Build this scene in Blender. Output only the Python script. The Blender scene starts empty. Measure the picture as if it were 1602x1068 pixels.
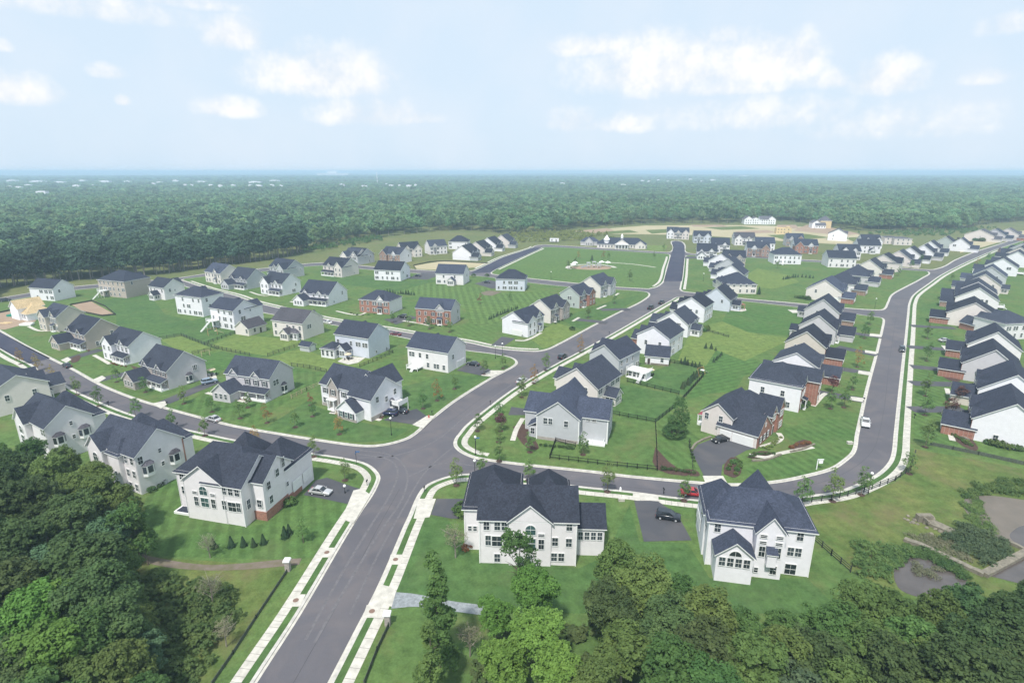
import bpy, bmesh, math, random
import numpy as np
from math import sin, cos, tan, atan, atan2, radians, degrees, pi, hypot, sqrt
from mathutils import Matrix, Vector
random.seed(7)
SC = bpy.context.scene
COL = SC.collection
# ---------------- camera ----------------
CH = 64.0; FPX = 890.0; TH = atan(266 / 890.)
cam = bpy.data.cameras.new('camera'); co = bpy.data.objects.new('camera', cam); COL.objects.link(co)
cam.sensor_width = 36.0; cam.lens = FPX / 1602 * 36; cam.clip_start = 0.5; cam.clip_end = 200000
co.location = (0, 0, CH); co.rotation_euler = (pi / 2 - TH, 0, 0)
SC.camera = co
# ---------------- sky, sun, exposure ----------------
SUN_EL = radians(58); SUN_AZ = radians(200)      # azimuth clockwise from +Y: behind the camera, a little left
w = bpy.data.worlds.new('World'); SC.world = w; w.use_nodes = True
nt = w.node_tree; nt.nodes.clear()
def N(nt, t, **k):
    n = nt.nodes.new(t)
    for a, b in k.items(): setattr(n, a, b)
    return n
wo = N(nt, 'ShaderNodeOutputWorld'); bg = N(nt, 'ShaderNodeBackground'); bg.inputs[1].default_value = 0.1
sky = N(nt, 'ShaderNodeTexSky'); sky.sky_type = 'NISHITA'; sky.sun_disc = False
sky.sun_elevation = SUN_EL; sky.sun_rotation = SUN_AZ; sky.air_density = 1.0; sky.dust_density = 2.2; sky.ozone_density = 1.0
tc = N(nt, 'ShaderNodeTexCoord'); sp = N(nt, 'ShaderNodeSeparateXYZ'); nt.links.new(tc.outputs['Generated'], sp.inputs[0])
def M(op, a, b=None, c=None, nt=nt):
    m = N(nt, 'ShaderNodeMath', operation=op)
    for i, v in enumerate((a, b, c)):
        if v is None: continue
        if isinstance(v, (int, float)): m.inputs[i].default_value = v
        else: nt.links.new(v, m.inputs[i])
    return m.outputs[0]
# azimuth / elevation of the view direction
az = M('ARCTAN2', sp.outputs[0], sp.outputs[1]); el = M('ARCSINE', sp.outputs[2])
wn = N(nt, 'ShaderNodeTexNoise'); wn.inputs['Scale'].default_value = 20; wn.inputs['Detail'].default_value = 7; wn.inputs['Roughness'].default_value = .62
nt.links.new(tc.outputs['Generated'], wn.inputs['Vector'])
wn2 = N(nt, 'ShaderNodeTexNoise'); wn2.inputs['Scale'].default_value = 7; wn2.inputs['Detail'].default_value = 5
nt.links.new(tc.outputs['Generated'], wn2.inputs['Vector'])
# cumulus: azimuth, base elevation, half width, height (degrees), strength
CLOUDS_PX = [(365, 62, 56, 40, 1.0), (505, 128, 118, 62, 1.0), (450, 118, 60, 34, .8), (30, 150, 72, 36, .95), (168, 116, 30, 18, .7), (362, 174, 52, 24, .9), (575, 184, 88, 32, .8), (650, 188, 42, 14, .6), (192, 160, 14, 13, .8), (150, 20, 150, 30, .6), (300, 8, 70, 16, .5),
             (1030, 118, 150, 74, 1.0), (1180, 112, 105, 62, 1.0), (930, 78, 80, 26, .8), (1250, 106, 40, 60, 1.0), (1385, 130, 72, 48, 1.0), (1300, 130, 40, 24, .7), (1140, 140, 140, 22, .6), (1200, 185, 170, 36, .45), (900, 196, 46, 26, .7), (975, 198, 46, 22, .7), (1400, 200, 150, 36, .4), (1575, 42, 52, 28, .7), (1545, 125, 46, 18, .55), (1130, 60, 30, 20, .5), (8, 75, 14, 14, .6)]
def px_dir(x, y):
    u = (x - 801) / FPX; v = (534 - y) / FPX; dy = cos(TH) + v * sin(TH); dz = -sin(TH) + v * cos(TH); return degrees(atan2(u, dy)), degrees(atan2(dz, hypot(u, dy)))
CLOUDS = []
for x_, y_, w_, h_, s_ in CLOUDS_PX:
    a_, b_ = px_dir(x_, y_); a2, _ = px_dir(x_ + w_, y_); _, b3 = px_dir(x_, y_ - h_); CLOUDS.append((a_, b_, a2 - a_, b3 - b_, s_))
CLOUDS += [(-70, 18, 10, 5, 1), (75, 16, 12, 6, 1), (110, 25, 14, 8, 1), (-120, 22, 14, 8, 1), (170, 26, 16, 8, 1), (-10, 40, 14, 8, 1), (40, 48, 16, 9, 1)]
acc = None
for (ca, cb, hw, hh, st) in CLOUDS:
    dx = M('DIVIDE', M('SUBTRACT', az, radians(ca)), radians(hw))
    dy = M('DIVIDE', M('SUBTRACT', el, radians(cb)), radians(hh))
    below = M('MULTIPLY', M('MINIMUM', dy, 0), 2.2)          # flat bases: falls off fast below
    above = M('MAXIMUM', dy, 0)
    r2 = M('ADD', M('MULTIPLY', dx, dx), M('ADD', M('MULTIPLY', above, above), M('MULTIPLY', below, below)))
    v = M('MULTIPLY', M('SUBTRACT', 1.0, r2), st)
    v = M('MAXIMUM', v, -1.0)
    acc = v if acc is None else M('MAXIMUM', acc, v)
nz = M('MULTIPLY', M('SUBTRACT', wn.outputs['Fac'], .5), 3.0)
cm = M('ADD', acc, nz)
mr = N(nt, 'ShaderNodeMapRange'); mr.inputs[1].default_value = -.45; mr.inputs[2].default_value = 1.3; mr.inputs[4].default_value = .88; mr.interpolation_type = 'SMOOTHSTEP'
nt.links.new(cm, mr.inputs[0])
# thin high veil
veil = N(nt, 'ShaderNodeMapRange'); veil.inputs[1].default_value = .42; veil.inputs[2].default_value = .75; veil.inputs[4].default_value = .45
nt.links.new(wn2.outputs['Fac'], veil.inputs[0])
mx0 = N(nt, 'ShaderNodeMix', data_type='RGBA'); mx0.inputs[7].default_value = SKY_VEIL = (5.8, 6.2, 6.8, 1)
nt.links.new(veil.outputs[0], mx0.inputs[0])
# milky summer air: the clear sky is pale already
mxb = N(nt, 'ShaderNodeMix', data_type='RGBA'); mxb.inputs[0].default_value = .93; mxb.inputs[7].default_value = (4.95, 5.92, 6.9, 1)
nt.links.new(sky.outputs[0], mxb.inputs[6]); nt.links.new(mxb.outputs[2], mx0.inputs[6])
mx1 = N(nt, 'ShaderNodeMix', data_type='RGBA'); cn = N(nt, 'ShaderNodeMix', data_type='RGBA'); cn.inputs[6].default_value = (5.6, 5.9, 6.4, 1); cn.inputs[7].default_value = (7.3, 7.2, 7.1, 1); cr_ = N(nt, 'ShaderNodeMapRange'); cr_.inputs[1].default_value = .3; cr_.inputs[2].default_value = .6; nt.links.new(wn.outputs['Fac'], cr_.inputs[0]); nt.links.new(cr_.outputs[0], cn.inputs[0]); nt.links.new(cn.outputs[2], mx1.inputs[7])
nt.links.new(mr.outputs[0], mx1.inputs[0]); nt.links.new(mx0.outputs[2], mx1.inputs[6])
nt.links.new(mx1.outputs[2], bg.inputs[0]); nt.links.new(bg.outputs[0], wo.inputs[0])
sl = bpy.data.lights.new('sun', 'SUN'); sl.energy = 3.2; sl.angle = radians(4); sl.color = (1, .96, .9)
so = bpy.data.objects.new('sun', sl); COL.objects.link(so)
so.rotation_euler = (pi / 2 - SUN_EL, 0, -SUN_AZ + pi)   # light travels away from azimuth SUN_AZ
d = Vector((sin(SUN_AZ) * cos(SUN_EL), cos(SUN_AZ) * cos(SUN_EL), sin(SUN_EL)))
so.rotation_euler = d.to_track_quat('Z', 'Y').to_euler(); so.location = d * 100 + Vector((0, 150, 0))
SC.view_settings.view_transform = 'Standard'; SC.view_settings.look = 'None'; SC.view_settings.gamma = 1
SC.view_settings.exposure = 0.56
SC.cycles.use_denoising = True
SC.cycles.max_bounces = 6; SC.cycles.diffuse_bounces = 3; SC.cycles.glossy_bounces = 2; SC.cycles.transmission_bounces = 2
SC.cycles.volume_bounces = 2; SC.cycles.transparent_max_bounces = 4
# ---------------- pixel of the 1602 px photograph -> world point on the plane z ----------------
def G(px, py, z=0.0):
    x = (px - 801) / FPX; y = (534 - py) / FPX
    dy = cos(TH) + y * sin(TH); dz = -sin(TH) + y * cos(TH)
    t = (z - CH) / dz
    return (x * t, dy * t)
def P(X, Y, Z):
    dd = Y * cos(TH) - (Z - CH) * sin(TH); u = Y * sin(TH) + (Z - CH) * cos(TH)
    return 801 + FPX * X / dd, 534 - FPX * u / dd
# ---------------- materials ----------------
MATS = {}
def mat(name, col, rough=.8, var=.12, scale=.6, bump=0, bscale=8, col2=None, spec=.3, obj_rand=0, extra=None, metal=0):
    if name in MATS: return MATS[name]
    m = bpy.data.materials.new(name); m.use_nodes = True; t = m.node_tree
    b = t.nodes['Principled BSDF']; b.inputs['Roughness'].default_value = rough; b.inputs['Specular IOR Level'].default_value = spec
    b.inputs['Metallic'].default_value = metal
    g = N(t, 'ShaderNodeTexCoord'); geo = N(t, 'ShaderNodeNewGeometry')
    c2 = col2 or tuple(min(1, c * (1 + var)) for c in col)
    c1 = tuple(c * (1 - var) for c in col) if not col2 else col
    mix = N(t, 'ShaderNodeMix', data_type='RGBA'); mix.inputs[6].default_value = (*c1, 1); mix.inputs[7].default_value = (*c2, 1)
    n = N(t, 'ShaderNodeTexNoise'); n.inputs['Scale'].default_value = scale; n.inputs['Detail'].default_value = 6; n.inputs['Roughness'].default_value = .6
    t.links.new(geo.outputs['Position'], n.inputs['Vector'])
    r = N(t, 'ShaderNodeMapRange'); r.inputs[1].default_value = .3; r.inputs[2].default_value = .7; t.links.new(n.outputs['Fac'], r.inputs[0])
    t.links.new(r.outputs[0], mix.inputs[0]); out = mix.outputs[2]
    if obj_rand:
        oi = N(t, 'ShaderNodeObjectInfo'); hs = N(t, 'ShaderNodeHueSaturation')
        t.links.new(M('ADD', M('MULTIPLY', oi.outputs['Random'], obj_rand, nt=t), 1 - obj_rand / 2, nt=t), hs.inputs['Value'])
        t.links.new(out, hs.inputs['Color']); out = hs.outputs[0]
    if extra: out = extra(t, out, geo)
    t.links.new(out, b.inputs['Base Color'])
    if bump:
        n2 = N(t, 'ShaderNodeTexNoise'); n2.inputs['Scale'].default_value = bscale; n2.inputs['Detail'].default_value = 4
        t.links.new(geo.outputs['Position'], n2.inputs['Vector'])
        bp = N(t, 'ShaderNodeBump'); bp.inputs['Distance'].default_value = bump; bp.inputs['Strength'].default_value = 1
        t.links.new(n2.outputs['Fac'], bp.inputs['Height']); t.links.new(bp.outputs[0], b.inputs['Normal'])
    MATS[name] = m; return m
def siding(name, col, brick=False):
    if name in MATS: return MATS[name]
    def ex(t, out, geo):
        s = N(t, 'ShaderNodeSeparateXYZ'); t.links.new(geo.outputs['Position'], s.inputs[0])
        if brick:
            br = N(t, 'ShaderNodeTexBrick'); br.inputs['Scale'].default_value = 1
            br.inputs['Brick Width'].default_value = .42; br.inputs['Row Height'].default_value = .16; br.inputs['Mortar Size'].default_value = .014
            cx = N(t, 'ShaderNodeCombineXYZ'); t.links.new(M('ADD', s.outputs[0], s.outputs[1], nt=t), cx.inputs[0]); t.links.new(s.outputs[2], cx.inputs[1])
            t.links.new(cx.outputs[0], br.inputs['Vector'])
            br.inputs['Mortar'].default_value = (.45, .42, .38, 1); br.inputs['Color1'].default_value = (*[c * .75 for c in col], 1); br.inputs['Color2'].default_value = (*[min(1, c * 1.35) for c in col], 1)
            mm = N(t, 'ShaderNodeMix', data_type='RGBA'); mm.inputs[0].default_value = .75; t.links.new(out, mm.inputs[6]); t.links.new(br.outputs[0], mm.inputs[7]); return mm.outputs[2]
        # lap siding: shade under each board painted in as a thin darker line
        f = M('FRACT', M('MULTIPLY', s.outputs[2], 1 / .2, nt=t), nt=t)
        g_ = M('MULTIPLY', M('LESS_THAN', f, .12, nt=t), .1, nt=t)
        mm = N(t, 'ShaderNodeMix', data_type='RGBA'); t.links.new(g_, mm.inputs[0]); t.links.new(out, mm.inputs[6]); mm.inputs[7].default_value = (*[c * .4 for c in col], 1)
        return mm.outputs[2]
    return mat(name, col, .65, .05, .9, extra=ex)
for nme, c in dict(white=(.78, .765, .80), cream=(.70, .65, .61), beige=(.58, .52, .46), tan=(.45, .39, .34), greyl=(.47, .48, .50), lavender=(.53, .51, .53), bluegrey=(.58, .61, .68),
                   sage=(.42, .46, .44), ivory=(.75, .72, .73), palepink=(.66, .60, .57), wrap=(.85, .86, .88), osb=(.66, .52, .30)).items():
    siding('siding_' + nme, c)
siding('brick_red', (.30, .115, .075), True); siding('brick_brown', (.27, .16, .12), True); siding('stone_grey', (.34, .30, .28), True)
def roofmat(name, col):
    def ex(t, out, geo):
        v = N(t, 'ShaderNodeTexVoronoi'); v.inputs['Scale'].default_value = 4.5; t.links.new(geo.outputs['Position'], v.inputs['Vector'])
        s = N(t, 'ShaderNodeSeparateXYZ'); t.links.new(v.outputs['Color'], s.inputs[0])
        h = N(t, 'ShaderNodeHueSaturation'); t.links.new(M('ADD', M('MULTIPLY', s.outputs[0], .5, nt=t), .75, nt=t), h.inputs['Value']); t.links.new(out, h.inputs['Color'])
        return h.outputs[0]
    return mat(name, col, .9, .12, .35, extra=ex, obj_rand=.55, spec=.15)
roofmat('shingle_charcoal', (.038, .044, .062)); roofmat('shingle_slate', (.043, .051, .076)); roofmat('shingle_brown', (.082, .08, .094)); roofmat('shingle_dark', (.033, .038, .056)); roofmat('roof_metal_red', (.28, .06, .08)); roofmat('osb_deck', (.60, .46, .27))
mat('trim', (.80, .80, .79), .5, .03); mat('pane', (.035, .045, .055), .08, .3, 1.2, spec=.6, obj_rand=.9); mat('pane_green', (.05, .10, .10), .08, .3, 1, spec=.6)
mat('shutter', (.05, .055, .07), .6); mat('garage_white', (.78, .78, .76), .5, .04); mat('door_dark', (.07, .05, .05), .4); mat('black_metal', (.012, .012, .014), .45); mat('deck_white', (.76, .76, .75), .6)
mat('wood_fence', (.45, .36, .24), .8); mat('fence_dark', (.04, .045, .04), .8); mat('concrete', (.50, .475, .42), .85, .2, .9); mat('concrete_kerb', (.47, .45, .41), .85, .22, .9); mat('mulch', (.075, .045, .035), .95, .3, 2); mat('stone_wall', (.20, .18, .14), .9, .3, 1.5)
mat('bark', (.16, .13, .10), .9, .3, 2); mat('silt_mesh', (.085, .10, .075), .9, .3, 3); mat('bark_pale', (.25, .22, .19), .9, .3, 2); mat('rubber', (.015, .015, .015), .8); mat('car_glass', (.02, .025, .03), .05, spec=.8); mat('globe', (.85, .85, .83), .3)
mat('sign_blue', (.06, .16, .36), .4); mat('sign_white', (.85, .85, .85), .4); mat('play_blue', (.1, .25, .5), .5); mat('play_red', (.5, .07, .05), .5); mat('play_wood', (.42, .25, .11), .7); mat('tan_fabric', (.6, .5, .35), .8)
mat('green_plastic', (.03, .25, .17), .5); mat('rust', (.2, .13, .1), .8); mat('tail', (.5, .02, .02), .3)
# ---------------- helpers ----------------
def tag(o, label=None, cat=None, group=None, kind=None):
    if label: o['label'] = label
    if cat: o['category'] = cat
    if group: o['group'] = group
    if kind: o['kind'] = kind
    return o
def mobj(name, verts, faces, mats, mi=None, parent=None):
    me = bpy.data.meshes.new(name); me.from_pydata(verts, [], faces)
    for m in (mats if isinstance(mats, (list, tuple)) else [mats]): me.materials.append(MATS[m] if isinstance(m, str) else m)
    if mi is not None: me.polygons.foreach_set('material_index', mi)
    me.update()
    o = bpy.data.objects.new(name, me); COL.objects.link(o)
    if parent is not None: o.parent = parent
    return o
class MB:
    """collects boxes, prisms and tubes for one mesh object"""
    def __init__(s): s.v = []; s.f = []; s.m = []
    def quadface(s, pts, mi=0):
        n = len(s.v); s.v += [tuple(p) for p in pts]; s.f.append(tuple(range(n, n + len(pts)))); s.m.append(mi)
    def box(s, x0, x1, y0, y1, z0, z1, mi=0):
        n = len(s.v); s.v += [(x, y, z) for z in (z0, z1) for x, y in ((x0, y0), (x1, y0), (x1, y1), (x0, y1))]
        for f in ((0, 3, 2, 1), (4, 5, 6, 7), (0, 1, 5, 4), (1, 2, 6, 5), (2, 3, 7, 6), (3, 0, 4, 7)): s.f.append(tuple(n + i for i in f)); s.m.append(mi)
    def prism(s, pts, d, mi=0):
        """polygon pts (3D) extruded by vector d"""
        n = len(s.v); k = len(pts); d = Vector(d)
        s.v += [tuple(p) for p in pts] + [tuple(Vector(p) + d) for p in pts]
        s.f.append(tuple(range(n, n + k))); s.m.append(mi); s.f.append(tuple(range(n + 2 * k - 1, n + k - 1, -1))); s.m.append(mi)
        for i in range(k): j = (i + 1) % k; s.f.append((n + i, n + k + i, n + k + j, n + j)); s.m.append(mi)
    def tube(s, a, b, r0, r1=None, k=8, mi=0):
        a = Vector(a); b = Vector(b); r1 = r0 if r1 is None else r1
        z = (b - a).normalized(); x = z.orthogonal().normalized(); y = z.cross(x); n = len(s.v)
        for c, r in ((a, r0), (b, r1)):
            for i in range(k): t = 2 * pi * i / k; s.v.append(tuple(c + x * (r * cos(t)) + y * (r * sin(t))))
        for i in range(k): j = (i + 1) % k; s.f.append((n + i, n + j, n + k + j, n + k + i)); s.m.append(mi)
        s.f.append(tuple(range(n + k - 1, n - 1, -1))); s.f.append(tuple(range(n + k, n + 2 * k))); s.m += [mi, mi]
    def ball(s, c, r, mi=0, seg=8, rings=5, sz=1):
        n = len(s.v)
        for i in range(1, rings):
            p = pi * i / rings
            for j in range(seg): t = 2 * pi * j / seg; s.v.append((c[0] + r * sin(p) * cos(t), c[1] + r * sin(p) * sin(t), c[2] + r * sz * cos(p)))
        s.v += [(c[0], c[1], c[2] + r * sz), (c[0], c[1], c[2] - r * sz)]; T = len(s.v) - 2
        for i in range(rings - 2):
            for j in range(seg): k = (j + 1) % seg; s.f.append((n + i * seg + j, n + (i + 1) * seg + j, n + (i + 1) * seg + k, n + i * seg + k)); s.m.append(mi)
        for j in range(seg): k = (j + 1) % seg; s.f.append((T, n + j, n + k)); s.f.append((T + 1, n + (rings - 2) * seg + k, n + (rings - 2) * seg + j)); s.m += [mi, mi]
    def build(s, name, mats, parent=None): return mobj(name, s.v, s.f, mats, s.m, parent)
def smooth(pts, sub=5):
    """Catmull-Rom through world points"""
    out = []; n = len(pts)
    for i in range(n - 1):
        p0 = pts[max(i - 1, 0)]; p1 = pts[i]; p2 = pts[i + 1]; p3 = pts[min(i + 2, n - 1)]
        L = hypot(p2[0] - p1[0], p2[1] - p1[1])
        m1 = [(p2[k] - p0[k]) for k in (0, 1)]; m2 = [(p3[k] - p1[k]) for k in (0, 1)]
        l1 = hypot(*m1) or 1; l2 = hypot(*m2) or 1
        m1 = [c / l1 * L for c in m1]; m2 = [c / l2 * L for c in m2]
        k = sub if L > 1.5 else 2
        for j in range(k):
            t = j / k; a = 2 * t**3 - 3 * t * t + 1; b = t**3 - 2 * t * t + t; c = -2 * t**3 + 3 * t * t; d = t**3 - t * t
            out.append((a * p1[0] + b * m1[0] + c * p2[0] + d * m2[0], a * p1[1] + b * m1[1] + c * p2[1] + d * m2[1]))
    out.append(tuple(pts[-1])); return out
def W_(pts): return [G(*p) if len(p) == 2 else (p[1], p[2]) for p in pts]     # ('w', x, y) is already a world point
def poly(name, pts, z, m, kind='structure', label=None):
    bm = bmesh.new(); vs = [bm.verts.new((x, y, z)) for x, y in pts]; f = bm.faces.new(vs)
    f.normal_update()
    if f.normal.z < 0: f.normal_flip()
    bmesh.ops.triangulate(bm, faces=[f]); me = bpy.data.meshes.new(name); bm.to_mesh(me); bm.free()
    me.materials.append(MATS[m]); o = bpy.data.objects.new(name, me); COL.objects.link(o)
    return tag(o, label, None, None, kind)
def offset(path, d):
    """shift a polyline d metres to its left"""
    out = []; n = len(path)
    for i in range(n):
        a = path[max(i - 1, 0)]; b = path[min(i + 1, n - 1)]
        dx, dy = b[0] - a[0], b[1] - a[1]; l = hypot(dx, dy) or 1
        out.append((path[i][0] - dy / l * d, path[i][1] + dx / l * d))
    return out
def ribbon(name, path, d0, d1, z0, z1, m, kind='structure'):
    a = offset(path, d0); b = offset(path, d1); v = []; f = []
    for (p, q) in zip(a, b): v += [(*p, z1), (*q, z1), (*q, z0), (*p, z0)]
    for i in range(len(a) - 1):
        n = 4 * i
        for k in range(4):
            j = (k + 1) % 4
            if k == 2: continue
            f.append((n + k, n + j, n + 4 + j, n + 4 + k))
    f += [(0, 1, 2, 3), tuple(4 * (len(a) - 1) + i for i in (3, 2, 1, 0))]
    o = mobj(name, v, f, m); return tag(o, kind=kind)
# ---------------- grass, asphalt ----------------
def grass(name, a, b, stripe=None, ang=0, amt=.0, cross=False, s=.05, dry=None, damt=.7):
    def ex(t, out, geo):
        n = N(t, 'ShaderNodeTexNoise'); n.inputs['Scale'].default_value = 3.0; n.inputs['Detail'].default_value = 5; t.links.new(geo.outputs['Position'], n.inputs['Vector'])
        n2 = N(t, 'ShaderNodeTexNoise'); n2.inputs['Scale'].default_value = .5; n2.inputs['Detail'].default_value = 3; t.links.new(geo.outputs['Position'], n2.inputs['Vector'])
        val = M('ADD', M('MULTIPLY', n.outputs['Fac'], .8, nt=t), M('ADD', .12, M('MULTIPLY', n2.outputs['Fac'], .95, nt=t), nt=t), nt=t)
        if stripe:
            sep = N(t, 'ShaderNodeSeparateXYZ'); t.links.new(geo.outputs['Position'], sep.inputs[0])
            for k in range(2 if cross else 1):
                A = radians(ang + 90 * k)
                c = M('ADD', M('MULTIPLY', sep.outputs[0], cos(A), nt=t), M('MULTIPLY', sep.outputs[1], sin(A), nt=t), nt=t)
                c = M('ADD', c, M('MULTIPLY', n2.outputs['Fac'], .7, nt=t), nt=t)
                q = M('MULTIPLY', M('SINE', M('MULTIPLY', c, 2 * pi / stripe, nt=t), nt=t), 2.2, nt=t)
                q = M('MULTIPLY', M('MAXIMUM', M('MINIMUM', q, 1, nt=t), -1, nt=t), M('MULTIPLY', n.outputs['Fac'], 1.9, nt=t), nt=t)
                val = M('ADD', val, M('MULTIPLY', q, amt, nt=t), nt=t)
        h = N(t, 'ShaderNodeHueSaturation'); t.links.new(val, h.inputs['Value']); t.links.new(out, h.inputs['Color'])
        if dry:
            n3 = N(t, 'ShaderNodeTexNoise'); n3.inputs['Scale'].default_value = .10; n3.inputs['Detail'].default_value = 6; n3.inputs['Roughness'].default_value = .7; t.links.new(geo.outputs['Position'], n3.inputs['Vector'])
            r = N(t, 'ShaderNodeMapRange'); r.inputs[1].default_value = .50; r.inputs[2].default_value = .72; r.inputs[4].default_value = damt; t.links.new(n3.outputs['Fac'], r.inputs[0])
            mm = N(t, 'ShaderNodeMix', data_type='RGBA'); t.links.new(r.outputs[0], mm.inputs[0]); t.links.new(h.outputs[0], mm.inputs[6]); mm.inputs[7].default_value = (*dry, 1); return mm.outputs[2]
        return h.outputs[0]
    k = (1.6, 1.24, 1.1) if name not in ('forest_floor', 'canopy_far') else (1, 1, 1)
    return mat(name, tuple(p * q for p, q in zip(a, k)), .95, .1, s, .04, 5, col2=tuple(p * q for p, q in zip(b, k)), spec=.1, extra=ex)
DRY = (.13, .13, .055)
grass('grass_mid', (.045, .105, .036), (.068, .135, .045), dry=DRY)
grass('grass_dark', (.034, .090, .033), (.052, .118, .041), s=.12, dry=(.085, .12, .05), damt=.6)
grass('grass_light', (.070, .135, .042), (.090, .155, .05), s=.12)
grass('grass_stripe', (.038, .100, .033), (.060, .125, .041), 2.4, 20, .11, dry=(.095, .125, .05), damt=.5)
grass('grass_stripe2', (.036, .100, .032), (.050, .118, .038), 2.2, -62, .10, dry=(.095, .125, .05), damt=.5)
grass('grass_stripe3', (.050, .115, .038), (.062, .128, .042), 3.0, 32, .07, dry=(.095, .125, .05), damt=.5)
grass('grass_check', (.052, .115, .040), (.062, .128, .042), 3.4, 8, .12, True)
grass('grass_rough', (.045, .10, .030), (.085, .125, .045), s=.12, dry=(.16, .13, .07))
grass('meadow', (.060, .105, .040), (.095, .125, .055), s=.02, dry=(.15, .14, .08))
grass('forest_floor', (.022, .042, .018), (.032, .055, .022), s=.03)
mat('joint', (.16, .15, .13), .95); mat('straw', (.34, .30, .17), .95, .2, .03, col2=(.42, .36, .24)); mat('dirt', (.27, .19, .13), .95, .2, .1, col2=(.34, .25, .18)); mat('soil_path', (.19, .15, .13), .95, .2, .6, col2=(.12, .11, .06)); mat('gravel', (.24, .26, .27), .95, .3, 2)
mat('mud', (.13, .115, .095), .7, .2, .3, col2=(.17, .145, .12)); mat('water', (.085, .072, .065), .16, .2, .3, spec=.6, bump=.01, bscale=3)
def asph(name, c1, c2):
    def ex(t, out, geo):
        n = N(t, 'ShaderNodeTexNoise'); n.inputs['Scale'].default_value = 9; n.inputs['Detail'].default_value = 3; t.links.new(geo.outputs['Position'], n.inputs['Vector'])
        h = N(t, 'ShaderNodeHueSaturation'); t.links.new(M('ADD', M('MULTIPLY', n.outputs['Fac'], .3, nt=t), .85, nt=t), h.inputs['Value']); t.links.new(out, h.inputs['Color'])
        n2 = N(t, 'ShaderNodeTexNoise'); n2.inputs['Scale'].default_value = .09; n2.inputs['Detail'].default_value = 5; n2.inputs['Distortion'].default_value = 1.5; t.links.new(geo.outputs['Position'], n2.inputs['Vector'])
        r = N(t, 'ShaderNodeMapRange'); r.inputs[1].default_value = .45; r.inputs[2].default_value = .7; r.inputs[4].default_value = .75; t.links.new(n2.outputs['Fac'], r.inputs[0])
        mm = N(t, 'ShaderNodeMix', data_type='RGBA'); t.links.new(r.outputs[0], mm.inputs[0]); t.links.new(h.outputs[0], mm.inputs[6]); mm.inputs[7].default_value = (c2[0] * 1.25, c2[1] * 1.16, c2[2] * 1.06, 1); return mm.outputs[2]
    return mat(name, c1, .9, .1, .05, col2=c2, spec=.2, extra=ex)
asph('asphalt', (.094, .091, .103), (.120, .115, .127)); asph('asphalt_new', (.040, .042, .068), (.052, .054, .080)); asph('driveway', (.062, .064, .074), (.085, .086, .096))
# ---------------- ground sheets ----------------
ZL = 0.14                                   # lawn level; the street lies 0.12 lower
g = poly('ground', [(-62000, -1000), (62000, -1000), (62000, 61000), (-62000, 61000)], -.3, 'forest_floor')
poly('road', [(-420, 30), (620, 30), (620, 720), (-420, 720)], .02, 'asphalt')
K = {}
K['k1'] = [(385, 1090), (397, 1068), (467, 960), (535, 845), (563, 800), (581, 773.6), (591, 753), (591.7, 744.7), (585, 735), (574, 727), (560, 722), (531, 716), (494, 710.5), (442, 702), (408, 696), (363, 688), (312, 677), (275, 668.5), (208, 650), (168, 635), (116, 612), (97, 600), (67, 585), (47, 570), (24, 559), (0, 545), (-60, 512)]
K['k2'] = [(505, 1090), (517, 1068), (557, 990), (595, 915), (633, 826), (642.6, 805), (653.6, 779), (664.6, 762.6), (681, 753), (706, 745), (725, 742.6), (751, 742), (830, 751), (911, 762), (980, 769), (1074, 781), (1150, 787), (1210, 785), (1260, 777), (1309, 770), (1347, 756.5), (1375, 741.5), (1392, 724.5), (1398, 709), (1401, 680), (1408, 611), (1414, 555), (1417, 530), (1421, 489), (1423, 474), (1430, 461), (1453, 444), (1471.5, 431), (1500, 416), (1526, 404), (1557, 391), (1602, 376), (1700, 344)]
K['k3'] = [(-60, 485), (0, 517.6), (37.5, 539.5), (79, 560.6), (116, 579), (146, 596), (168, 607), (206, 622), (237, 632), (275, 643), (320, 655), (368, 667), (425, 677), (500, 689), (559, 697), (587, 697.6), (615, 693), (643, 683), (671, 659), (712, 627), (768, 592), (787, 582), (802, 574), (808, 568.5), (806, 563), (797, 558.5), (768, 553), (735, 549), (700, 543), (640, 530), (606, 523), (520, 508), (419, 490.5), (398, 485), (331, 460.5), (287, 447), (278, 443), (268, 442), (215, 446), (146, 451), (94, 457), (20, 469), (-60, 481)]
K['k4'] = [(284, 438), (331, 453), (368, 462), (400, 473), (437, 482), (505, 498), (538, 504), (608, 515), (643, 521), (729, 535), (778, 545), (834, 549.5), (853, 547.5), (871, 540), (931, 508), (968, 489), (996, 476), (1011, 467), (1016, 461.5), (1013, 457.5), (1002, 455.5), (968, 453), (900, 449.6), (827, 442), (785, 436), (735, 431), (681, 430), (651, 427.5), (568, 421), (520, 415.5), (480, 417), (421, 424), (331, 431.5), (290, 436), (284, 438)]
K['k5'] = [(1383, 500.6), (1382, 508), (1371, 555), (1356, 611), (1341, 680), (1336, 706), (1321, 721), (1300, 734), (1264, 744), (1220, 753), (1168, 758), (1133, 758), (1100, 756), (980, 745), (934, 739), (868, 732), (803, 725), (748, 717), (730, 711), (717, 703), (712, 695), (714, 686), (720, 678), (731, 665), (768, 635), (802, 610), (838, 588), (881, 564), (893, 558), (950, 527), (987, 506), (1025, 484), (1050, 470), (1063, 464.5), (1085, 466), (1166, 471.5), (1240, 479.5), (1322, 489), (1356, 494), (1378, 497), (1383, 500.6)]
K['k6'] = [(1064, 452.5), (1068, 431), (1070.6, 407), (1072, 401.5), (1079, 399.5), (1103, 400.5), (1170, 403), (1198, 405), (1254, 409), (1288, 411), (1424, 423), (1452, 425), (1443, 435), (1415, 450), (1396, 461), (1389, 474), (1384, 483), (1375, 485), (1331, 482.6), (1240, 474), (1152, 466), (1085, 458), (1069, 456), (1064, 452.5)]
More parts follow.
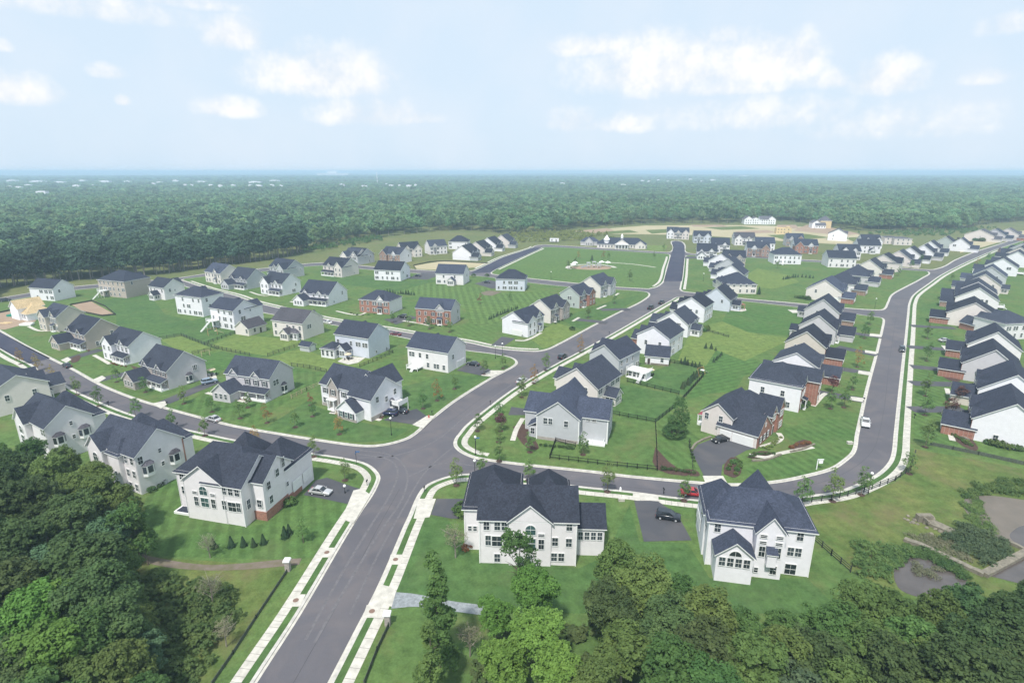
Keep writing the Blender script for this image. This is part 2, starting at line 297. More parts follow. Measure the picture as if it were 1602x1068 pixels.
K['k7'] = [(1015, 452), (1028, 448.5), (1038, 440), (1043, 420), (1048, 402), (1045, 397.5), (1030, 396.5), (940, 391), (856, 386.5), (845, 389.5), (785, 417), (770, 425), (771, 429), (790, 431), (827, 435.5), (900, 443), (963, 449), (1015, 452)]
K['k8'] = [(-80, 480), (20, 463), (94, 451), (146, 445.5), (215, 440.5), (284, 434), (331, 427), (421, 419), (480, 412.5), (520, 411), (568, 416), (651, 422), (700, 424.5), (731, 424.5), (748, 420.5), (787, 402), (830, 388.7), (840, 384), (856, 383), (1030, 394), (1046, 394.5), (1052, 391), (1053, 386), (1050, 379), (1056, 376.5), (1066, 378), (1071.5, 384), (1072, 393), (1080, 396.5), (1103, 398), (1170, 400), (1198, 402), (1254, 406), (1288, 408), (1424, 420), (1462, 421.5), (1496, 406), (1526, 394), (1564, 382), (1602, 369), (1700, 338)]
PATH = {k: smooth(W_(v)) for k, v in K.items()}
ends = {'k1': [(-420, 300), (-420, 25), (-31, 25)], 'k2': [(680, 500), (680, 25), (-18, 25)], 'k3': [(-420, 460), (-420, 355), (-330, 290)][:0], 'k8': [(900, 960), (-700, 960), (-700, 260), (-420, 280)]}
LAWN = {'k1': 'grass_mid', 'k2': 'grass_mid', 'k3': 'grass_mid', 'k4': 'grass_mid', 'k5': 'grass_mid', 'k6': 'grass_mid', 'k7': 'grass_stripe3', 'k8': 'meadow'}
def inarea(pts):
    return sum(pts[i][0] * pts[(i + 1) % len(pts)][1] - pts[(i + 1) % len(pts)][0] * pts[i][1] for i in range(len(pts))) / 2
SIDE = {}
for k, pth in PATH.items():
    pts = list(pth)
    if pts[0] == pts[-1]: pts = pts[:-1]
    pts += ends.get(k, [])
    SIDE[k] = 1 if inarea(pts) > 0 else -1      # +1: the block lies left of its kerb path
    poly('lawn', pts, ZL, LAWN[k])
    s = SIDE[k]
    ribbon('kerb', pth, 0, s * .5, 0, .165, 'concrete_kerb')
    ribbon('gutter', pth, -s * .42, 0, 0, .026, 'concrete')
def cut(k, a, b):
    """part of the kerb path between the points nearest two pixels"""
    p = PATH[k]; A = G(*a); B = G(*b)
    ia = min(range(len(p)), key=lambda i: hypot(p[i][0] - A[0], p[i][1] - A[1])); ib = min(range(len(p)), key=lambda i: hypot(p[i][0] - B[0], p[i][1] - B[1]))
    return p[min(ia, ib):max(ia, ib) + 1]
for k, a, b in [('k1', (385, 1090), (-60, 512)), ('k2', (505, 1090), (1560, 390)), ('k5', (762, 717), (1060, 465)), ('k7', (1028, 448), (1047, 402)), ('k7', (845, 389), (775, 421)), ('k6', (1064, 452), (1071, 405)), ('k4', (290, 441), (845, 549)), ('k8', (748, 420), (836, 386))]:
    s = SIDE[k]; pp = cut(k, a, b)
    sw = ribbon('sidewalk', pp, s * 1.55, s * 3.05, .05, .172, 'concrete')
    jm = MB(); acc_ = 0; o1 = offset(pp, s * 1.56); o2 = offset(pp, s * 3.04)
    for i in range(len(pp) - 1):
        L = hypot(pp[i + 1][0] - pp[i][0], pp[i + 1][1] - pp[i][1]); n = max(1, round(L / 1.6)); ux, uy = (pp[i + 1][0] - pp[i][0]) / L * .03, (pp[i + 1][1] - pp[i][1]) / L * .03
        for q in range(n):
            f = (q + .5) / n; A_ = [o1[i][c] + (o1[i + 1][c] - o1[i][c]) * f for c in (0, 1)]; B_2 = [o2[i][c] + (o2[i + 1][c] - o2[i][c]) * f for c in (0, 1)]
            jm.quadface([(A_[0] - ux, A_[1] - uy, .177), (B_2[0] - ux, B_2[1] - uy, .177), (B_2[0] + ux, B_2[1] + uy, .177), (A_[0] + ux, A_[1] + uy, .177)])
    jm.build('joints', ['joint'], sw)
    ribbon('verge', pp, s * .5, s * 1.55, .05, .158, 'grass_dark')
# newer dark asphalt
def px(*p): return W_(p)
poly('road_new', px((79, 560), (40, 541), (-60, 486), (-60, 511), (24, 558), (47, 569)), .026, 'asphalt_new')
poly('road_new', px((1038.5, 440), (1049, 401), (1052, 392), (1053, 386), (1051, 380), (1056, 377.5), (1066, 379), (1071, 385), (1071.5, 396), (1070.5, 407), (1067, 440)), .026, 'asphalt_new')
poly('road_new', px((735, 428), (748, 421), (787, 402.5), (832, 388), (845, 387), (843, 390), (785, 417.4), (768, 426)), .026, 'asphalt_new')
mat('tyre_stain', (.132, .126, .134), .9, .2, 1.5, spec=.2); mat('asphalt_seam', (.07, .068, .075), .8)
for pts, wd in (([(478, 1000), (530, 905), (575, 830), (612, 770), (622, 735), (606, 718), (560, 710)], .45), ([(492, 1005), (545, 912), (590, 838), (630, 778), (636, 736), (612, 712), (562, 704)], .45), ([(548, 960), (585, 880), (628, 800), (668, 735), (720, 690), (760, 655)], .4), ([(640, 745), (690, 725), (740, 728), (820, 738), (900, 745)], .4), ([(560, 716), (620, 712), (680, 690), (730, 650), (800, 602)], .4)):
    q = smooth(W_(pts), 6); ribbon('tyre_marks', q, -wd / 2, wd / 2, .021, .024, 'tyre_stain')
for pts in ([(455, 1075), (528, 945), (586, 835), (625, 765)], [(0, 531), (90, 582), (200, 638), (320, 670), (470, 700)], [(700, 662), (790, 598), (880, 551), (1000, 482)], [(760, 731), (900, 752), (1080, 769), (1240, 764), (1330, 735), (1372, 690), (1392, 560), (1404, 480)]):
    q = smooth(W_(pts), 6); ribbon('asphalt_seam', q, -.05, .05, .021, .0235, 'asphalt_seam')
# ---------------- lawns with their own mowing ----------------
Z2 = ZL + .006
LZ = [0]
def lawn(m, *p, z=Z2): LZ[0] += 1; return poly('lawn', W_(p), z + LZ[0] * .0006, m)
lawn('grass_stripe', (270, 640), (333, 608), (365, 622), (424, 630), (457, 622), (400, 664), (330, 652))
lawn('grass_stripe', (458, 620), (500, 603), (500, 583), (457, 577), (452, 610))
lawn('grass_dark', (415, 670), (480, 628), (505, 640), (560, 660), (600, 668), (640, 672), (612, 688), (585, 692), (555, 692), (490, 683))
lawn('grass_dark', (628, 606), (700, 586), (740, 588), (770, 585), (735, 607), (700, 630), (668, 655), (650, 652), (618, 630))
lawn('grass_light', (252, 532), (284, 527), (340, 548), (300, 556), (272, 545))
lawn('grass_light', (330, 541), (376, 520), (398, 526), (440, 530), (470, 534), (466, 543), (420, 557), (352, 548), z=Z2 + .004)
lawn('grass_stripe2', (304, 557), (350, 550), (392, 558), (372, 562), (335, 590), (315, 573))
lawn('grass_light', (420, 560), (470, 545), (500, 556), (560, 562), (600, 560), (560, 574), (512, 582), (455, 573))
lawn('grass_dark', (150, 470), (235, 462), (258, 492), (300, 502), (335, 492), (370, 520), (318, 538), (284, 524), (245, 530), (182, 510), (182, 492))
lawn('grass_check', (622, 458), (690, 432), (700, 448), (760, 450), (800, 462), (850, 455), (872, 462), (838, 478), (790, 490), (776, 508), (735, 506), (727, 482), (660, 462))
lawn('grass_stripe3', (706, 512), (735, 507), (775, 509), (778, 525), (765, 537), (700, 528))
lawn('grass_light', (850, 546), (830, 530), (845, 518), (870, 505), (892, 512), (905, 520), (872, 538))
lawn('grass_dark', (895, 510), (880, 500), (905, 488), (960, 470), (1000, 462), (985, 476), (935, 503), (908, 516))
lawn('grass_stripe2', (1070, 628), (1100, 592), (1098, 578), (1120, 545), (1170, 560), (1200, 568), (1163, 590), (1150, 612), (1100, 618))
lawn('grass_light', (1060, 565), (1075, 530), (1095, 512), (1130, 503), (1170, 520), (1240, 530), (1165, 565), (1120, 548), (1105, 572))
lawn('grass_stripe2', (1130, 503), (1145, 474), (1240, 482), (1260, 500), (1240, 526), (1170, 519))
lawn('grass_dark', (944, 644), (962, 600), (1060, 618), (1072, 630), (1044, 645), (1026, 660))
lawn('grass_mid', (940, 700), (945, 648), (1024, 664), (1030, 735), (865, 716), (872, 698), (905, 700))
lawn('grass_stripe', (1032, 738), (1029, 662), (1047, 648), (1075, 672), (1098, 690), (1082, 706), (1087, 728), (1092, 748))
lawn('grass_dark', (985, 598), (1060, 565), (1100, 578), (1075, 622), (1062, 616))
lawn('grass_stripe', (1225, 672), (1285, 655), (1340, 660), (1336, 700), (1315, 722), (1262, 742), (1190, 750), (1165, 735), (1215, 712), (1240, 700))
lawn('grass_stripe', (215, 838), (228, 780), (286, 735), (288, 792), (385, 826), (420, 818), (476, 772), (548, 786), (500, 872), (440, 876), (240, 870))
lawn('grass_dark', (640, 812), (660, 805), (700, 812), (735, 865), (905, 890), (948, 870), (985, 790), (1000, 848), (1075, 850), (1110, 905), (1262, 905), (1320, 960), (1000, 960), (700, 960), (620, 925))
lawn('grass_light', (1150, 440), (1185, 420), (1240, 432), (1250, 442), (1210, 452), (1160, 448), z=Z2)
lawn('grass_stripe', (1430, 690), (1432, 560), (1440, 480), (1478, 470), (1490, 520), (1505, 620), (1520, 690), (1480, 700))
lawn('grass_rough', (1258, 790), (1340, 776), (1400, 756), (1425, 735), (1430, 702), (1602, 735), (1700, 760), (1700, 960), (1500, 960), (1400, 930), (1330, 893), (1275, 845))
lawn('grass_rough', (240, 872), (440, 886), (452, 895), (349, 1045), (330, 1075), (150, 1100), (150, 900))
lawn('straw', (652, 421), (648, 416), (690, 409), (765, 412), (748, 418), (700, 423))
lawn('grass_dark', (535, 445), (500, 432), (590, 432), (640, 440), (690, 438), (620, 456), (575, 450))
# construction ground and bare earth beyond the houses
lawn('straw', (905, 363), (960, 357), (1010, 353), (1160, 352.5), (1300, 356), (1330, 366), (1420, 372), (1430, 380), (1340, 384), (1200, 376), (1090, 368), (960, 366))
lawn('dirt', (1262, 352), (1300, 356), (1345, 366), (1320, 369), (1240, 361), z=Z2 + .006)
lawn('dirt', (895, 362), (950, 357), (962, 361), (930, 365), z=Z2 + .006)
lawn('straw', (1500, 378), (1560, 366), (1602, 361), (1700, 352), (1602, 368), (1540, 386), (1502, 396))
for q_ in [((1010, 360), (1060, 358), (1075, 362), (1020, 366)), ((1100, 356), (1160, 354), (1190, 358), (1130, 360)), ((1200, 368), (1260, 366), (1300, 372), (1230, 376)), ((940, 363), (985, 360), (1000, 364), (950, 366)), ((1320, 372), (1380, 370), (1400, 376), (1340, 380))]: lawn('grass_rough', *q_)
for q_ in [((1080, 352), (1130, 352), (1140, 355), (1085, 355)), ((1150, 362), (1200, 360), (1215, 364), (1160, 366)), ((1215, 352), (1245, 352), (1250, 358), (1218, 358))]: lawn('dirt', *q_)
lawn('grass_light', (1040, 394), (1045, 384), (1000, 384), (1000, 390))
lawn('dirt', (112, 477), (143, 472), (181, 493), (160, 494), (130, 488), z=Z2 + .006)
lawn('dirt', (-30, 515), (0, 490), (22, 486), (56, 493), (56, 503), (30, 510), (8, 516), z=Z2 + .006)
poly('path', smooth(px((222, 868), (260, 876), (320, 884), (380, 882), (440, 876), (472, 874))) + smooth(px((468, 884), (440, 887), (380, 892), (320, 893), (260, 888), (225, 880))), Z2 + .04, 'soil_path')
poly('path', smooth(px((618, 927), (650, 930), (700, 940), (760, 948))) + smooth(px((760, 964), (700, 956), (650, 950), (612, 953))), Z2 + .04, 'gravel')
# pond behind the dam
poly('mud_flat', smooth(px((1505, 792), (1512, 780), (1545, 776), (1602, 783), (1700, 800))) + px((1700, 860), (1602, 862), (1560, 842), (1520, 815)), Z2 + .04, 'mud')
poly('water', smooth(px((1700, 815), (1602, 823), (1586, 830), (1580, 842), (1602, 856), (1700, 852))), Z2 + .046, 'water')
poly('water', px((1548, 902), (1602, 874), (1700, 850), (1700, 930), (1600, 915)), Z2 + .046, 'water')
poly('water', smooth(px((1398, 880), (1420, 864), (1450, 868), (1480, 884), (1510, 900), (1500, 925), (1440, 935), (1405, 920), (1398, 880))), Z2 + .046, 'water')
# ---------------- driveways, aprons and front walks (pixels) ----------------
def strip(name, pts, wd, z, m):
    p = smooth(W_(pts)); a = offset(p, wd / 2); b = offset(p, -wd / 2); v = []; f = []
    for q, r in zip(a, b): v += [(*q, z), (*r, z)]
    for i in range(len(a) - 1): f.append((2 * i, 2 * i + 2, 2 * i + 3, 2 * i + 1))
    return tag(mobj(name, v, f, m), kind='structure')
ZD = ZL + .052
for p in [((475, 775), (494, 752), (512, 748), (552, 762), (566, 766), (543, 789), (510, 782)), ((674, 806), (683, 781), (735, 781), (735, 812), (705, 812)),
          ((1082, 708), (1092, 696), (1128, 682), (1182, 702), (1168, 705), (1150, 715), (1130, 728), (1128, 745), (1101, 745)), ((992, 784), (1028, 784), (1060, 806), (1082, 846), (1007, 848)),
          ((600, 658), (620, 648), (652, 640), (668, 652), (648, 665), (628, 662)), ((714, 580), (736, 566), (770, 580), (765, 586), (752, 588)),
          ((768, 541), (785, 527), (806, 530), (788, 542)), ((800, 637), (822, 640), (822, 650), (795, 650)), ((1070, 402), (1110, 400), (1110, 404), (1072, 405)),
          ((600, 500), (640, 494), (655, 497), (620, 508)), ((742, 444), (765, 438), (800, 447), (770, 452)), ((636, 436), (660, 428), (690, 430), (668, 438))]:
    poly('driveway', W_(p), ZD, 'driveway')
for a, b in [((159, 547), (108, 562)), ((236, 576), (155, 595)), ((338, 597), (256, 631)), ((1310, 543), (1372, 556)), ((1300, 575), (1362, 585)), ((1272, 613), (1352, 627)), ((1322, 520), (1380, 528)),
             ((1498, 548), (1420, 543)), ((1494, 514), (1425, 510)), ((1492, 580), (1425, 574)), ((1500, 602), (1425, 600)), ((1508, 641), (1424, 641)), ((940, 485), (985, 484)), ((900, 500), (950, 505)), ((1030, 700), (1030, 700.5))][:-1]:
    strip('driveway', [a, b], 4.4, ZD, 'driveway')
ZA = ZL + .060
for p in [((553, 768), (566, 765), (580, 775), (553, 820), (534, 812), (544, 790)), ((647, 812), (655, 781), (682, 781), (672, 810), (655, 812)), ((1099, 745), (1131, 745), (1138, 757), (1103, 755)), ((990, 771), (1030, 775), (1030, 785), (990, 782)),
          ((645, 665), (668, 651), (682, 651), (662, 671)), ((752, 588), (768, 580), (790, 580), (768, 590)), ((236, 632), (258, 628), (262, 633), (252, 640)), ((144, 595), (160, 588), (166, 592), (153, 600)), ((95, 564), (106, 559), (112, 563), (104, 568)),
          ((595, 915), (612, 919), (620, 925), (613, 950), (598, 946), (580, 950)), ((1331, 621), (1354, 624), (1352, 630), (1329, 626)), ((1343, 580), (1364, 583), (1362, 588), (1342, 585)), ((1353, 548), (1372, 551), (1371, 555), (1353, 552)), ((1361, 522), (1380, 524), (1379, 528), (1360, 526))]:
    poly('apron', W_(p), ZA, 'concrete')
for pts in [((1272, 636), (1288, 618), (1293, 616)), ((1300, 592), (1310, 580)), ((1314, 553), (1320, 547)), ((1328, 527), (1332, 520)), ((802, 690), (808, 672), (818, 655)), ((516, 646), (560, 650), (596, 658)), ((527, 640), (520, 646)), ((323, 615), (360, 624), (388, 630)),
            ((206, 585), (222, 592), (234, 600)), ((147, 556), (160, 563), (172, 570)), ((92, 533), (105, 538), (122, 541)), ((45, 511), (62, 518), (80, 518)), ((806, 533), (822, 533), (847, 521)), ((896, 503), (906, 497)), ((934, 484), (948, 478)), ((960, 464), (968, 459)),
            ((526, 487), (560, 493), (575, 488)), ((630, 502), (660, 507), (672, 510)), ((454, 472), (480, 477), (494, 472)), ((391, 457), (415, 463), (430, 460)), ((346, 447), (365, 452), (378, 450)), ((1484, 670), (1490, 690)), ((1481, 608), (1484, 618)), ((1479, 572), (1484, 582)), ((1470, 495), (1478, 505)), ((1475, 541), (1483, 550)),
            ((1190, 700), (1215, 692), (1222, 685), (1218, 678)), ((1172, 712), (1200, 716), (1220, 710), (1272, 700))]:
    strip('front_walk', pts, 1.3, ZA + .004, 'concrete')
# planting beds of mulch by the front walls
for p in [((518, 640), (545, 636), (560, 650), (520, 648)), ((562, 645), (600, 650), (592, 658), (558, 651)), ((334, 615), (390, 622), (392, 629), (345, 624)), ((802, 668), (820, 664), (838, 690), (838, 705), (815, 692)), ((1168, 716), (1190, 706), (1214, 712), (1180, 718)), ((1235, 700), (1258, 688), (1270, 697), (1240, 706)), ((1025, 700), (1028, 735), (1092, 746), (1088, 736), (1060, 733)), ((1132, 742), (1134, 726), (1152, 716), (1160, 735), (1150, 748)),
          ((1478, 668), (1500, 672), (1530, 700), (1520, 705), (1490, 686)), ((1475, 580), (1500, 592), (1495, 598), (1475, 590)), ((1050, 675), (1072, 672), (1064, 680), (1052, 682)), ((204, 572), (230, 580), (236, 592), (220, 588)), ((112, 560), (125, 556), (122, 566), (112, 568))]:
    poly('planting_bed', smooth(W_(p) + [G(*p[0])], 3)[:-1], ZL + .058, 'mulch')
# ---------------- house parts ----------------
class HB:
    def __init__(s, fs): s.w = MB(); s.r = MB(); s.fs = fs; s.rects = []; s.sub = []
def gable_walls(mb, x0, x1, y0, y1, z0, he, hr, ax, mi):
    t = .16
    if ax == 'x': yc = (y0 + y1) / 2; pts = [(x0, y0, z0), (x0, y1, z0), (x0, y1, he), (x0, yc, hr - t), (x0, y0, he)]; d = (x1 - x0, 0, 0)
    else: xc = (x0 + x1) / 2; pts = [(x0, y0, z0), (x1, y0, z0), (x1, y0, he), (xc, y0, hr - t), (x0, y0, he)]; d = (0, y1 - y0, 0)
    mb.prism(pts, d, mi)
def slab(mb, q, t=.2):
    """sloping roof slab from its top quad or triangle: shingles above, white fascia and soffit below"""
    n = len(mb.v); k = len(q); mb.v += [tuple(p) for p in q] + [(p[0], p[1], p[2] - t) for p in q]
    mb.f.append(tuple(range(n, n + k))); mb.m.append(0); mb.f.append(tuple(range(n + 2 * k - 1, n + k - 1, -1))); mb.m.append(1)
    for i in range(k): j = (i + 1) % k; mb.f.append((n + i, n + k + i, n + k + j, n + j)); mb.m.append(1)
def gable_roof(mb, x0, x1, y0, y1, he, hr, ax, o=.38):
    if ax == 'x':
        yc = (y0 + y1) / 2; s = (hr - he) / ((y1 - y0) / 2); ez = he - o * s
        for ye in (y0 - o, y1 + o): slab(mb, [(x0 - o, ye, ez), (x1 + o, ye, ez), (x1 + o, yc, hr), (x0 - o, yc, hr)])
    else:
        xc = (x0 + x1) / 2; s = (hr - he) / ((x1 - x0) / 2); ez = he - o * s
        for xe in (x0 - o, x1 + o): slab(mb, [(xe, y0 - o, ez), (xe, y1 + o, ez), (xc, y1 + o, hr), (xc, y0 - o, hr)])
def hip_roof(mb, x0, x1, y0, y1, he, hr, ax, o=.38):
    h = min(x1 - x0, y1 - y0) / 2; s = (hr - he) / h; ez = he - o * s
    X0, X1, Y0, Y1 = x0 - o, x1 + o, y0 - o, y1 + o; hh = h + o
    if ax == 'x': a = (X0 + hh, (Y0 + Y1) / 2, hr); b = (X1 - hh, (Y0 + Y1) / 2, hr)
    else: a = ((X0 + X1) / 2, Y0 + hh, hr); b = ((X0 + X1) / 2, Y1 - hh, hr)
    c = [(X0, Y0, ez), (X1, Y0, ez), (X1, Y1, ez), (X0, Y1, ez)]
    if ax == 'x': slab(mb, [c[0], c[1], b, a]); slab(mb, [c[2], c[3], a, b]); slab(mb, [c[1], c[2], b]); slab(mb, [c[3], c[0], a])
    else: slab(mb, [c[1], c[2], b, a]); slab(mb, [c[3], c[0], a, b]); slab(mb, [c[0], c[1], a]); slab(mb, [c[2], c[3], b])
EPS = [0]
def blk(H, x0, x1, y0, y1, z0, he, hr, ax='x', kind='g', mi=0, win=None, roof=True):
    EPS[0] = (EPS[0] + 1) % 7; e = EPS[0] * .004
    x0 -= e; x1 += e * .8; y0 -= e * .9; y1 += e * .7; hr += e * 2
    if kind == 'g': gable_walls(H.w, x0, x1, y0, y1, z0, he, hr, ax, mi); gable_roof(H.r, x0, x1, y0, y1, he, hr, ax)
    elif kind == 'h': H.w.box(x0, x1, y0, y1, z0, he + .02, mi); hip_roof(H.r, x0, x1, y0, y1, he, hr, ax)
    elif kind == 's':     # lean-to roof rising towards +y or -y end given by ax = 'n' / 'p'
        H.w.box(x0, x1, y0, y1, z0, he, mi); o = .3
        if ax == 'p': slab(H.r, [(x0 - o, y0, hr), (x1 + o, y0, hr), (x1 + o, y1 + o, he), (x0 - o, y1 + o, he)])
        else: slab(H.r, [(x0 - o, y1, hr), (x1 + o, y1, hr), (x1 + o, y0 - o, he), (x0 - o, y0 - o, he)])
    H.rects.append((x0, x1, y0, y1, z0, he))
    return H
WIN = {}
def win_mesh(kind, pane='pane'):
    """frame and pane meshes in the x-z plane, facing -y; returns (frame mesh, pane mesh)"""
    key = (kind, pane)
    if key in WIN: return WIN[key]
    f = MB(); p = MB(); t = .09
    def one(cx, w, h, mun=True, z=0):
        f.box(cx - w / 2 - t, cx + w / 2 + t, -.07, 0, z - t, z, 0); f.box(cx - w / 2 - t, cx + w / 2 + t, -.07, 0, z + h, z + h + t * 1.2, 0)
        for sx in (-1, 1): f.box(cx + sx * (w / 2 + t / 2) - t / 2, cx + sx * (w / 2 + t / 2) + t / 2, -.07, 0, z, z + h, 0)
        f.box(cx - w / 2, cx + w / 2, -.055, 0, z + h / 2 - .03, z + h / 2 + .03, 0)
        if mun: f.box(cx - .015, cx + .015, -.045, 0, z, z + h, 0)
        p.box(cx - w / 2, cx + w / 2, -.03, 0, z, z + h, 0)
    if kind == 'std': one(0, .95, 1.55)
    elif kind == 'small': one(0, .6, .9, False)
    elif kind == 'tall': one(0, .9, 1.9)
    elif kind == 'pair': one(-.58, .95, 1.55); one(.58, .95, 1.55)
    elif kind == 'triple': one(-1.1, .9, 1.55); one(0, .9, 1.55); one(1.1, .9, 1.55)
    elif kind == 'quad': [one(c, .8, 1.5) for c in (-1.65, -.55, .55, 1.65)]
    elif kind == 'big': one(0, 1.7, 1.9)
    elif kind == 'transom': one(0, 1.0, .55, False)
    elif kind == 'shut':
        one(0, .9, 1.5)
        for sx in (-1, 1): f.box(sx * .8 - .2, sx * .8 + .2, -.06, 0, -.05, 1.55, 1)
    elif kind == 'arch':
        n = 10; R = .85; z = 1.0
        for i in range(n):
            a, b = pi * i / n, pi * (i + 1) / n
            f.prism([(R * cos(a), 0, z + R * sin(a)), ((R + .12) * cos(a), 0, z + (R + .12) * sin(a)), ((R + .12) * cos(b), 0, z + (R + .12) * sin(b)), (R * cos(b), 0, z + R * sin(b))], (0, -.07, 0), 0)
        p.prism([(R * cos(pi * i / n), 0, z + R * sin(pi * i / n)) for i in range(n + 1)] + [(-R, 0, 0), (R, 0, 0)], (0, -.03, 0), 0)
        f.box(-R, R, -.05, 0, z - .03, z + .03, 0); f.box(-.02, .02, -.045, 0, 0, z + R, 0)
        for sx in (-1, 1): f.box(sx * (R + .05) - .06, sx * (R + .05) + .06, -.07, 0, 0, z, 0)
        f.box(-R - .1, R + .1, -.07, 0, -.1, 0, 0)
    elif kind == 'lunette':
        n = 8; R = .95
        for i in range(n):
            a, b = pi * i / n, pi * (i + 1) / n
            f.prism([(R * cos(a), 0, R * sin(a)), ((R + .1) * cos(a), 0, (R + .1) * sin(a)), ((R + .1) * cos(b), 0, (R + .1) * sin(b)), (R * cos(b), 0, R * sin(b))], (0, -.07, 0), 0)
        p.prism([(R * cos(pi * i / n), 0, R * sin(pi * i / n)) for i in range(n + 1)], (0, -.03, 0), 0); f.box(-R - .1, R + .1, -.06, 0, -.1, 0, 0); f.box(-.02, .02, -.045, 0, 0, R, 0)
    def me(mb, nm, ms):
        m = bpy.data.meshes.new(nm); m.from_pydata(mb.v, [], mb.f)
        for q in ms: m.materials.append(MATS[q])
        m.polygons.foreach_set('material_index', mb.m); m.update(); return m
    WIN[key] = (me(f, 'window', ['trim', 'shutter']), me(p, 'pane', [pane])); return WIN[key]
GAR = {}
def garage_mesh(w):
    if w in GAR: return GAR[w]
    m = MB(); m.box(-w / 2 - .12, w / 2 + .12, -.05, 0, 0, 2.45, 0)
    for k in range(4): m.box(-w / 2, w / 2, -.09, -.05, .03 + k * .57, .03 + k * .57 + .52, 1)
    me = bpy.data.meshes.new('garage_door'); me.from_pydata(m.v, [], m.f)
    for q in ('trim', 'garage_white'): me.materials.append(MATS[q])
    me.polygons.foreach_set('material_index', m.m); me.update(); GAR[w] = me; return me
def child(root, name, me, loc, rz):
    o = bpy.data.objects.new(name, me); COL.objects.link(o); o.parent = root; o.location = loc; o.rotation_euler = (0, 0, rz); return o
CAMXY = Vector((0, 0))
class House:
    """local frame: x along the main ridge from the anchored end, y towards the street (s=+1) ; the root Empty sits at the base"""
    def __init__(s, name, label, org, hd, ft, wall, roof, wall2='brick_red', cat='house', group=None, near=False, z=ZL):
        s.root = bpy.data.objects.new(name, None); COL.objects.link(s.root); s.root.location = (org[0], org[1], z); s.root.rotation_euler = (0, 0, radians(hd))
        tag(s.root, label, cat, group); s.s = 1 if ft == 'L' else -1; s.H = HB(s.s); s.wall = wall; s.roof = roof; s.wall2 = wall2; s.hd = radians(hd); s.near = near; s.org = org; s.tr = MB(); s.por = MB(); s.dk = MB()
    def b(s, *a, **k): blk(s.H, *a, **k); return s
    def face(s, wl, u, off=0):
        """local point and outward angle for a wall: wl=(axis, coord) e.g. ('y', 6) faces +y"""
    def place(s, wl, u, c, z, kind='std', pane='pane', force=False):
        """wl: 'F' faces +y, 'K' faces -y, 'A' faces -x, 'B' faces +x; c = wall coordinate, u = position along it"""
        if wl in 'FK': x, y = u, c; n = (0, 1) if wl == 'F' else (0, -1)
        else: x, y = c, u; n = (-1, 0) if wl == 'A' else (1, 0)
        if not force:
            for (x0, x1, y0, y1, z0, he) in s.H.rects:
                if x0 + .02 < x + n[0] * .25 < x1 - .02 and y0 + .02 < y + n[1] * .25 < y1 - .02 and z < he: return None
        y *= s.s; n = (n[0], n[1] * s.s)
        ca, sa = cos(s.hd), sin(s.hd)
        wx = s.org[0] + x * ca - y * sa; wy = s.org[1] + x * sa + y * ca; nx = n[0] * ca - n[1] * sa; ny = n[0] * sa + n[1] * ca
        if nx * -wx + ny * -wy < -.35 * hypot(wx, wy): return None       # turned well away: never seen, even a step aside
        rz = atan2(n[1], n[0]) + pi / 2
        p = (x + n[0] * .03, y + n[1] * .03, z)
        if kind.startswith('gar'): return child(s.root, 'garage_door', garage_mesh(float(kind[3:])), p, rz)
        if kind == 'door':
            m = MB(); m.box(-.6, .6, -.05, 0, 0, 2.3, 0); m.box(-.45, .45, -.08, -.05, .05, 2.12, 1); o = m.build('front_door', ['trim', 'door_dark'], s.root); o.location = p; o.rotation_euler = (0, 0, rz); return o
        f, pn = win_mesh(kind, pane); o = child(s.root, 'window', f, p, rz)
        q = bpy.data.objects.new('pane', pn); COL.objects.link(q); q.parent = o
        return o
    def row(s, wl, c, a, b, zs, n, kind='std'):
        for z in zs:
            for i in range(n): s.place(wl, a + (b - a) * (i + .5) / n, c, z, kind)
    def porch(s, x0, x1, y0, dep, h=2.7, rh=.9, z=.45):
        slab(s.por, [(x0 - .2, y0, h + rh), (x1 + .2, y0, h + rh), (x1 + .2, y0 + dep + .25, h), (x0 - .2, y0 + dep + .25, h)], .18)
        n = max(2, int((x1 - x0) / 2.4)); s.tr.box(x0, x1, y0 + .01, y0 + dep, 0, z, 0)
        for i in range(n + 1):
            x = x0 + .12 + (x1 - x0 - .24) * i / n; s.tr.box(x - .12, x + .12, y0 + dep - .3, y0 + dep - .06, z, h, 0)
        s.tr.box(x0, x1, y0 + dep - .3, y0 + dep - .06, h - .25, h - .02, 0)
    def deck(s, x0, x1, y1, y0, z, stairs=None):
        """deck running out to y0 (< y1)"""
        d = s.dk; d.box(x0, x1, y0, y1, z - .25, z, 0)
        n = max(1, int((x1 - x0) / 2.2))
        for i in range(n + 1): x = x0 + (x1 - x0) * i / n; d.box(x - .08, x + .08, y0, y0 + .16, 0, z + 1, 0)
        for zz in (z + .95, z + .12): d.box(x0, x1, y0 + .03, y0 + .11, zz - .05, zz, 0)
        for x in (x0 + .03, x1 - .11):
            for zz in (z + .95, z + .12): d.box(x, x + .08, y0, y1, zz - .05, zz, 0)
            k = int((y1 - y0) / .35)
            for i in range(1, k): yy = y0 + (y1 - y0) * i / k; d.box(x + .02, x + .06, yy - .02, yy + .02, z + .1, z + .9, 0)
        k = int((x1 - x0) / .3)
        for i in range(1, k): xx = x0 + (x1 - x0) * i / k; d.box(xx - .02, xx + .02, y0 + .05, y0 + .09, z + .1, z + .9, 0)
        if stairs is not None:
            ns = max(2, int(z / .2))
            for i in range(ns): d.box(stairs, stairs + 1.1, y0 - (i + 1) * .27, y0 - i * .27, max(0, z - (i + 1) * .2 - .12), z - (i + 1) * .2, 0)
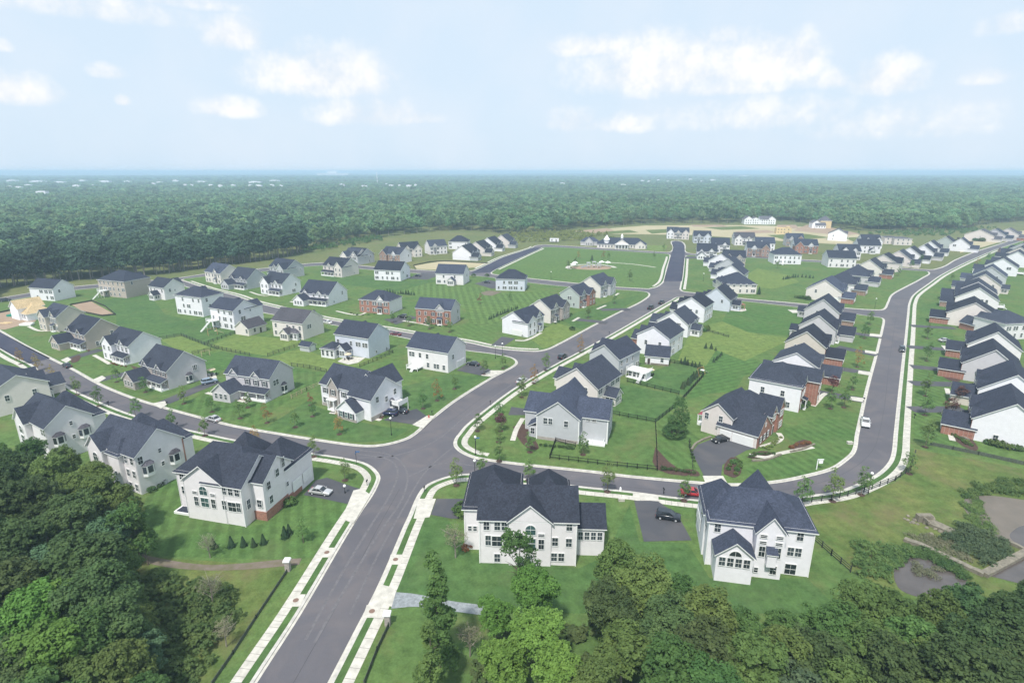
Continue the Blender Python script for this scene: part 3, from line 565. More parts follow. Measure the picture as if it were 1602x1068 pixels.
    def bay(s, wl, u, c, z=.4, w=2.2, h=2.6, dep=.7, rm='shingle_brown'):
        """box bay window with its own little roof"""
        n = {'A': (-1, 0), 'B': (1, 0), 'F': (0, s.s), 'K': (0, -s.s)}[wl]
        x, y = ((c, u * s.s) if wl in 'AB' else (u, c * s.s)); m = MB()
        pl = [(-w / 2, 0), (-w / 2 + .45, -dep), (w / 2 - .45, -dep), (w / 2, 0)]
        m.prism([(p[0], p[1], 0) for p in pl], (0, 0, h), 0)
        m.v += []; top = h + .75; q = [(-w / 2 - .15, 0), (-w / 2 + .38, -dep - .15), (w / 2 - .38, -dep - .15), (w / 2 + .15, 0)]
        for i in range(3): m.quadface([(q[i][0], q[i][1], h), (q[i + 1][0], q[i + 1][1], h), (q[i + 1][0] * .45, 0, top), (q[i][0] * .45, 0, top)], 1)
        m.quadface([(q[0][0] * .45, 0, top), (q[3][0] * .45, 0, top), (q[3][0], 0, h), (q[0][0], 0, h)], 1)
        m.box(-.5, .5, -dep - .03, -dep, .75, 2.25, 2)
        for sx in (-1, 1):
            a = Vector((sx * (w / 2 - .03), -.1, 0)); b = Vector((sx * (w / 2 - .42), -dep + .06, 0)); nn = Vector((sx * .06, -.03, 0))
            m.prism([a + nn + Vector((0, 0, .75)), b + nn + Vector((0, 0, .75)), b + nn + Vector((0, 0, 2.25)), a + nn + Vector((0, 0, 2.25))], (-nn.x * .4, -nn.y * .4, 0), 2)
        o = m.build('bay_window', ['trim', rm, 'pane'], s.root); o.location = (x, y, z); o.rotation_euler = (0, 0, atan2(n[1], n[0]) + pi / 2); return o
    def gablet(s, xc, w, y, he, rise, dep=3):
        s.b(xc - w / 2, xc + w / 2, y - dep, y + .12, he - 1.2, he + .05, he + rise, 'y', 'g', 0)
    def gutters(s):
        for (x0, x1, y0, y1, z0, he) in s.H.rects[:3]:
            for x, y in ((x0 + .15, y0 - .07), (x1 - .15, y0 - .07)): s.tr.tube((x, y, .1), (x, y, he - .1), .05, .05, 6)
    def chimney(s, x, y, z):
        o = MB(); o.box(x - .35, x + .35, y - .35, y + .35, z - 1.6, z + .5, 0); o.box(x - .42, x + .42, y - .42, y + .42, z + .5, z + .6, 1); return o
    def done(s):
        if s.near: s.gutters()
        for mb in (s.H.w, s.H.r, s.tr, s.por, s.dk):
            if s.s < 0: mb.v = [(x, -y, z) for x, y, z in mb.v]; mb.f = [tuple(reversed(f)) for f in mb.f]
        s.H.w.build('wall', ['siding_' + s.wall if 'siding_' + s.wall in MATS else s.wall, s.wall2, 'stone_wall'], s.root)
        if s.H.r.v: s.H.r.build('roof', [s.roof, 'trim'], s.root)
        if s.por.v: s.por.build('porch_roof', [s.roof, 'trim'], s.root)
        if s.tr.v: s.tr.build('porch', ['trim'], s.root)
        if s.dk.v: s.dk.build('deck', ['deck_white'], s.root)
        return s.root
def house(label, ap, hd, W, D, ft, wall, roof, style, hr=10.3, he=6.6, wall2=None, name='detached_house', seed=0, group=None, anchor='apex', opts='', z=ZL, near=False):
    """ap: pixel of the near gable apex (height hr above the lawn); hd: direction of the ridge going away from it"""
    rnd = random.Random(seed or label)
    if he == 7 and hr == 10.8: he = 6.35
    if G(ap[0], ap[1], hr)[1] > 300 and not style.startswith('low'): D *= 1.14; W *= 1.16; hr += .7
    A0 = G(ap[0], ap[1], hr)
    if style.startswith('low') and he < 6.75: D *= 1.16 if A0[1] < 230 else 1.26; W *= 1.1 if A0[1] < 230 else 1.2; hr += .5 if A0[1] < 230 else .6; he -= .5 if A0[1] < 230 else 1.0
    A = G(ap[0], ap[1], hr + z)
    w2 = wall2 or 'siding_' + wall
    h = House(name, label, A, hd, ft, wall, roof, w2, group=group, near=near, z=z)
    q = D / 2; fm = 1 if wall2 else 0; b2 = he > 8 and 2.7 or 0       # b2: height of a walk-out basement
    kind = 'h' if 'H' in opts else 'g'
    h.b(0, W, -q, q, 0, he, hr, 'x', kind)
    if fm: h.H.w.box(.03, W - .03, q - .02, q + .07, 0, he - .1, 1)
    gx = rnd.choice((0, 1)) if 'a' not in opts and 'b' not in opts else (0 if 'a' in opts else 1)   # end that carries the garage wing
    gw = 6.4; x0, x1 = ((0, gw) if gx == 0 else (W - gw, W)); r0, r1 = ((gw, W) if gx == 0 else (0, W - gw))
    if style in ('wing', 'wingporch'):       # two-storey front gable wing over the garage
        out = 1.6 if 'S' in opts else 3.2; h.b(x0, x1, 0, q + out, 0, he - .3, hr - 1.4, 'y', 'g', fm); h.row('F', q + out + .03, x0, x1, (.9 + b2, 3.8 + b2), 2)
    if style in ('low', 'lowporch'):         # one-storey garage wing in front
        out = 3.4 if he == 6.35 else 5.6; h.b(x0, x1, q - 1, q + out, 0, 3.0 + b2, 5.6 + b2, 'y', 'g', fm); h.row('F', q + out + .03, x0 + .6, x1 - .6, (.9 + b2,), 3)
        h.gablet((x0 + x1) / 2, 3.0, q, he, 1.7)
    if style in ('colonial', 'wing', 'low'):
        xc = (r0 + r1) / 2; h.gablet(xc, 4.0, q, he, 2.3)
        h.place('F', xc, q + .12, .35 + b2, 'door'); h.tr.box(xc - 1.2, xc + 1.2, q + .1, q + 1.3, 0, .3 + b2, 0); slab(h.por, [(xc - 1.3, q, 3.4 + b2), (xc + 1.3, q, 3.4 + b2), (xc + 1.3, q + 1.5, 2.9 + b2), (xc - 1.3, q + 1.5, 2.9 + b2)], .15)
        for sx in (-1, 1): h.tr.box(xc + sx * 1.1 - .1, xc + sx * 1.1 + .1, q + 1.1, q + 1.3, .3 + b2, 2.9 + b2, 0)
        h.place('F', xc, q + .15, 3.9 + b2, 'pair', force=True)
        wk = 'shut' if 'x' in opts else rnd.choice(['std', 'pair', 'shut'])
        for xx in (r0 + (xc - r0) * .38, r1 - (r1 - xc) * .38):
            h.place('F', xx, q + .08, .9 + b2, wk); h.place('F', xx, q + .08, 3.9 + b2, wk)
    if 'porch' in style:
        h.porch(r0 + .1, r1 - .1, q, 2.3); xc = (r0 + r1) / 2; h.gablet(xc, 3.0, q, he, 1.6)
        h.place('F', xc, q + .05, .45, 'door', force=True); h.row('F', q + .08, r0, xc - .7, (.9,), 1, 'pair'); h.row('F', q + .08, xc + .7, r1, (.9,), 1, 'pair'); h.row('F', q + .08, r0 + .2, r1 - .2, (4.1,), 3, 'shut' if 'x' in opts else 'std')
    if style == 'colonial':
        h.row('F', q + .08, x0 + .3, x1 - .3, (.9 + b2, 3.9 + b2), 2, 'std')
    # rear wall
    nb = max(3, int(W / 3)); zs = (3.9, .9) if not b2 else (6.6, 3.6, .8)
    back = rnd.choice(['plain', 'room', 'deck', 'roomdeck']) if 'P' not in opts else 'plain'
    if 'R' in opts: back = 'room'
    if 'K' in opts: back = 'deck'
    if 'room' in back:
        rx = W * .28 if gx else W * .5; h.b(rx, rx + 4.2, -q - 3.6, -q + .5, 0, 3.0 + b2, 4.9 + b2, 'y', 'g'); h.row('K', -q - 3.63, rx + .2, rx + 4, (1.0 + b2,), 1, 'triple'); h.row('A', rx - .03, -q - 3.2, -q - .4, (1.0 + b2,), 1, 'pair'); h.row('B', rx + 4.23, -q - 3.2, -q - .4, (1.0 + b2,), 1, 'pair')
    if 'deck' in back:
        dx = W * .62; h.deck(dx, dx + 4.4, -q, -q - 3.4, .9 + b2, dx + 1.4)
    for zi, z_ in enumerate(zs):
        for i in range(nb):
            if rnd.random() < .82: h.place('K', W * (i + .5) / nb + rnd.uniform(-.3, .3), -q - .03, z_, 'std' if rnd.random() < .7 else 'pair')
    # gable ends
    for wl, c in (('A', -.03), ('B', W + .03)):
        g_here = ('g' in opts and wl == 'A') or ('G' in opts and wl == 'B')
        if g_here:
            h.place(wl, q - 3.6, c, b2, 'gar4.9')
        else:
            for z_ in zs[:2]:
                if rnd.random() < .55: h.place(wl, rnd.uniform(-q * .6, q * .6), c, z_, rnd.choice(['std', 'pair', 'small']))
        if rnd.random() < .6 or 't' in opts: h.place(wl, -q * .45, c, zs[0], 'std')
        if 'y' in opts and wl == 'A': h.bay('A', rnd.uniform(-1, 1), 0, .4 + b2)
    return h.done()
L_ = {}
C, S_, B_, D_ = 'shingle_charcoal', 'shingle_slate', 'shingle_brown', 'shingle_dark'
# ----- first row above the lower left street, fronts towards it -----
house('beige house with a dark gable roof next to the timber-roofed building site', (107, 478), 150, 12.5, 10.5, 'L', 'beige', C, 'wing', opts='bSP')
house('tan house with a grey porch, beside the fenced patch of bare brown earth', (157, 498), 150, 13, 10.8, 'L', 'tan', D_, 'lowporch', opts='bP')
house('bright white farmhouse with a blank gable side, between the tan and the stone-fronted lavender house', (223, 518.6), 150, 14.5, 11, 'L', 'white', C, 'wingporch', opts='bSP')
house('lavender-grey house with a small bay on its gable side and grey stone front', (287, 548.7), 149, 13.5, 10.5, 'L', 'lavender', C, 'lowporch', wall2='stone_grey', opts='byxP')
house('lavender-grey house with a long white columned front porch and a striped front lawn', (437, 563.7), 161, 16, 10, 'L', 'lavender', C, 'lowporch', opts='byxP', he=6.8, hr=10.6)
# ----- second row, backs towards the camera -----
house('large white hip-roofed house with many rear windows on the dark green back lawn', (330, 450), 157, 17, 12, 'R', 'white', D_, 'colonial', opts='HaP', hr=12.5, he=9.2)
house('white gabled house half hidden behind the larger hipped white house', (270, 436), 152, 13, 11, 'R', 'ivory', C, 'wing', opts='bR')
house('white house with a raised white rear deck and stairs above a wooden swing set', (380.7, 469), 153, 14.5, 11.5, 'R', 'white', D_, 'wing', opts='aK', hr=12, he=8.6)
house('cream house with a rounded glazed white sunroom on its back', (487.5, 485), 157, 15.5, 12, 'R', 'cream', B_, 'colonial', opts='bR', hr=10.8, he=6.9)
house('pale blue-white house with a screened porch and patio behind, beside a small grey shed', (591, 506), 155, 15, 12, 'R', 'bluegrey', D_, 'colonial', opts='aRG', hr=11.4, he=7.6)
house('ivory corner house with a white rear deck and a garage in its gable end', (714, 527), 154, 16, 11.5, 'R', 'ivory', S_, 'colonial', opts='aKgP', hr=10.9, he=7.2)
# ----- third row, fronts towards the second street -----
house('beige house with a plain dark roof at the edge of the dark woods', (334, 410), -33, 14, 11, 'R', 'cream', S_, 'colonial', opts='aP')
house('pale grey gabled house below the plain-roofed beige house at the woods edge', (400, 420), 152, 12.5, 11, 'L', 'greyl', C, 'lowporch', opts='bP')
house('white and grey house with a pointed front gable, left of the three-dormer farmhouse', (454, 428), 152, 13, 11, 'L', 'white', C, 'wingporch', opts='bSP')
house('white farmhouse with three dormer windows over its porch, left of the brown brick house', (527, 440.5), 158, 14.5, 11.5, 'L', 'white', D_, 'lowporch', opts='bP')
house('brown brick house with a cream side wall and twin front gables', (618, 455), 162, 16, 12, 'L', 'ivory', D_, 'colonial', wall2='brick_red', opts='HbP', hr=10, he=6.4)
house('red brick colonial with white trim, a front pediment and a lavender gable side', (712, 468), 163, 16.5, 10.5, 'L', 'lavender', S_, 'colonial', wall2='brick_red', opts='bxP', hr=10.6, he=7)
# ----- left side of the central street, fronts facing right -----
house('white house with a double garage in its gable end at the street corner', (803, 487), 55, 14.5, 11, 'R', 'white', S_, 'wing', opts='aSgP', hr=9.8, he=6.4)
house('cream house second from the corner along the central street', (845, 467.7), 55, 14, 11, 'R', 'cream', C, 'wing', wall2='stone_grey', opts='bSP')
house('sage-grey gabled house with a red brick front on the central street', (891.8, 448), 55, 13.5, 11, 'R', 'sage', D_, 'wing', wall2='brick_red', opts='bSP')
house('cream house with a grey front gable next to the green park', (923.6, 432), 55, 13, 11, 'R', 'cream', C, 'wing', wall2='siding_greyl', opts='bSP')
# ----- lots round the two back streets -----
house('grey house with a small brown-roofed porch close to the dark woods', (433, 403), -30, 14.5, 11, 'R', 'greyl', S_, 'wingporch', opts='bP')
house('peach-beige house with a row of front windows behind the white farmhouse', (548, 404), 152, 15, 12, 'L', 'palepink', D_, 'wingporch', opts='aSP')
house('bright white house with many rear windows and a side garage, on the open lawn', (633, 409), 165, 15, 12, 'R', 'white', D_, 'colonial', opts='bGP')
house('ivory house with a low gabled rear room above the checkered lawn', (729, 414), 168, 14.5, 11, 'R', 'ivory', S_, 'colonial', opts='bR')
house('pale blue-grey hip-roofed house with curved brick patio above the checkered lawn', (823, 421.5), 172, 14, 11, 'R', 'bluegrey', D_, 'colonial', opts='HaP', hr=10.4, he=6.8)
house('pale grey house with two steep gables and a white ridge board', (550, 386), -30, 13, 12, 'R', 'greyl', D_, 'wing', opts='bP')
house('cream gabled house half hidden by the two-gabled grey house near the woods', (566, 389), 150, 11, 10, 'L', 'cream', C, 'wing', opts='P')
house('white house with a brown brick front gable behind the bright white house', (634, 387), 152, 15, 12, 'L', 'white', D_, 'wing', wall2='brick_brown', opts='bSP')
house('cream house with a round brown-roofed bay at the woods edge', (624, 379), 30, 13, 11, 'R', 'cream', C, 'wing', opts='bP')
house('cream house with a glazed rear porch at the woods edge', (668, 375.5), 28, 12.5, 11, 'R', 'ivory', C, 'colonial', opts='R')
house('white hip-roofed house behind the line of four houses on the new dark street', (733, 368.5), 172, 14, 11, 'R', 'white', D_, 'colonial', opts='HP')
house('white house nearest the camera in the line of four along the new dark street', (722, 384), 70, 14, 12, 'R', 'white', C, 'low', opts='aP', wall2='siding_greyl')
house('beige house second in the line of four along the new dark street', (744, 378), 70, 13.5, 12, 'R', 'palepink', C, 'low', opts='aP')
house('white house third in the line of four along the new dark street', (762.5, 371.8), 70, 13.5, 12, 'R', 'white', D_, 'low', opts='aP')
house('grey-fronted house farthest along the new dark street', (784, 367.5), 70, 13, 12, 'R', 'palepink', C, 'low', opts='aP', wall2='siding_greyl')
# ----- right side of the central street, gable ends towards the camera -----
house('cream house with a blank gable wall right behind the pale grey corner house', (903, 575), 55, 13.5, 11.5, 'L', 'cream', C, 'low', opts='bR')
house('pale grey house with a white-railed raised deck, beside a detached garage', (946, 538.7), 50, 14, 11, 'L', 'greyl', D_, 'wing', opts='bSP')
house('big white house with a brick corner and half-round bay behind the detached garage', (1023, 510), 55, 15, 12, 'L', 'white', C, 'low', wall2='brick_red', opts='byP', hr=11, he=7.4)
house('small white house with a grey roof between two bigger white houses', (1053.7, 486.4), 55, 12, 11, 'L', 'white', C, 'low', opts='bR', hr=9.6, he=6)
house('white house with a big rear wing and terrace near two black pickups', (1082.4, 464.8), 55, 13, 12, 'L', 'white', D_, 'low', opts='bP', hr=10.8, he=7.2)
house('lavender-blue house with a brick patio hut behind it, on the corner of the side road', (1121.7, 450), 57, 12.5, 10.5, 'L', 'bluegrey', D_, 'low', opts='bR')
# ----- block beyond the side road -----
house('beige hip-roofed corner house with evergreens along its side wall', (1128, 425), -4, 14.5, 13, 'L', 'cream', S_, 'low', opts='HaP', hr=10, he=6.4)
house('white gabled house whose side just shows above the beige hip-roofed corner house', (1144, 414), 58, 13, 12, 'L', 'white', D_, 'low', opts='bP')
house('dark-roofed house with a pale front gablet, second up the hill of roofs', (1139, 404), 58, 13, 12, 'L', 'greyl', D_, 'low', opts='bP')
house('white-gabled dark-roofed house, third up the hill of roofs', (1128, 396), 58, 13, 12, 'L', 'white', D_, 'low', opts='bP')
house('tan house with a stone gable wall at the far corner of the hill of roofs', (1166, 391.5), 165, 12.5, 12, 'L', 'tan', D_, 'wing', opts='bP')
house('white house with a wide white front window panel among the dark roofs', (1122, 381), 165, 12, 11, 'L', 'white', D_, 'low', opts='bP')
house('white-fronted low house with a double gable behind the dark roofs', (1141, 372), 168, 12, 11, 'L', 'white', D_, 'low', opts='bP')
house('grey house with a tall white front pediment near the end of the central street', (1112, 361), 168, 13, 12, 'L', 'bluegrey', D_, 'wing', opts='aSP')
house('pinkish house left of the pedimented grey house by the tan field', (1078, 356), 168, 12, 10, 'L', 'palepink', C, 'wing', opts='aSP')
house('white house far left of the tan field, beside its pinkish neighbour', (1061, 355), 168, 9, 9, 'L', 'white', C, 'wing', opts='bSP')
house('grey-roofed white house with a columned front porch facing the tan field', (1180, 363.5), 170, 15, 12, 'L', 'ivory', B_, 'wingporch', opts='bSP')
house('blue-roofed white gabled house behind the twin brick gables', (1211, 371), 168, 13, 12, 'L', 'white', S_, 'colonial', opts='aP')
house('brown brick house with two white-trimmed front gables beyond the lawn', (1203, 378), 167, 14, 12, 'L', 'white', D_, 'wing', wall2='brick_brown', opts='aSP')
house('large white house with a wide rear deck and many windows on the bright lawn', (1251, 387), 172, 16, 12, 'R', 'white', D_, 'colonial', opts='HbK', hr=10.6, he=7)
house('small brick house with a grey roof in front of the yellow timber-framed shell', (1256, 365), 168, 12, 11, 'L', 'lavender', S_, 'wing', wall2='brick_brown', opts='aSP')
house('dark red brick house with white dormers behind the large white house', (1278, 374), 167, 15, 13, 'L', 'white', S_, 'wing', wall2='brick_red', opts='bSP')
house('white house in building wrap beside the red earth works', (1312, 358.5), 60, 12, 14, 'R', 'wrap', B_, 'colonial', opts='P')
house('white house with a black roof and pale rear wall right of the bright lawn', (1336, 392), 168, 15, 13, 'R', 'ivory', D_, 'colonial', opts='P')
house('white house with three white dormer gables on its dark roof', (1344, 382), 168, 13, 12, 'L', 'white', D_, 'wing', opts='P')
house('tall white house with a small front gable window, right of the dormered roofs', (1375, 374), 168, 14, 12, 'R', 'white', D_, 'colonial', opts='R')
house('dark-roofed house with zigzag dormers standing behind the tall white house', (1376, 367), 168, 13, 11, 'L', 'white', D_, 'wing', opts='P')
# ----- left side of the right-hand street, north of the side road -----
house('cream house with a wide gable-end garage at the corner with the side road', (1291.8, 437.7), 52, 14, 13, 'R', 'cream', S_, 'low', opts='agtP', wall2='brick_red')
house('hip-roofed house with a stone porch above the cream corner house', (1315, 427), 49, 13, 12, 'R', 'ivory', D_, 'low', opts='HaP', wall2='brick_brown')
house('grey hip-roofed house with several roof peaks above the street bend', (1338, 416), 48, 13, 12, 'R', 'lavender', D_, 'low', opts='HaP')
house('cream gabled house with a brick front corner at the street bend', (1361, 406), 48, 12.5, 12, 'R', 'cream', C, 'low', opts='aP', wall2='brick_red')
house('beige house with a brown awning roof over its side patio', (1383, 398), 48, 14, 13, 'R', 'palepink', D_, 'wing', opts='aP')
house('beige gabled house above the awning-roofed beige house', (1407, 392), 47, 12, 12, 'R', 'palepink', C, 'low', opts='aP')
house('white-gabled dark-roofed house before the end of the left-hand row', (1424, 386.5), 46, 12, 12, 'R', 'white', D_, 'low', opts='aP')
house('white house with a black garage opening near the end of the left-hand row', (1446, 383), 46, 12, 11, 'R', 'white', D_, 'low', opts='aP', wall2='siding_lavender')
house('white house with a tilted white gable near the shrubs at the street end', (1456, 377), 46, 12, 11, 'R', 'white', D_, 'low', opts='aP')
house('sage-grey gabled house last in the left-hand row', (1480, 370), 46, 12, 12, 'R', 'sage', D_, 'low', opts='aP')
house('white-walled dark-roofed house by the round green shrubs', (1504, 372.5), 46, 11, 11, 'R', 'white', D_, 'low', opts='aP')
# ----- left side of the right-hand street, south of the side road -----
house('lavender-grey house with a small rear patio hut at the side road corner', (1289, 467.6), 55, 12.5, 10.8, 'R', 'lavender', D_, 'low', opts='aR', wall2='brick_brown')
house('lilac-grey house second down from the side road on the right-hand street', (1282, 493), 55, 12.5, 11, 'R', 'lavender', D_, 'low', opts='bR')
house('beige-grey house with a red brick garage wing, above the white clipped-gable house', (1263, 518), 55, 12, 11, 'R', 'beige', D_, 'low', wall2='brick_red', opts='aP')
house('white house with a clipped gable, brick trim and a small white porch', (1247, 551), 55, 12.5, 12.5, 'R', 'white', C, 'low', wall2='brick_red', opts='bR', hr=10.6, he=7)
house('big white hip-roofed house with a red brick front facing the right-hand street', (1216, 577), 55, 14.5, 13.5, 'R', 'white', C, 'wing', wall2='brick_red', opts='HbP', hr=11.4, he=7.6)
# ----- right-hand column, gable ends towards the camera -----
RC = [((1592, 631), 'white', 'brick_red', 'white house with a red brick front, nearest the camera on the right edge', 'aP', 15),
      ((1593, 586), 'white', 'siding_beige', 'white house with a beige garage wing, second from the camera on the right edge', 'aP', 15),
      ((1559, 546.7), 'lavender', 'brick_red', 'pale lilac house with two small gable windows, third on the right edge', 'atP', 14),
      ((1562, 518.7), 'ivory', 'brick_red', 'ivory house with a brick garage wing beside a silver car in its driveway', 'atP', 14)]
for ap, wl, w2, lb, op, W in RC: house(lb, ap, 54, W, 12.5, 'L', wl, D_, 'low', wall2=w2, opts=op, hr=10.8, he=7)
house('large hip-roofed house with a grey roof hip and red brick garage wing on the right', (1552, 486), 10, 14, 13, 'L', 'ivory', C, 'low', wall2='brick_red', opts='HaP', hr=10.4, he=6.8)
house('cream house with a broad clipped gable wall in the right-hand column', (1527, 473), 54, 13.5, 14, 'L', 'cream', D_, 'low', wall2='brick_red', opts='aP')
house('hip-roofed house with a brick garage wing and rear deck, above the cream clipped gable', (1533, 450), 54, 13, 13, 'L', 'ivory', D_, 'low', wall2='brick_brown', opts='aK')
house('pale lavender house with a long white rake board in the right-hand column', (1531, 440.6), 52, 13, 13, 'L', 'lavender', D_, 'low', opts='aP')
house('beige-gabled house with a white balcony room behind, in the right-hand column', (1542, 428.5), 50, 12.5, 12, 'L', 'palepink', C, 'low', opts='aR')
house('grey-gabled house with a slate roof above the balcony-room house', (1552, 417), 49, 12.5, 12, 'L', 'greyl', S_, 'low', opts='aP')
house('white house with two white dormer boards above the grey-gabled one', (1570, 403.8), 48, 13, 13, 'L', 'white', D_, 'low', opts='aK')
house('white-gabled house near the top of the right-hand column', (1593, 393), 46, 13, 12, 'L', 'white', D_, 'low', opts='aP')
house('beige-gabled house second from the top of the right-hand column', (1597, 386), 44, 12, 12, 'L', 'palepink', D_, 'low', opts='aP')
house('grey house at the very top of the right-hand column', (1600, 380), 42, 12, 12, 'L', 'greyl', D_, 'low', opts='aP')
# ----- far upper right, beyond the green shrubs -----
house('pinkish house in building wrap beyond the shrubs at the far right', (1534, 359), 42, 14, 18, 'R', 'palepink', B_, 'low', opts='aP')
house('pale grey far house with a white gable right of the pinkish one', (1557, 358), 42, 12, 14, 'R', 'lavender', S_, 'low', opts='aP')
house('pale brick far house at the right end of the distant row', (1578, 357), 42, 12, 14, 'R', 'palepink', B_, 'low', opts='aP', wall2='brick_red')
# ----- left edge, backs and sides towards the camera -----
house('cream house cut by the left edge with a hipped dark roof', (24, 586), 143, 15, 13, 'R', 'cream', C, 'low', opts='bP', hr=10.6, he=7)
house('white gabled house on the far left beside the woods, behind the timber-roofed building site', (96, 437), 165, 16, 11, 'R', 'white', D_, 'colonial', opts='bP')
house('tan hip-roofed house with a white rear deck standing alone against the dark woods', (212, 424), 160, 17, 13, 'R', 'tan', S_, 'colonial', opts='HbK', hr=12.5, he=9)
# ---------------- nearest houses, built one by one (x to the right, y away from the camera) ----------------
# house with the round-headed window and sunroom, right of the entry street
h = House('detached_house', 'big white house with one arched rear window, just right of the entry street', (-5.5, 82.1), -2.8, 'L', 'ivory', C, near=True)
b = h.b
b(0, 16.3, 0, 10.5, 0, 8.8, 12.2, 'x', 'g'); b(-3.0, 6.6, 3.5, 15.2, 0, 8.6, 13.1, 'y', 'h'); b(8.0, 15.3, 4, 13.4, 0, 8.7, 12.8, 'y', 'h')
b(5.0, 12.0, -.35, 6, 0, 8.8, 11.8, 'y', 'g'); b(16.3, 21.2, 2.9, 9.6, 0, 5.8, 8.3, 'x', 'g')
for x in (1.6, 3.4, 5.2): h.place('K', x - .35, -.03, 6.6, 'std') if x < 5 else None
h.place('K', 4.25, -.03, 6.6, 'std'); h.place('K', 1.5, -.03, 3.6, 'tall'); h.place('K', 3.0, -.03, 3.5, 'big'); h.place('K', 4.5, -.03, 3.6, 'tall')
h.place('K', 8.6, -.4, 6.1, 'arch', 'pane_green'); h.place('K', 10.4, -.4, 5.8, 'transom'); h.place('K', 6.7, -.4, 5.8, 'transom'); h.place('K', 8.6, -.4, 3.5, 'big', 'pane_green'); h.place('K', 10.4, -.4, 3.4, 'tall'); h.place('K', 6.7, -.4, 3.4, 'tall')
h.place('K', 15.0, -.03, 6.9, 'std'); h.place('K', 12.7, -.03, 3.9, 'std'); h.place('K', 15.0, -.03, 3.8, 'std'); h.place('K', 12.6, -.03, .9, 'std'); h.place('K', 13.8, -.03, .9, 'std')
h.place('K', 18.8, 2.86, 3.2, 'quad'); h.place('K', 17.1, 2.86, 5.05, 'transom'); h.place('K', 18.3, 2.86, 5.05, 'transom'); h.place('K', 19.5, 2.86, 5.05, 'transom'); h.place('K', 20.6, 2.86, 5.05, 'transom')
h.place('K', -2.0, 3.46, 3.9, 'small'); h.place('K', -1.1, 3.46, 3.9, 'small'); h.place('B', 5, 21.25, 3.2, 'pair'); h.place('A', 8, -3.05, 5.6, 'std'); h.place('A', 11.5, -3.05, 2.2, 'gar4.9'); h.place('B', 7, 16.4, 6.6, 'std'); h.place('K', 8.2, -.4, .4, 'std'); h.place('K', 3.0, -.03, .4, 'std')
h.tr.box(-.05, .1, -.12, -.02, 0, 8.5); h.tr.box(16.15, 16.3, -.12, -.02, 0, 8.5)
h.done()
# house with the gabled sunroom
h = House('detached_house', 'big white hip-roofed house with a gabled rear sunroom and lunette window, lower right', (32.7, 81.8), -11.5, 'L', 'white', S_, near=True)
b = h.b
b(0, 16.3, 0, 9.8, 0, 8.8, 12.5, 'x', 'h'); b(-.3, 5.6, 2.5, 11.2, 0, 8.6, 12.0, 'y', 'h'); b(6.6, 12.4, 5.1, 11.8, 0, 8.7, 12.4, 'y', 'g')
b(7.2, 11.5, -1.7, 6, 0, 8.85, 11.5, 'y', 'g'); b(1.0, 6.6, -3.9, 2, 0, 5.3, 7.6, 'y', 'g')
h.place('K', 3.8, -3.95, 5.05, 'lunette'); [h.place('K', x, -3.95, 3.1, 'std') for x in (1.9, 3.15, 4.4, 5.65)]
h.place('K', 1.4, -.04, 6.6, 'std'); h.place('K', 14.1, -.04, 6.7, 'std'); h.place('K', 13.6, -.04, 3.7, 'pair'); h.place('K', 13.4, -.04, .2, 'big')
for x in (8.2, 10.6): h.place('K', x, -1.76, 7.6, 'lunette' if False else 'transom'); h.place('K', x, -1.76, 6.4, 'transom'); h.place('K', x, -1.76, 4.1, 'tall')
h.place('K', 10.3, -1.76, 1.0, 'std'); h.place('K', 7.7, -1.76, 1.0, 'small')
h.H.w.box(8.9, 10.3, -2.75, -1.7, 2.9, 5.3, 0); slab(h.H.r, [(8.7, -1.7, 6.1), (10.5, -1.7, 6.1), (10.5, -2.95, 5.3), (8.7, -2.95, 5.3)], .15)
h.place('A', 2, -.05, 5.8, 'std'); h.place('A', 5.5, -.34, 5.8, 'std'); h.place('A', 9.2, -.34, 5.8, 'std'); h.place('A', 8.2, -.36, 2.4, 'gar4.9'); h.place('A', 3.6, -.05, 2.6, 'std')
h.place('A', -1.8, .96, 3.2, 'std'); h.place('B', 6, 16.36, 6.4, 'std')
h.tr.box(-.02, .12, -.14, -.02, 0, 8.4); h.tr.box(16.15, 16.29, -.14, -.02, 0, 8.4)
h.done()
# house left of the entry street
h = House('detached_house', 'big cream house with a brick-faced corner base, just left of the entry street', (-60.9, 95.0), -14, 'L', 'ivory', C, near=True, wall2='brick_red')
b = h.b
b(-5.2, 11.4, 2.4, 12.6, 0, 8.5, 12.8, 'x', 'h'); b(-1.3, 7.5, 0, 8, 0, 8.5, 11.8, 'y', 'g'); b(3.0, 11.4, .1, 11, 0, 8.45, 12.2, 'x', 'g')
b(5, 14.0, 2.7, 11.6, 0, 8.4, 11.6, 'x', 'g'); b(6.2, 14.0, 9.4, 18.4, 0, 7.6, 11.6, 'y', 'h'); b(-.6, 7.0, 9, 16.2, 0, 8.5, 12.9, 'y', 'h')
h.H.w.box(11.35, 14.09, 2.62, 9.5, 0, 1.9, 1); h.H.w.box(8, 14.09, 9.0, 14, 0, 1.4, 1)
h.place('K', 3.1, -.04, 5.6, 'arch', 'pane_green'); h.place('K', 1.1, -.04, 5.6, 'transom'); h.place('K', 5.1, -.04, 5.6, 'transom'); h.place('K', 3.1, -.04, 3.1, 'big', 'pane_green'); h.place('K', 1.2, -.04, 3.1, 'tall'); h.place('K', 5.0, -.04, 3.1, 'tall')
h.place('K', -3.8, 2.35, 6.4, 'std'); h.place('K', -3.8, 2.35, 3.5, 'std')
for x in (7.7, 9.1, 10.5): h.place('K', x, .04, 6.4, 'std')
h.place('K', 7.3, .04, 3.1, 'tall'); h.place('K', 10.4, .04, 3.1, 'tall'); h.place('K', 9.0, .04, 3.0, 'big')
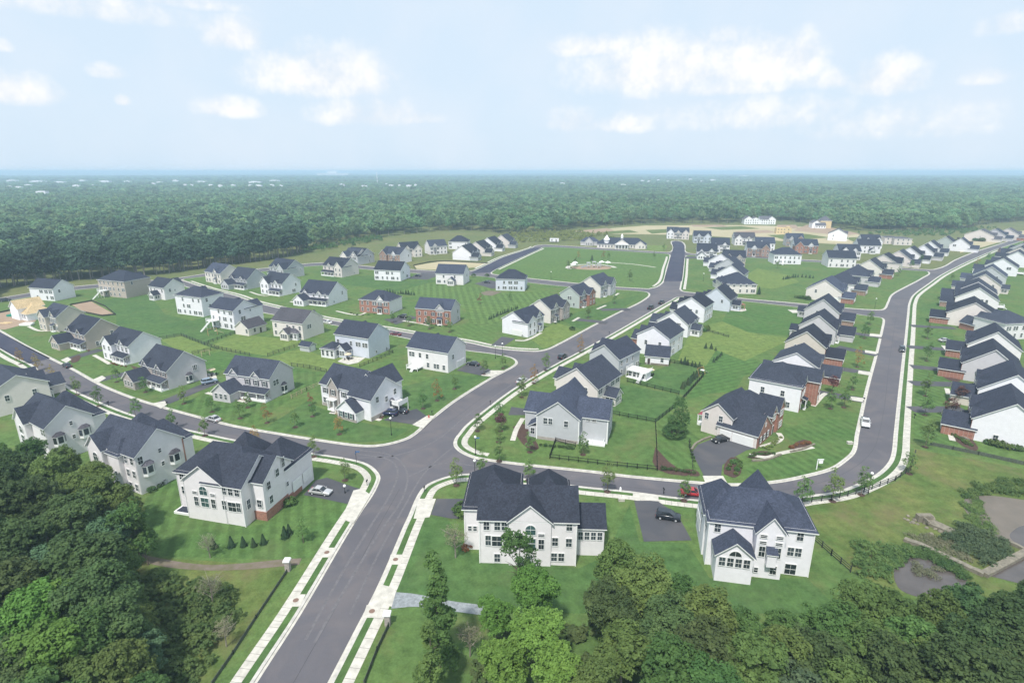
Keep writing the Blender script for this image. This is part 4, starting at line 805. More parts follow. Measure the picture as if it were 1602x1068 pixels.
h.place('K', 12.9, 2.58, 2.9, 'pair' if False else 'std'); h.place('B', 4.2, 14.06, 6.0, 'std'); h.place('B', 7.0, 14.06, 7.2, 'std'); h.place('B', 9.0, 14.06, 8.2, 'tall'); h.place('B', 4.4, 14.06, 2.9, 'std'); h.place('B', 9.6, 14.06, 3.6, 'small')
h.place('B', 12.6, 14.12, 1.2, 'gar3'); h.place('B', 16.1, 14.12, 1.2, 'gar3'); h.place('B', 1.3, 11.5, 3.2, 'tall')
h.tr.box(-5.2, -.4, .4, 2.38, 0, .5); h.por.box(-4.8, -.6, .6, 2.3, .5, .56, 0)
h.tr.box(11.3, 11.45, -.1, .04, 0, 8.3)
h.done()
# house between the woods and the cream arched-window house
h = House('detached_house', 'cream house with two brown-roofed bay windows, left neighbour of the cream brick-based house', (-90.3, 110.5), -27, 'L', 'ivory', C, near=True, wall2='brick_red')
b = h.b
b(0, 15.8, 0, 10.2, 0, 8.9, 12.9, 'x', 'g'); b(1.2, 6.4, -1.2, 6, 0, 8.8, 11.5, 'y', 'g'); b(7.5, 11.5, -.8, 6, 0, 8.6, 10.6, 'y', 'h'); b(8.6, 15.3, 4, 12.6, 0, 8.5, 12.6, 'y', 'h'); b(-.3, 6, 6, 13, 0, 8.4, 12, 'y', 'h')
h.H.w.box(15.78, 15.87, 9.95, 10.24, 0, 8.3, 1)
for y, z in ((2.2, 3.6), (7.9, 3.6)): h.bay('B', y, 15.8, z, 2.4, 2.5, .8)
h.place('B', .9, 15.84, 6.7, 'std'); h.place('B', 5.0, 15.84, 7.4, 'small'); h.place('B', 5.2, 15.84, 4.3, 'small')
for x in (12.6, 14.6): h.place('K', x, -.04, 6.6, 'std'); h.place('K', x, -.04, 3.6, 'std'); h.place('K', x, -.04, .6, 'std')
h.place('K', 9.6, -.84, 3.4, 'small'); h.place('K', 9.6, -.84, .3, 'big'); h.place('K', .5, -.04, 6.4, 'std'); h.place('K', 3.8, -1.24, 5.6, 'arch')
h.done()
h = House('detached_house', 'pale house with two bay windows and a clipped gable, second behind the lower left woods', (-117.6, 124.6), -32, 'L', 'ivory', C, near=True)
b = h.b
b(0, 15.0, 0, 9.4, 0, 8.9, 12.6, 'x', 'g'); b(2.0, 7.5, -1.2, 6, 0, 8.8, 11.8, 'y', 'g'); b(8, 14.6, 4, 12.2, 0, 8.4, 12.2, 'y', 'h'); b(-.3, 5.5, 6, 12.5, 0, 8.4, 12, 'y', 'h')
for y, z in ((2.2, 3.6), (7.3, 3.6)): h.bay('B', y, 15.0, z, 2.4, 2.5, .8)
h.place('B', 5.0, 15.04, 7.6, 'small'); h.place('B', 5, 15.04, 4.2, 'small')
for z in (6.5, 3.6, .6): h.place('K', 13.8, -.04, z, 'pair')
h.place('K', 9.5, -.04, 3.6, 'small'); h.place('K', 4.7, -1.24, 5.5, 'arch'); h.place('K', 4.7, -1.24, 3, 'big'); h.place('K', 10.5, -.04, .4, 'big')
h.done()
# stone-fronted white corner house
h = House('detached_house', 'white corner house with a stone entry gable and two dark cars beside it', (-54.1, 150.6), -30, 'L', 'white', C, near=True, wall2='stone_grey')
b = h.b
b(0, 13.0, 0, 11.5, 0, 6.9, 10.9, 'x', 'g'); b(3.4, 7.2, -.45, 5, 0, 6.9, 9.4, 'y', 'g', 1); b(12.2, 20.2, -1.5, 10.5, 0, 6.3, 10.8, 'x', 'g'); b(10.6, 17.4, -4.3, 4, 0, 3.2, 6.0, 'y', 'g'); b(10.8, 17.6, 4, 14, 0, 6.9, 10.8, 'y', 'g')
h.H.w.box(-.05, 10.7, -.06, 0, 0, .9, 1); h.H.w.box(10.5, 17.5, -4.36, -4.3, 0, .8, 1); h.H.w.box(20.1, 20.3, -1.6, 10.6, 0, 1.2, 1)
h.place('K', 1.8, -.05, 4.1, 'shut'); h.place('K', 1.8, -.05, 1.1, 'pair'); h.place('K', 5.3, -.5, 4.2, 'shut'); h.place('K', 5.3, -.5, .35, 'door'); h.place('K', 9.0, -.05, 4.1, 'shut'); h.place('K', 9.0, -.05, 1.1, 'std')
for x in (12.2, 14, 15.8): h.place('K', x, -4.4, .9, 'shut', 'pane_green')
h.place('B', 1, 20.25, 4.6, 'std'); h.place('B', 4.5, 20.25, 3.6, 'std'); h.place('B', 8, 20.25, 4.6, 'std'); h.place('B', -2.6, 17.45, .1, 'gar2.7'); h.bay('B', 6.6, 20.2, 1.0, 1.8, 2.2, .6)
h.tr.box(4.0, 6.6, -1.9, -.5, 0, .3); [h.tr.box(x - .14, x + .14, -1.8, -1.5, .3, 3.0) for x in (4.2, 6.4)]; h.tr.box(3.9, 6.7, -1.95, -.5, 3.0, 3.3)
h.dk.box(20.4, 23.2, 6, 10, 2.2, 2.45); h.dk.box(23.1, 23.2, 6, 10, 2.45, 3.6); h.dk.box(20.4, 23.2, 6, 6.1, 2.45, 3.6)
for x, y in ((23.1, 6.1), (23.1, 9.9)): h.dk.box(x - .1, x + .1, y - .1, y + .1, 0, 2.2)
h.done()
# pale grey corner house
h = House('detached_house', 'pale grey corner house with a side porch and white trim inside the black metal fence', (6.1, 129.1), -17, 'L', 'greyl', S_, near=True, wall2='stone_grey')
b = h.b
b(0, 10.6, 0, 14, 0, 6.7, 10.6, 'y', 'g'); b(9.6, 17.2, 2.2, 11.5, 0, 6.7, 9.9, 'x', 'g'); b(-4.2, 3, 4.6, 16, 0, 5.4, 8.4, 'x', 'g'); b(2.2, 9, 12, 19, 0, 6.6, 10.2, 'y', 'g')
h.H.w.box(-.06, 10.6, -.06, 0, 0, .8, 1)
h.H.w.box(-2.2, .1, .6, 4.6, 0, 2.9, 0); slab(h.H.r, [(0, .4, 4.4), (0, 4.8, 4.4), (-2.6, 4.8, 2.9), (-2.6, .4, 2.9)], .15); h.place('K', -1.15, .56, 1.0, 'std'); h.place('A', 2.5, -2.25, 1.0, 'pair')
h.place('K', 2.2, -.06, 4.4, 'std'); h.place('K', 3.5, -.06, 4.4, 'std'); h.place('K', 7.4, -.06, 4.2, 'std'); h.place('K', 5.4, -.06, 2.2, 'small') if False else None
h.place('K', 12.4, 2.15, 5.5, 'transom'); h.place('K', 13.9, 2.15, 5.5, 'transom'); h.place('B', 6.6, 17.25, 3.6, 'pair'); h.place('B', 6.6, 17.25, .8, 'big'); h.place('A', 10, -4.25, 3.2, 'pair')
h.tr.box(10.45, 10.65, -.12, .02, 0, 6.5); h.tr.box(-.05, .12, -.12, .02, 0, 6.5); h.tr.box(17.1, 17.3, 2.1, 2.3, 0, 6.5)
h.tr.box(11, 16.9, .4, 2.1, 0, .5); h.deck(11.2, 16.6, 2.1, .5, .55)
h.done()
# brick-fronted house with the wide driveway
h = House('detached_house', 'beige house with brick front gables, two white garage doors and a small red-roofed porch', (48.3, 133.0), -42, 'L', 'palepink', C, near=True, wall2='brick_red')
b = h.b
b(4.2, 13.9, 0, 9, 0, 3.6, 7.3, 'x', 'g'); b(-.2, 7.5, .5, 15, 0, 5.9, 8.8, 'y', 'g'); b(1.5, 12.4, 6.5, 17, 0, 6.0, 9.9, 'x', 'h'); b(9.5, 14.0, 8.6, 12.0, 0, 5.9, 8.0, 'x', 'g', 1); b(9, 14.4, 12.4, 17.2, 0, 6.0, 8.8, 'x', 'g', 1)
for i, (y0, y1, zt) in enumerate(((-.02, 9.02, 3.4), (6.4, 17.1, 5.7))):
    x = 13.98 if i == 0 else 12.5
    h.H.w.box(x, x + .07, y0, y1, 0, zt, 1)
h.H.w.prism([(13.99, .1, 3.3), (13.99, 8.9, 3.3), (13.99, 4.5, 6.9)], (.09, 0, 0), 1)
h.place('K', 6.4, -.04, .05, 'gar2.7'); h.place('K', 10.6, -.04, .05, 'gar4.9'); h.place('K', 1.0, .46, 3.9, 'std'); h.place('K', 4.6, .46, 4.0, 'std'); h.place('K', 7.4, -.04, 4.2, 'small') if False else None
for y in (2, 4.5, 7): h.place('B', y, 14.1, .9, 'shut')
h.place('B', 4.5, 14.1, 4.4, 'small'); h.place('B', 10.3, 14.15, 4.1, 'pair'); h.place('B', 14.8, 14.5, 4.0, 'pair'); h.place('B', 14.8, 14.5, .9, 'pair'); h.place('B', 10.3, 14.15, .35, 'door')
slab(h.por, [(-2.7, 3.4, 2.9), (.1, 3.4, 3.6), (.1, 7.6, 3.6), (-2.7, 7.6, 2.9)], .15)
for y in (3.6, 5.5, 7.3): h.tr.box(-2.6, -2.35, y - .12, y + .12, 0, 2.9)
h.tr.box(-2.6, 0, 3.5, 7.4, 0, .8); h.tr.box(-2.6, -2.5, 3.5, 7.4, 1.6, 1.7)
r = h.done()
for c in r.children:
    if c.name.startswith('porch_roof'): c.data.materials[0] = MATS['roof_metal_red']; c['label'] = 'dull red metal porch roof'
# ---------------- other buildings ----------------
def simple(name, cat, label, px_, z, hd, W, D, he, hr, wall, roof, kind='g', wins=(), gar=None, w2='trim'):
    A = G(*px_); h = House(name, label, A, hd, 'L', wall, roof, w2, cat=cat)
    h.b(0, W, 0, D, z, he, hr, 'x', kind)
    for a in wins: h.place(*a)
    return h
h = simple('detached_garage', 'garage', 'beige detached garage with a grey roof at the corner of the mown back lawn', (369, 523), 0, -24, 9.5, 7.5, 3.3, 6.0, 'cream', B_, 'g', [('K', 6.5, -.04, 1.2, 'std')])
h.H.r.v = []; h.H.r.f = []; h.H.r.m = []; h.H.w = MB(); h.H.rects = []; gable_walls(h.H.w, 0, 7.5, 0, 9, 0, 3.3, 6, 'y', 0); gable_roof(h.H.r, 0, 7.5, 0, 9, 3.3, 6, 'y'); h.place('B', 3, 7.54, 1.1, 'std'); h.place('B', 6, 7.54, .1, 'door'); h.done()
h = simple('detached_garage', 'garage', 'white detached garage with a grey gable roof beside the big white house', (1009, 570), 0, -18, 7.8, 6.8, 3.4, 6.2, 'white', C, 'g', [('K', 5.6, -.04, 1.3, 'std'), ('K', 1.2, -.04, .1, 'door'), ('B', 3.4, 7.84, 1.3, 'std')])
h.H.w.box(-.05, 7.85, -.06, 6.86, 0, .7, 2); h.done()
h = simple('garden_shed', 'shed', 'small grey garden shed with white double doors beside the board fence', (469.5, 549), 0, -24, 4.6, 3.4, 2.3, 3.5, 'greyl', S_)
m = MB(); m.box(4.64, 4.7, .5, 2.9, 0, 2.1); h.done(); o = m.build('shed_door', ['trim'], h.root)
# glazed sunroom behind the cream house and screened porch behind the blue-white one
def glass_room(hx, label, px_, hd, W, D, he, hr, roof, cat='sunroom', n=5):
    h = simple('sunroom', cat, label, px_, 0, hd, W, D, he, hr, 'white', roof, 'h')
    for i in range(n): h.place('K', W * (i + .5) / n, -.04, .9, 'tall')
    for i in range(2): h.place('B', D * (i + .5) / 2, W + .04, .9, 'tall'); h.place('A', D * (i + .5) / 2, -.04, .9, 'tall')
    return h
h = glass_room(0, 'white glazed sunroom standing against the back of the cream house', (440, 530), -22, 8.2, 5.2, 3.2, 4.8, B_); h.done()
h = glass_room(0, 'white screened porch with a dark gabled roof behind the pale blue-white house', (503, 559), -22, 5.8, 6.5, 3.6, 5.4, C, n=3); h.done()
h = House('raised_deck', 'white railed raised deck with stairs behind the pale grey house', G(979, 590), -38, 'L', 'white', S_, cat='deck')
h.dk.box(0, 7, 0, 5, 0, .1); h.deck(0, 7, 5, 0, 2.6, 5); h.H.w.box(.6, 6.4, .6, 4.8, 0, 2.3, 0)
for i in range(4): h.place('K', 1.2 + 1.5 * i, .57, .6, 'std')
h.done()
# building sites
h = House('house_under_construction', 'unfinished house with a bare timber roof deck and white wrap walls beside the reddish soil', G(22, 497), 150, 'R', 'wrap', 'osb_deck', cat='building site')
h.root.location.x -= 0; b = h.b
b(-14, 0, 0, 10, 0, 3.4, 6.8, 'x', 'h'); b(-9, -1, -1, 9, 0, 5.5, 8.6, 'y', 'g'); h.row('K', -.03, -13, -9, (1,), 2); h.row('F', 10.04, -13, -1, (1,), 6, 'std'); h.done()
h = House('house_under_construction', 'yellow timber-boarded house shell without a roof beyond the small brick house', G(1214, 366), -12, 'L', 'osb', 'osb_deck', cat='building site')
W_X = 15
for (a0, a1, c0, c1) in ((0, W_X, 0, .3), (0, W_X, 8.7, 9), (0, .3, .3, 8.7), (W_X - .3, W_X, .3, 8.7)): h.H.w.box(a0, a1, c0, c1, 0, 6.2, 0)
h.H.w.box(.3, W_X - .3, .3, 8.7, 2.9, 3.1, 0); h.H.w.box(W_X - 4, W_X - 1, 5, 8, 6.2, 7.4, 0)
for x in (2, 5, 8, 12): h.H.w.box(x - .6, x + .6, -.05, 0, 1.2, 2.3, 2); h.H.w.box(x - .6, x + .6, -.05, 0, 4.1, 5.2, 2)
h.done()
h = House('house_under_construction', 'long white-wrapped row of houses under construction at the edge of the far woods', G(1164, 351), -8, 'L', 'wrap', 'shingle_brown', cat='building site')
for i, x in enumerate((0, 9, 19, 28)): h.b(x, x + 10, (i % 2) * 2, 13, 0, 6.4, 10 - (i == 1) * 1.5, 'y' if i != 2 else 'x', 'g'); h.row('K', (i % 2) * 2 - .05, x + 1, x + 9, (1, 4), 3)
h.done()
h = House('house_under_construction', 'pale half-boarded house standing tall at the edge of the far woods', G(1270, 357), -10, 'L', 'wrap', 'shingle_brown', 'siding_osb', cat='building site')
h.b(0, 9, 0, 12, 0, 6, 9, 'y', 'g'); h.b(9, 21, 1, 13, 0, 9, 14, 'y', 'h', 1); h.b(3, 14, -3, 6, 0, 3.5, 7, 'x', 'g'); h.row('K', -3.05, 3, 14, (1,), 4); h.done()
for px_, lb, W in (((1383, 382), 'low beige unfinished house block with a flat top, left of its pinkish neighbour', 12), ((1398, 383.5), 'pinkish unfinished house block with a flat top beside the mown green strip', 14)):
    h = House('house_under_construction', lb, G(*px_), -14, 'L', 'palepink', 'shingle_brown', cat='building site'); h.b(0, W, 0, 12, 0, 6, 7, 'x', 'h'); h.row('K', -.05, 1, W - 1, (1, 4), 3); h.done()
# clubhouse
h = House('clubhouse', 'long low white clubhouse with a round turret and a central pediment beyond the park', G(934, 388), -10, 'L', 'cream', D_, cat='clubhouse')
b = h.b
b(0, 42, 0, 14, 0, 3.6, 8.5, 'x', 'h'); b(15, 27, -3, 8, 0, 3.9, 8.2, 'y', 'g'); b(32, 41, -1.5, 6, 0, 3.4, 6.8, 'y', 'g')
h.row('K', -.05, 1, 14, (.8,), 5, 'tall'); h.row('K', -.05, 28, 33, (.8,), 2, 'tall'); h.row('K', -3.1, 15.5, 26.5, (.8,), 4, 'tall'); h.row('K', -1.56, 35, 43, (.8,), 3, 'tall')
m = MB(); m.tube((8, 3, 0), (8, 3, 7), 2.4, 2.4, 14, 0); m.tube((8, 3, 7), (8, 3, 11), 2.9, .1, 14, 1); h.done(); m.build('turret', ['siding_white', 'trim'], h.root)
m = MB(); m.box(20, 22, 5, 7, 7.5, 10); m.tube((21, 6, 10), (21, 6, 12), 1.5, .05, 4); m.build('cupola', ['trim'], h.root)
m = MB(); [m.tube((16 + i * 2.5, -4.4, 0), (16 + i * 2.5, -4.4, 3.6), .3, .3, 8) for i in range(5)]; m.box(15, 27, -5, -3, 3.6, 4); m.build('portico', ['trim'], h.root)
h = House('pool_house', 'small white pool house with a grey gable roof left of the clubhouse', G(908, 384), -10, 'L', 'lavender', S_, cat='pool house')
h.b(0, 16, 0, 9, 0, 3.6, 7, 'x', 'h'); h.b(4, 11, -2, 6, 0, 4, 7.4, 'y', 'g'); h.row('K', -2.06, 4.5, 10.5, (.7,), 3, 'tall'); h.done()
h = House('site_trailer', 'white box trailer parked by the road in front of the light green scrub', G(860, 379.5), -8, 'L', 'white', B_, cat='trailer')
h.H.w.box(0, 8.5, 0, 3, .8, 3.6, 0); h.H.w.box(-.05, 8.55, -.05, 3.05, 3.6, 3.7, 0); h.place('K', 2, -.05, 1.6, 'std'); h.place('K', 6, -.05, 1.0, 'door')
m = MB(); [m.tube((x, y, .45), (x, y + .3, .45), .45, .45, 10) for x in (2, 3.2, 6) for y in (0, 2.7)]; h.done(); m.build('wheels', ['rubber'], h.root)
# ---------------- trees ----------------
def leafmat(name, c1, c2, rand=.5, hue=.03):
    m = bpy.data.materials.new(name); m.use_nodes = True; t = m.node_tree; b = t.nodes['Principled BSDF']; b.inputs['Roughness'].default_value = .7; b.inputs['Specular IOR Level'].default_value = .2
    oi = N(t, 'ShaderNodeObjectInfo'); geo = N(t, 'ShaderNodeNewGeometry'); tcn = N(t, 'ShaderNodeTexCoord')
    n = N(t, 'ShaderNodeTexNoise'); n.inputs['Scale'].default_value = .55; n.inputs['Detail'].default_value = 5; t.links.new(tcn.outputs['Object'], n.inputs['Vector'])
    r = N(t, 'ShaderNodeMapRange'); r.inputs[1].default_value = .35; r.inputs[2].default_value = .68; t.links.new(n.outputs['Fac'], r.inputs[0])
    mx = N(t, 'ShaderNodeMix', data_type='RGBA'); mx.inputs[6].default_value = (*c1, 1); mx.inputs[7].default_value = (*c2, 1); t.links.new(r.outputs[0], mx.inputs[0])
    h = N(t, 'ShaderNodeHueSaturation'); t.links.new(mx.outputs[2], h.inputs['Color'])
    wv = N(t, 'ShaderNodeTexWhiteNoise', noise_dimensions='1D'); t.links.new(oi.outputs['Random'], wv.inputs['W'])
    st = N(t, 'ShaderNodeTexNoise'); st.inputs['Scale'].default_value = .0065; st.inputs['Detail'].default_value = 4; st.inputs['Roughness'].default_value = .65; t.links.new(oi.outputs['Location'], st.inputs['Vector'])
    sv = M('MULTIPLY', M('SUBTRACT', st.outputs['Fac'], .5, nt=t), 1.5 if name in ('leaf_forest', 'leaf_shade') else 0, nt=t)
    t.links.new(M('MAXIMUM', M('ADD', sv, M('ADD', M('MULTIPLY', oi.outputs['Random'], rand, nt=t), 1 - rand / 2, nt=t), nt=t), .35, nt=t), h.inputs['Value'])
    t.links.new(M('ADD', M('MULTIPLY', wv.outputs['Value'], hue * 2, nt=t), .5 - hue, nt=t), h.inputs['Hue'])
    t.links.new(h.outputs[0], b.inputs['Base Color'])
    tr = N(t, 'ShaderNodeBsdfTranslucent'); t.links.new(h.outputs[0], tr.inputs[0]); ms = N(t, 'ShaderNodeMixShader'); ms.inputs[0].default_value = .38
    t.links.new(b.outputs[0], ms.inputs[1]); t.links.new(tr.outputs[0], ms.inputs[2]); t.links.new(ms.outputs[0], t.nodes['Material Output'].inputs[0])
    MATS[name] = m; return m
for q_ in [('leaf_dark', (0.064, 0.110, 0.040), (0.114, 0.173, 0.059), .45), ('leaf_mid', (0.087, 0.154, 0.044), (0.151, 0.238, 0.066), .4), ('leaf_bright', (0.119, 0.221, 0.044), (0.191, 0.325, 0.068), .3),
           ('leaf_blue', (0.079, 0.138, 0.073), (0.143, 0.214, 0.104), .3), ('leaf_forest', (0.128, 0.234, 0.117), (0.225, 0.346, 0.156), .7, .03), ('leaf_shade', (.055, .112, .064), (.092, .162, .086), .6), ('leaf_red', (0.238, 0.097, 0.059), (0.318, 0.152, 0.070), .3), ('leaf_orange', (0.350, 0.193, 0.070), (0.271, 0.235, 0.070), .3),  # the dark upper left woods have their own deeper green
           ('leaf_purple', (0.112, 0.049, 0.053), (0.176, 0.083, 0.070), .3), ('leaf_young', (0.119, 0.207, 0.065), (0.183, 0.283, 0.089), .4), ('leaf_grey', (0.206, 0.221, 0.129), (0.286, 0.276, 0.177), .3), ('leaf_spruce', (0.048, 0.090, 0.043), (0.083, 0.132, 0.059), .3), ('leaf_weed', (0.087, 0.159, 0.050), (0.167, 0.242, 0.076), .4), ('leaf_lime', (0.206, 0.291, 0.083), (0.286, 0.346, 0.105), .3)]: leafmat(*q_)
def crown_np(seed, lobes, ncl, per, ls, clr=(.5, 1.1), squash=.75, shell=.75):
    """lobes: (cx,cy,cz,rx,ry,rz). Leaf clusters near the lobe surfaces, each a dome of small leaf cards; returns verts, faces"""
    rg = np.random.RandomState(seed); L = np.array(lobes, float); wgt = (L[:, 3] * L[:, 4] + L[:, 3] * L[:, 5]); wgt /= wgt.sum()
    li = rg.choice(len(L), ncl, p=wgt); d = rg.normal(size=(ncl, 3)); d /= np.linalg.norm(d, axis=1)[:, None]; d[:, 2] = np.where(d[:, 2] < -.35, -d[:, 2] * .6, d[:, 2])
    rr = shell + (1 - shell) * rg.rand(ncl) ** .5; c = L[li, :3] + d * L[li, 3:] * rr[:, None]
    cr = rg.uniform(*clr, ncl)
    n = ncl * per; ci = np.repeat(np.arange(ncl), per); u = rg.normal(size=(n, 3)) + d[ci] * .7 + np.array([0, 0, .35]); u /= np.linalg.norm(u, axis=1)[:, None]
    p = c[ci] + u * cr[ci][:, None] * np.array([1, 1, squash]) * rg.uniform(.6, 1.05, n)[:, None]
    nn = u * .8 + np.array([0, 0, .55]) + rg.normal(size=(n, 3)) * .38; nn /= np.linalg.norm(nn, axis=1)[:, None]
    a = np.cross(nn, rg.normal(size=(n, 3))); a /= np.linalg.norm(a, axis=1)[:, None]; b = np.cross(nn, a)
    s = ls * rg.uniform(.6, 1.3, n)[:, None]; s2 = s * rg.uniform(.5, .9, n)[:, None]
    v = np.empty((n, 4, 3)); v[:, 0] = p - a * s; v[:, 1] = p - b * s2 * .8 + nn * s * .15; v[:, 2] = p + a * s; v[:, 3] = p + b * s2
    return v.reshape(-1, 3), n
def card_mesh(name, v, n, m):
    me = bpy.data.meshes.new(name); me.vertices.add(n * 4); me.vertices.foreach_set('co', v.ravel().astype('f')); me.loops.add(n * 4); me.loops.foreach_set('vertex_index', np.arange(n * 4, dtype='i'))
    me.polygons.add(n); me.polygons.foreach_set('loop_start', np.arange(0, n * 4, 4, dtype='i'))
    me.update(calc_edges=True); me.materials.append(MATS[m]); return me
def trunk_mesh(seed, h, r, top, m='bark', nb=7, spread=3.0):
    rnd = random.Random(seed); mb = MB(); lean = (rnd.uniform(-.4, .4), rnd.uniform(-.4, .4)); k = 5; pts = [(lean[0] * (i / k) ** 2 + rnd.uniform(-.05, .05) * h / 10, lean[1] * (i / k) ** 2, top * i / k) for i in range(k + 1)]
    for i in range(k): mb.tube(pts[i], pts[i + 1], r * (1 - .75 * i / k), r * (1 - .75 * (i + 1) / k), 7)
    for i in range(nb):
        z = top * rnd.uniform(.35, .85); a = rnd.uniform(0, 2 * pi); l = spread * rnd.uniform(.6, 1.1); s = (lean[0] * (z / top) ** 2, lean[1] * (z / top) ** 2, z); mid = (s[0] + cos(a) * l * .5, s[1] + sin(a) * l * .5, z + l * .5); e = (s[0] + cos(a) * l, s[1] + sin(a) * l, z + l * .8)
        mb.tube(s, mid, r * .35, r * .22, 5); mb.tube(mid, e, r * .22, r * .07, 5)
    me = bpy.data.meshes.new('trunk'); me.from_pydata(mb.v, [], mb.f); me.materials.append(MATS[m]); me.update(); return me
def lobes_round(seed, R, h0, h1, k=7):
    rnd = random.Random(seed); out = [(0, 0, (h0 + h1) / 2, R * .72, R * .72, (h1 - h0) * .46)]
    for i in range(k):
        a = 2 * pi * i / k + rnd.uniform(-.4, .4); z = h0 + (h1 - h0) * rnd.uniform(.25, .8); d = R * rnd.uniform(.42, .62); r = R * rnd.uniform(.36, .52); out.append((cos(a) * d, sin(a) * d, z, r, r, r * rnd.uniform(.7, 1.1)))
    out.append((rnd.uniform(-.2, .2) * R, rnd.uniform(-.2, .2) * R, h1 - R * .35, R * .42, R * .42, R * .4)); return out
def lobes_tall(seed, R, h0, h1, k=7):
    rnd = random.Random(seed); out = []
    for i in range(k): f = i / (k - 1); r = R * (1 - .62 * f ** 1.5) * rnd.uniform(.8, 1.1); out.append((rnd.uniform(-.3, .3) * R, rnd.uniform(-.3, .3) * R, h0 + (h1 - h0) * f, r, r, (h1 - h0) / k * .95))
    return out
# unit kinds: (crown mesh, trunk mesh)
KIND = {}
def kind(key, seed, lob, ncl, per, ls, m, th, tr, top, clr=(.5, 1.1), tm='bark', shell=.75, nb=7, spread=2.6):
    v, n = crown_np(seed, lob, ncl, per, ls, clr, shell=shell); KIND[key] = (card_mesh('crown', v, n, m), trunk_mesh(seed, th, tr, top, tm, nb, spread))
for i in range(4): kind('wood_dark%d' % i, 10 + i, lobes_round(i, 4.6, 5, 13.5), 300, 40, .23, 'leaf_dark', 14, .28, 11)
for i in range(4): kind('wood_mid%d' % i, 20 + i, lobes_round(30 + i, 4.3, 4.5, 13), 280, 40, .23, 'leaf_mid', 13, .26, 10.5)
for i in range(2): kind('wood_bright%d' % i, 40 + i, lobes_round(50 + i, 4.0, 4, 13.5), 260, 44, .22, 'leaf_bright', 13, .25, 10.5)
for i in range(2): kind('wood_blue%d' % i, 60 + i, lobes_round(60 + i, 4.2, 4, 12), 270, 40, .23, 'leaf_blue', 12, .25, 10)
kind('wood_slim', 70, lobes_tall(7, 2.0, 2.5, 16.5, 8), 170, 40, .22, 'leaf_mid', 16, .2, 15, clr=(.4, .9), spread=1.2)
kind('wood_airy', 71, lobes_round(8, 3.6, 6, 14), 90, 42, .2, 'leaf_mid', 14, .22, 12, clr=(.5, 1.0), nb=12)
kind('bare', 72, lobes_round(9, 3.0, 3, 9), 60, 22, .13, 'leaf_grey', 9, .2, 8, tm='bark_pale', nb=22, spread=3.4)
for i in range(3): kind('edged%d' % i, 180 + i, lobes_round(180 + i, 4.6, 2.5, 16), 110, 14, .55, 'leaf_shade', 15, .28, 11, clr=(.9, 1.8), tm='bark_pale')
for i in range(3): kind('edge%d' % i, 80 + i, lobes_round(80 + i, 4.4, 2.5, 15), 110, 14, .55, 'leaf_forest', 15, .28, 11, clr=(.9, 1.8), tm='bark_pale')
for i in range(3): kind('street%d' % i, 90 + i, lobes_tall(90 + i, 1.0, 1.7, 4.4, 5), 60, 22, .10, 'leaf_young', 5, .06, 4.4, clr=(.2, .5), spread=.8, nb=5)
kind('street_red', 95, lobes_tall(95, 1.1, 1.9, 4.8, 4), 44, 22, .10, 'leaf_red', 5, .06, 4.4, clr=(.2, .5), spread=.8, nb=5)
kind('street_orange', 96, lobes_tall(96, 1.2, 1.7, 5.2, 4), 46, 22, .10, 'leaf_orange', 5, .06, 4.4, clr=(.2, .5), spread=.8, nb=5)
kind('purple', 97, lobes_round(97, 1.3, 1.2, 4.2), 50, 18, .13, 'leaf_purple', 4, .08, 3, clr=(.3, .6), spread=.8)
kind('lone', 98, lobes_tall(98, 2.7, 1.6, 9.5, 6), 190, 30, .17, 'leaf_weed', 9, .18, 8, clr=(.4, .9), spread=1.5)
KIND['spruce'] = None
def spruce(key, h, r, m='leaf_spruce', seed=1):
    rg = np.random.RandomState(seed); n = 520; f = rg.rand(n) ** .7; z = h * (.06 + .94 * f); rad = r * (1 - f) * rg.uniform(.55, 1.05, n) + .04; a = rg.rand(n) * 2 * pi
    p = np.stack([rad * np.cos(a), rad * np.sin(a), z - rad * .25], 1); o = np.stack([np.cos(a), np.sin(a), np.full(n, .45)], 1); o /= np.linalg.norm(o, axis=1)[:, None]
    t_ = np.cross(o, rg.normal(size=(n, 3))); t_ /= np.linalg.norm(t_, axis=1)[:, None]; b = np.cross(o, t_); s = r * .2 * rg.uniform(.6, 1.2, n)[:, None]
    v = np.empty((n, 4, 3)); v[:, 0] = p - t_ * s; v[:, 1] = p - b * s; v[:, 2] = p + t_ * s; v[:, 3] = p + b * s
    KIND[key] = (card_mesh('crown', v.reshape(-1, 3), n, m), trunk_mesh(seed, h, h * .02 + .03, h * .8, 'bark', 0, 0))
spruce('spruce', 2.6, .95); spruce('spruce_tall', 4.2, 1.2, seed=2)
def shrub(key, r, h, m, seed=3, n=40):
    v, k = crown_np(seed, [(0, 0, h * .45, r, r, h * .5), (r * .4, .1, h * .35, r * .6, r * .6, h * .4)], n, 16, r * .16, (r * .2, r * .42)); KIND[key] = (card_mesh('shrub', v, k, m), None)
shrub('bush', .75, 1.1, 'leaf_mid'); shrub('bush_dark', .6, .9, 'leaf_dark', 4); shrub('bush_lime', .6, .8, 'leaf_lime', 5); shrub('bush_red', .5, .7, 'leaf_red', 6); shrub('bush_big', 2.2, 3.0, 'leaf_mid', 8, 120)
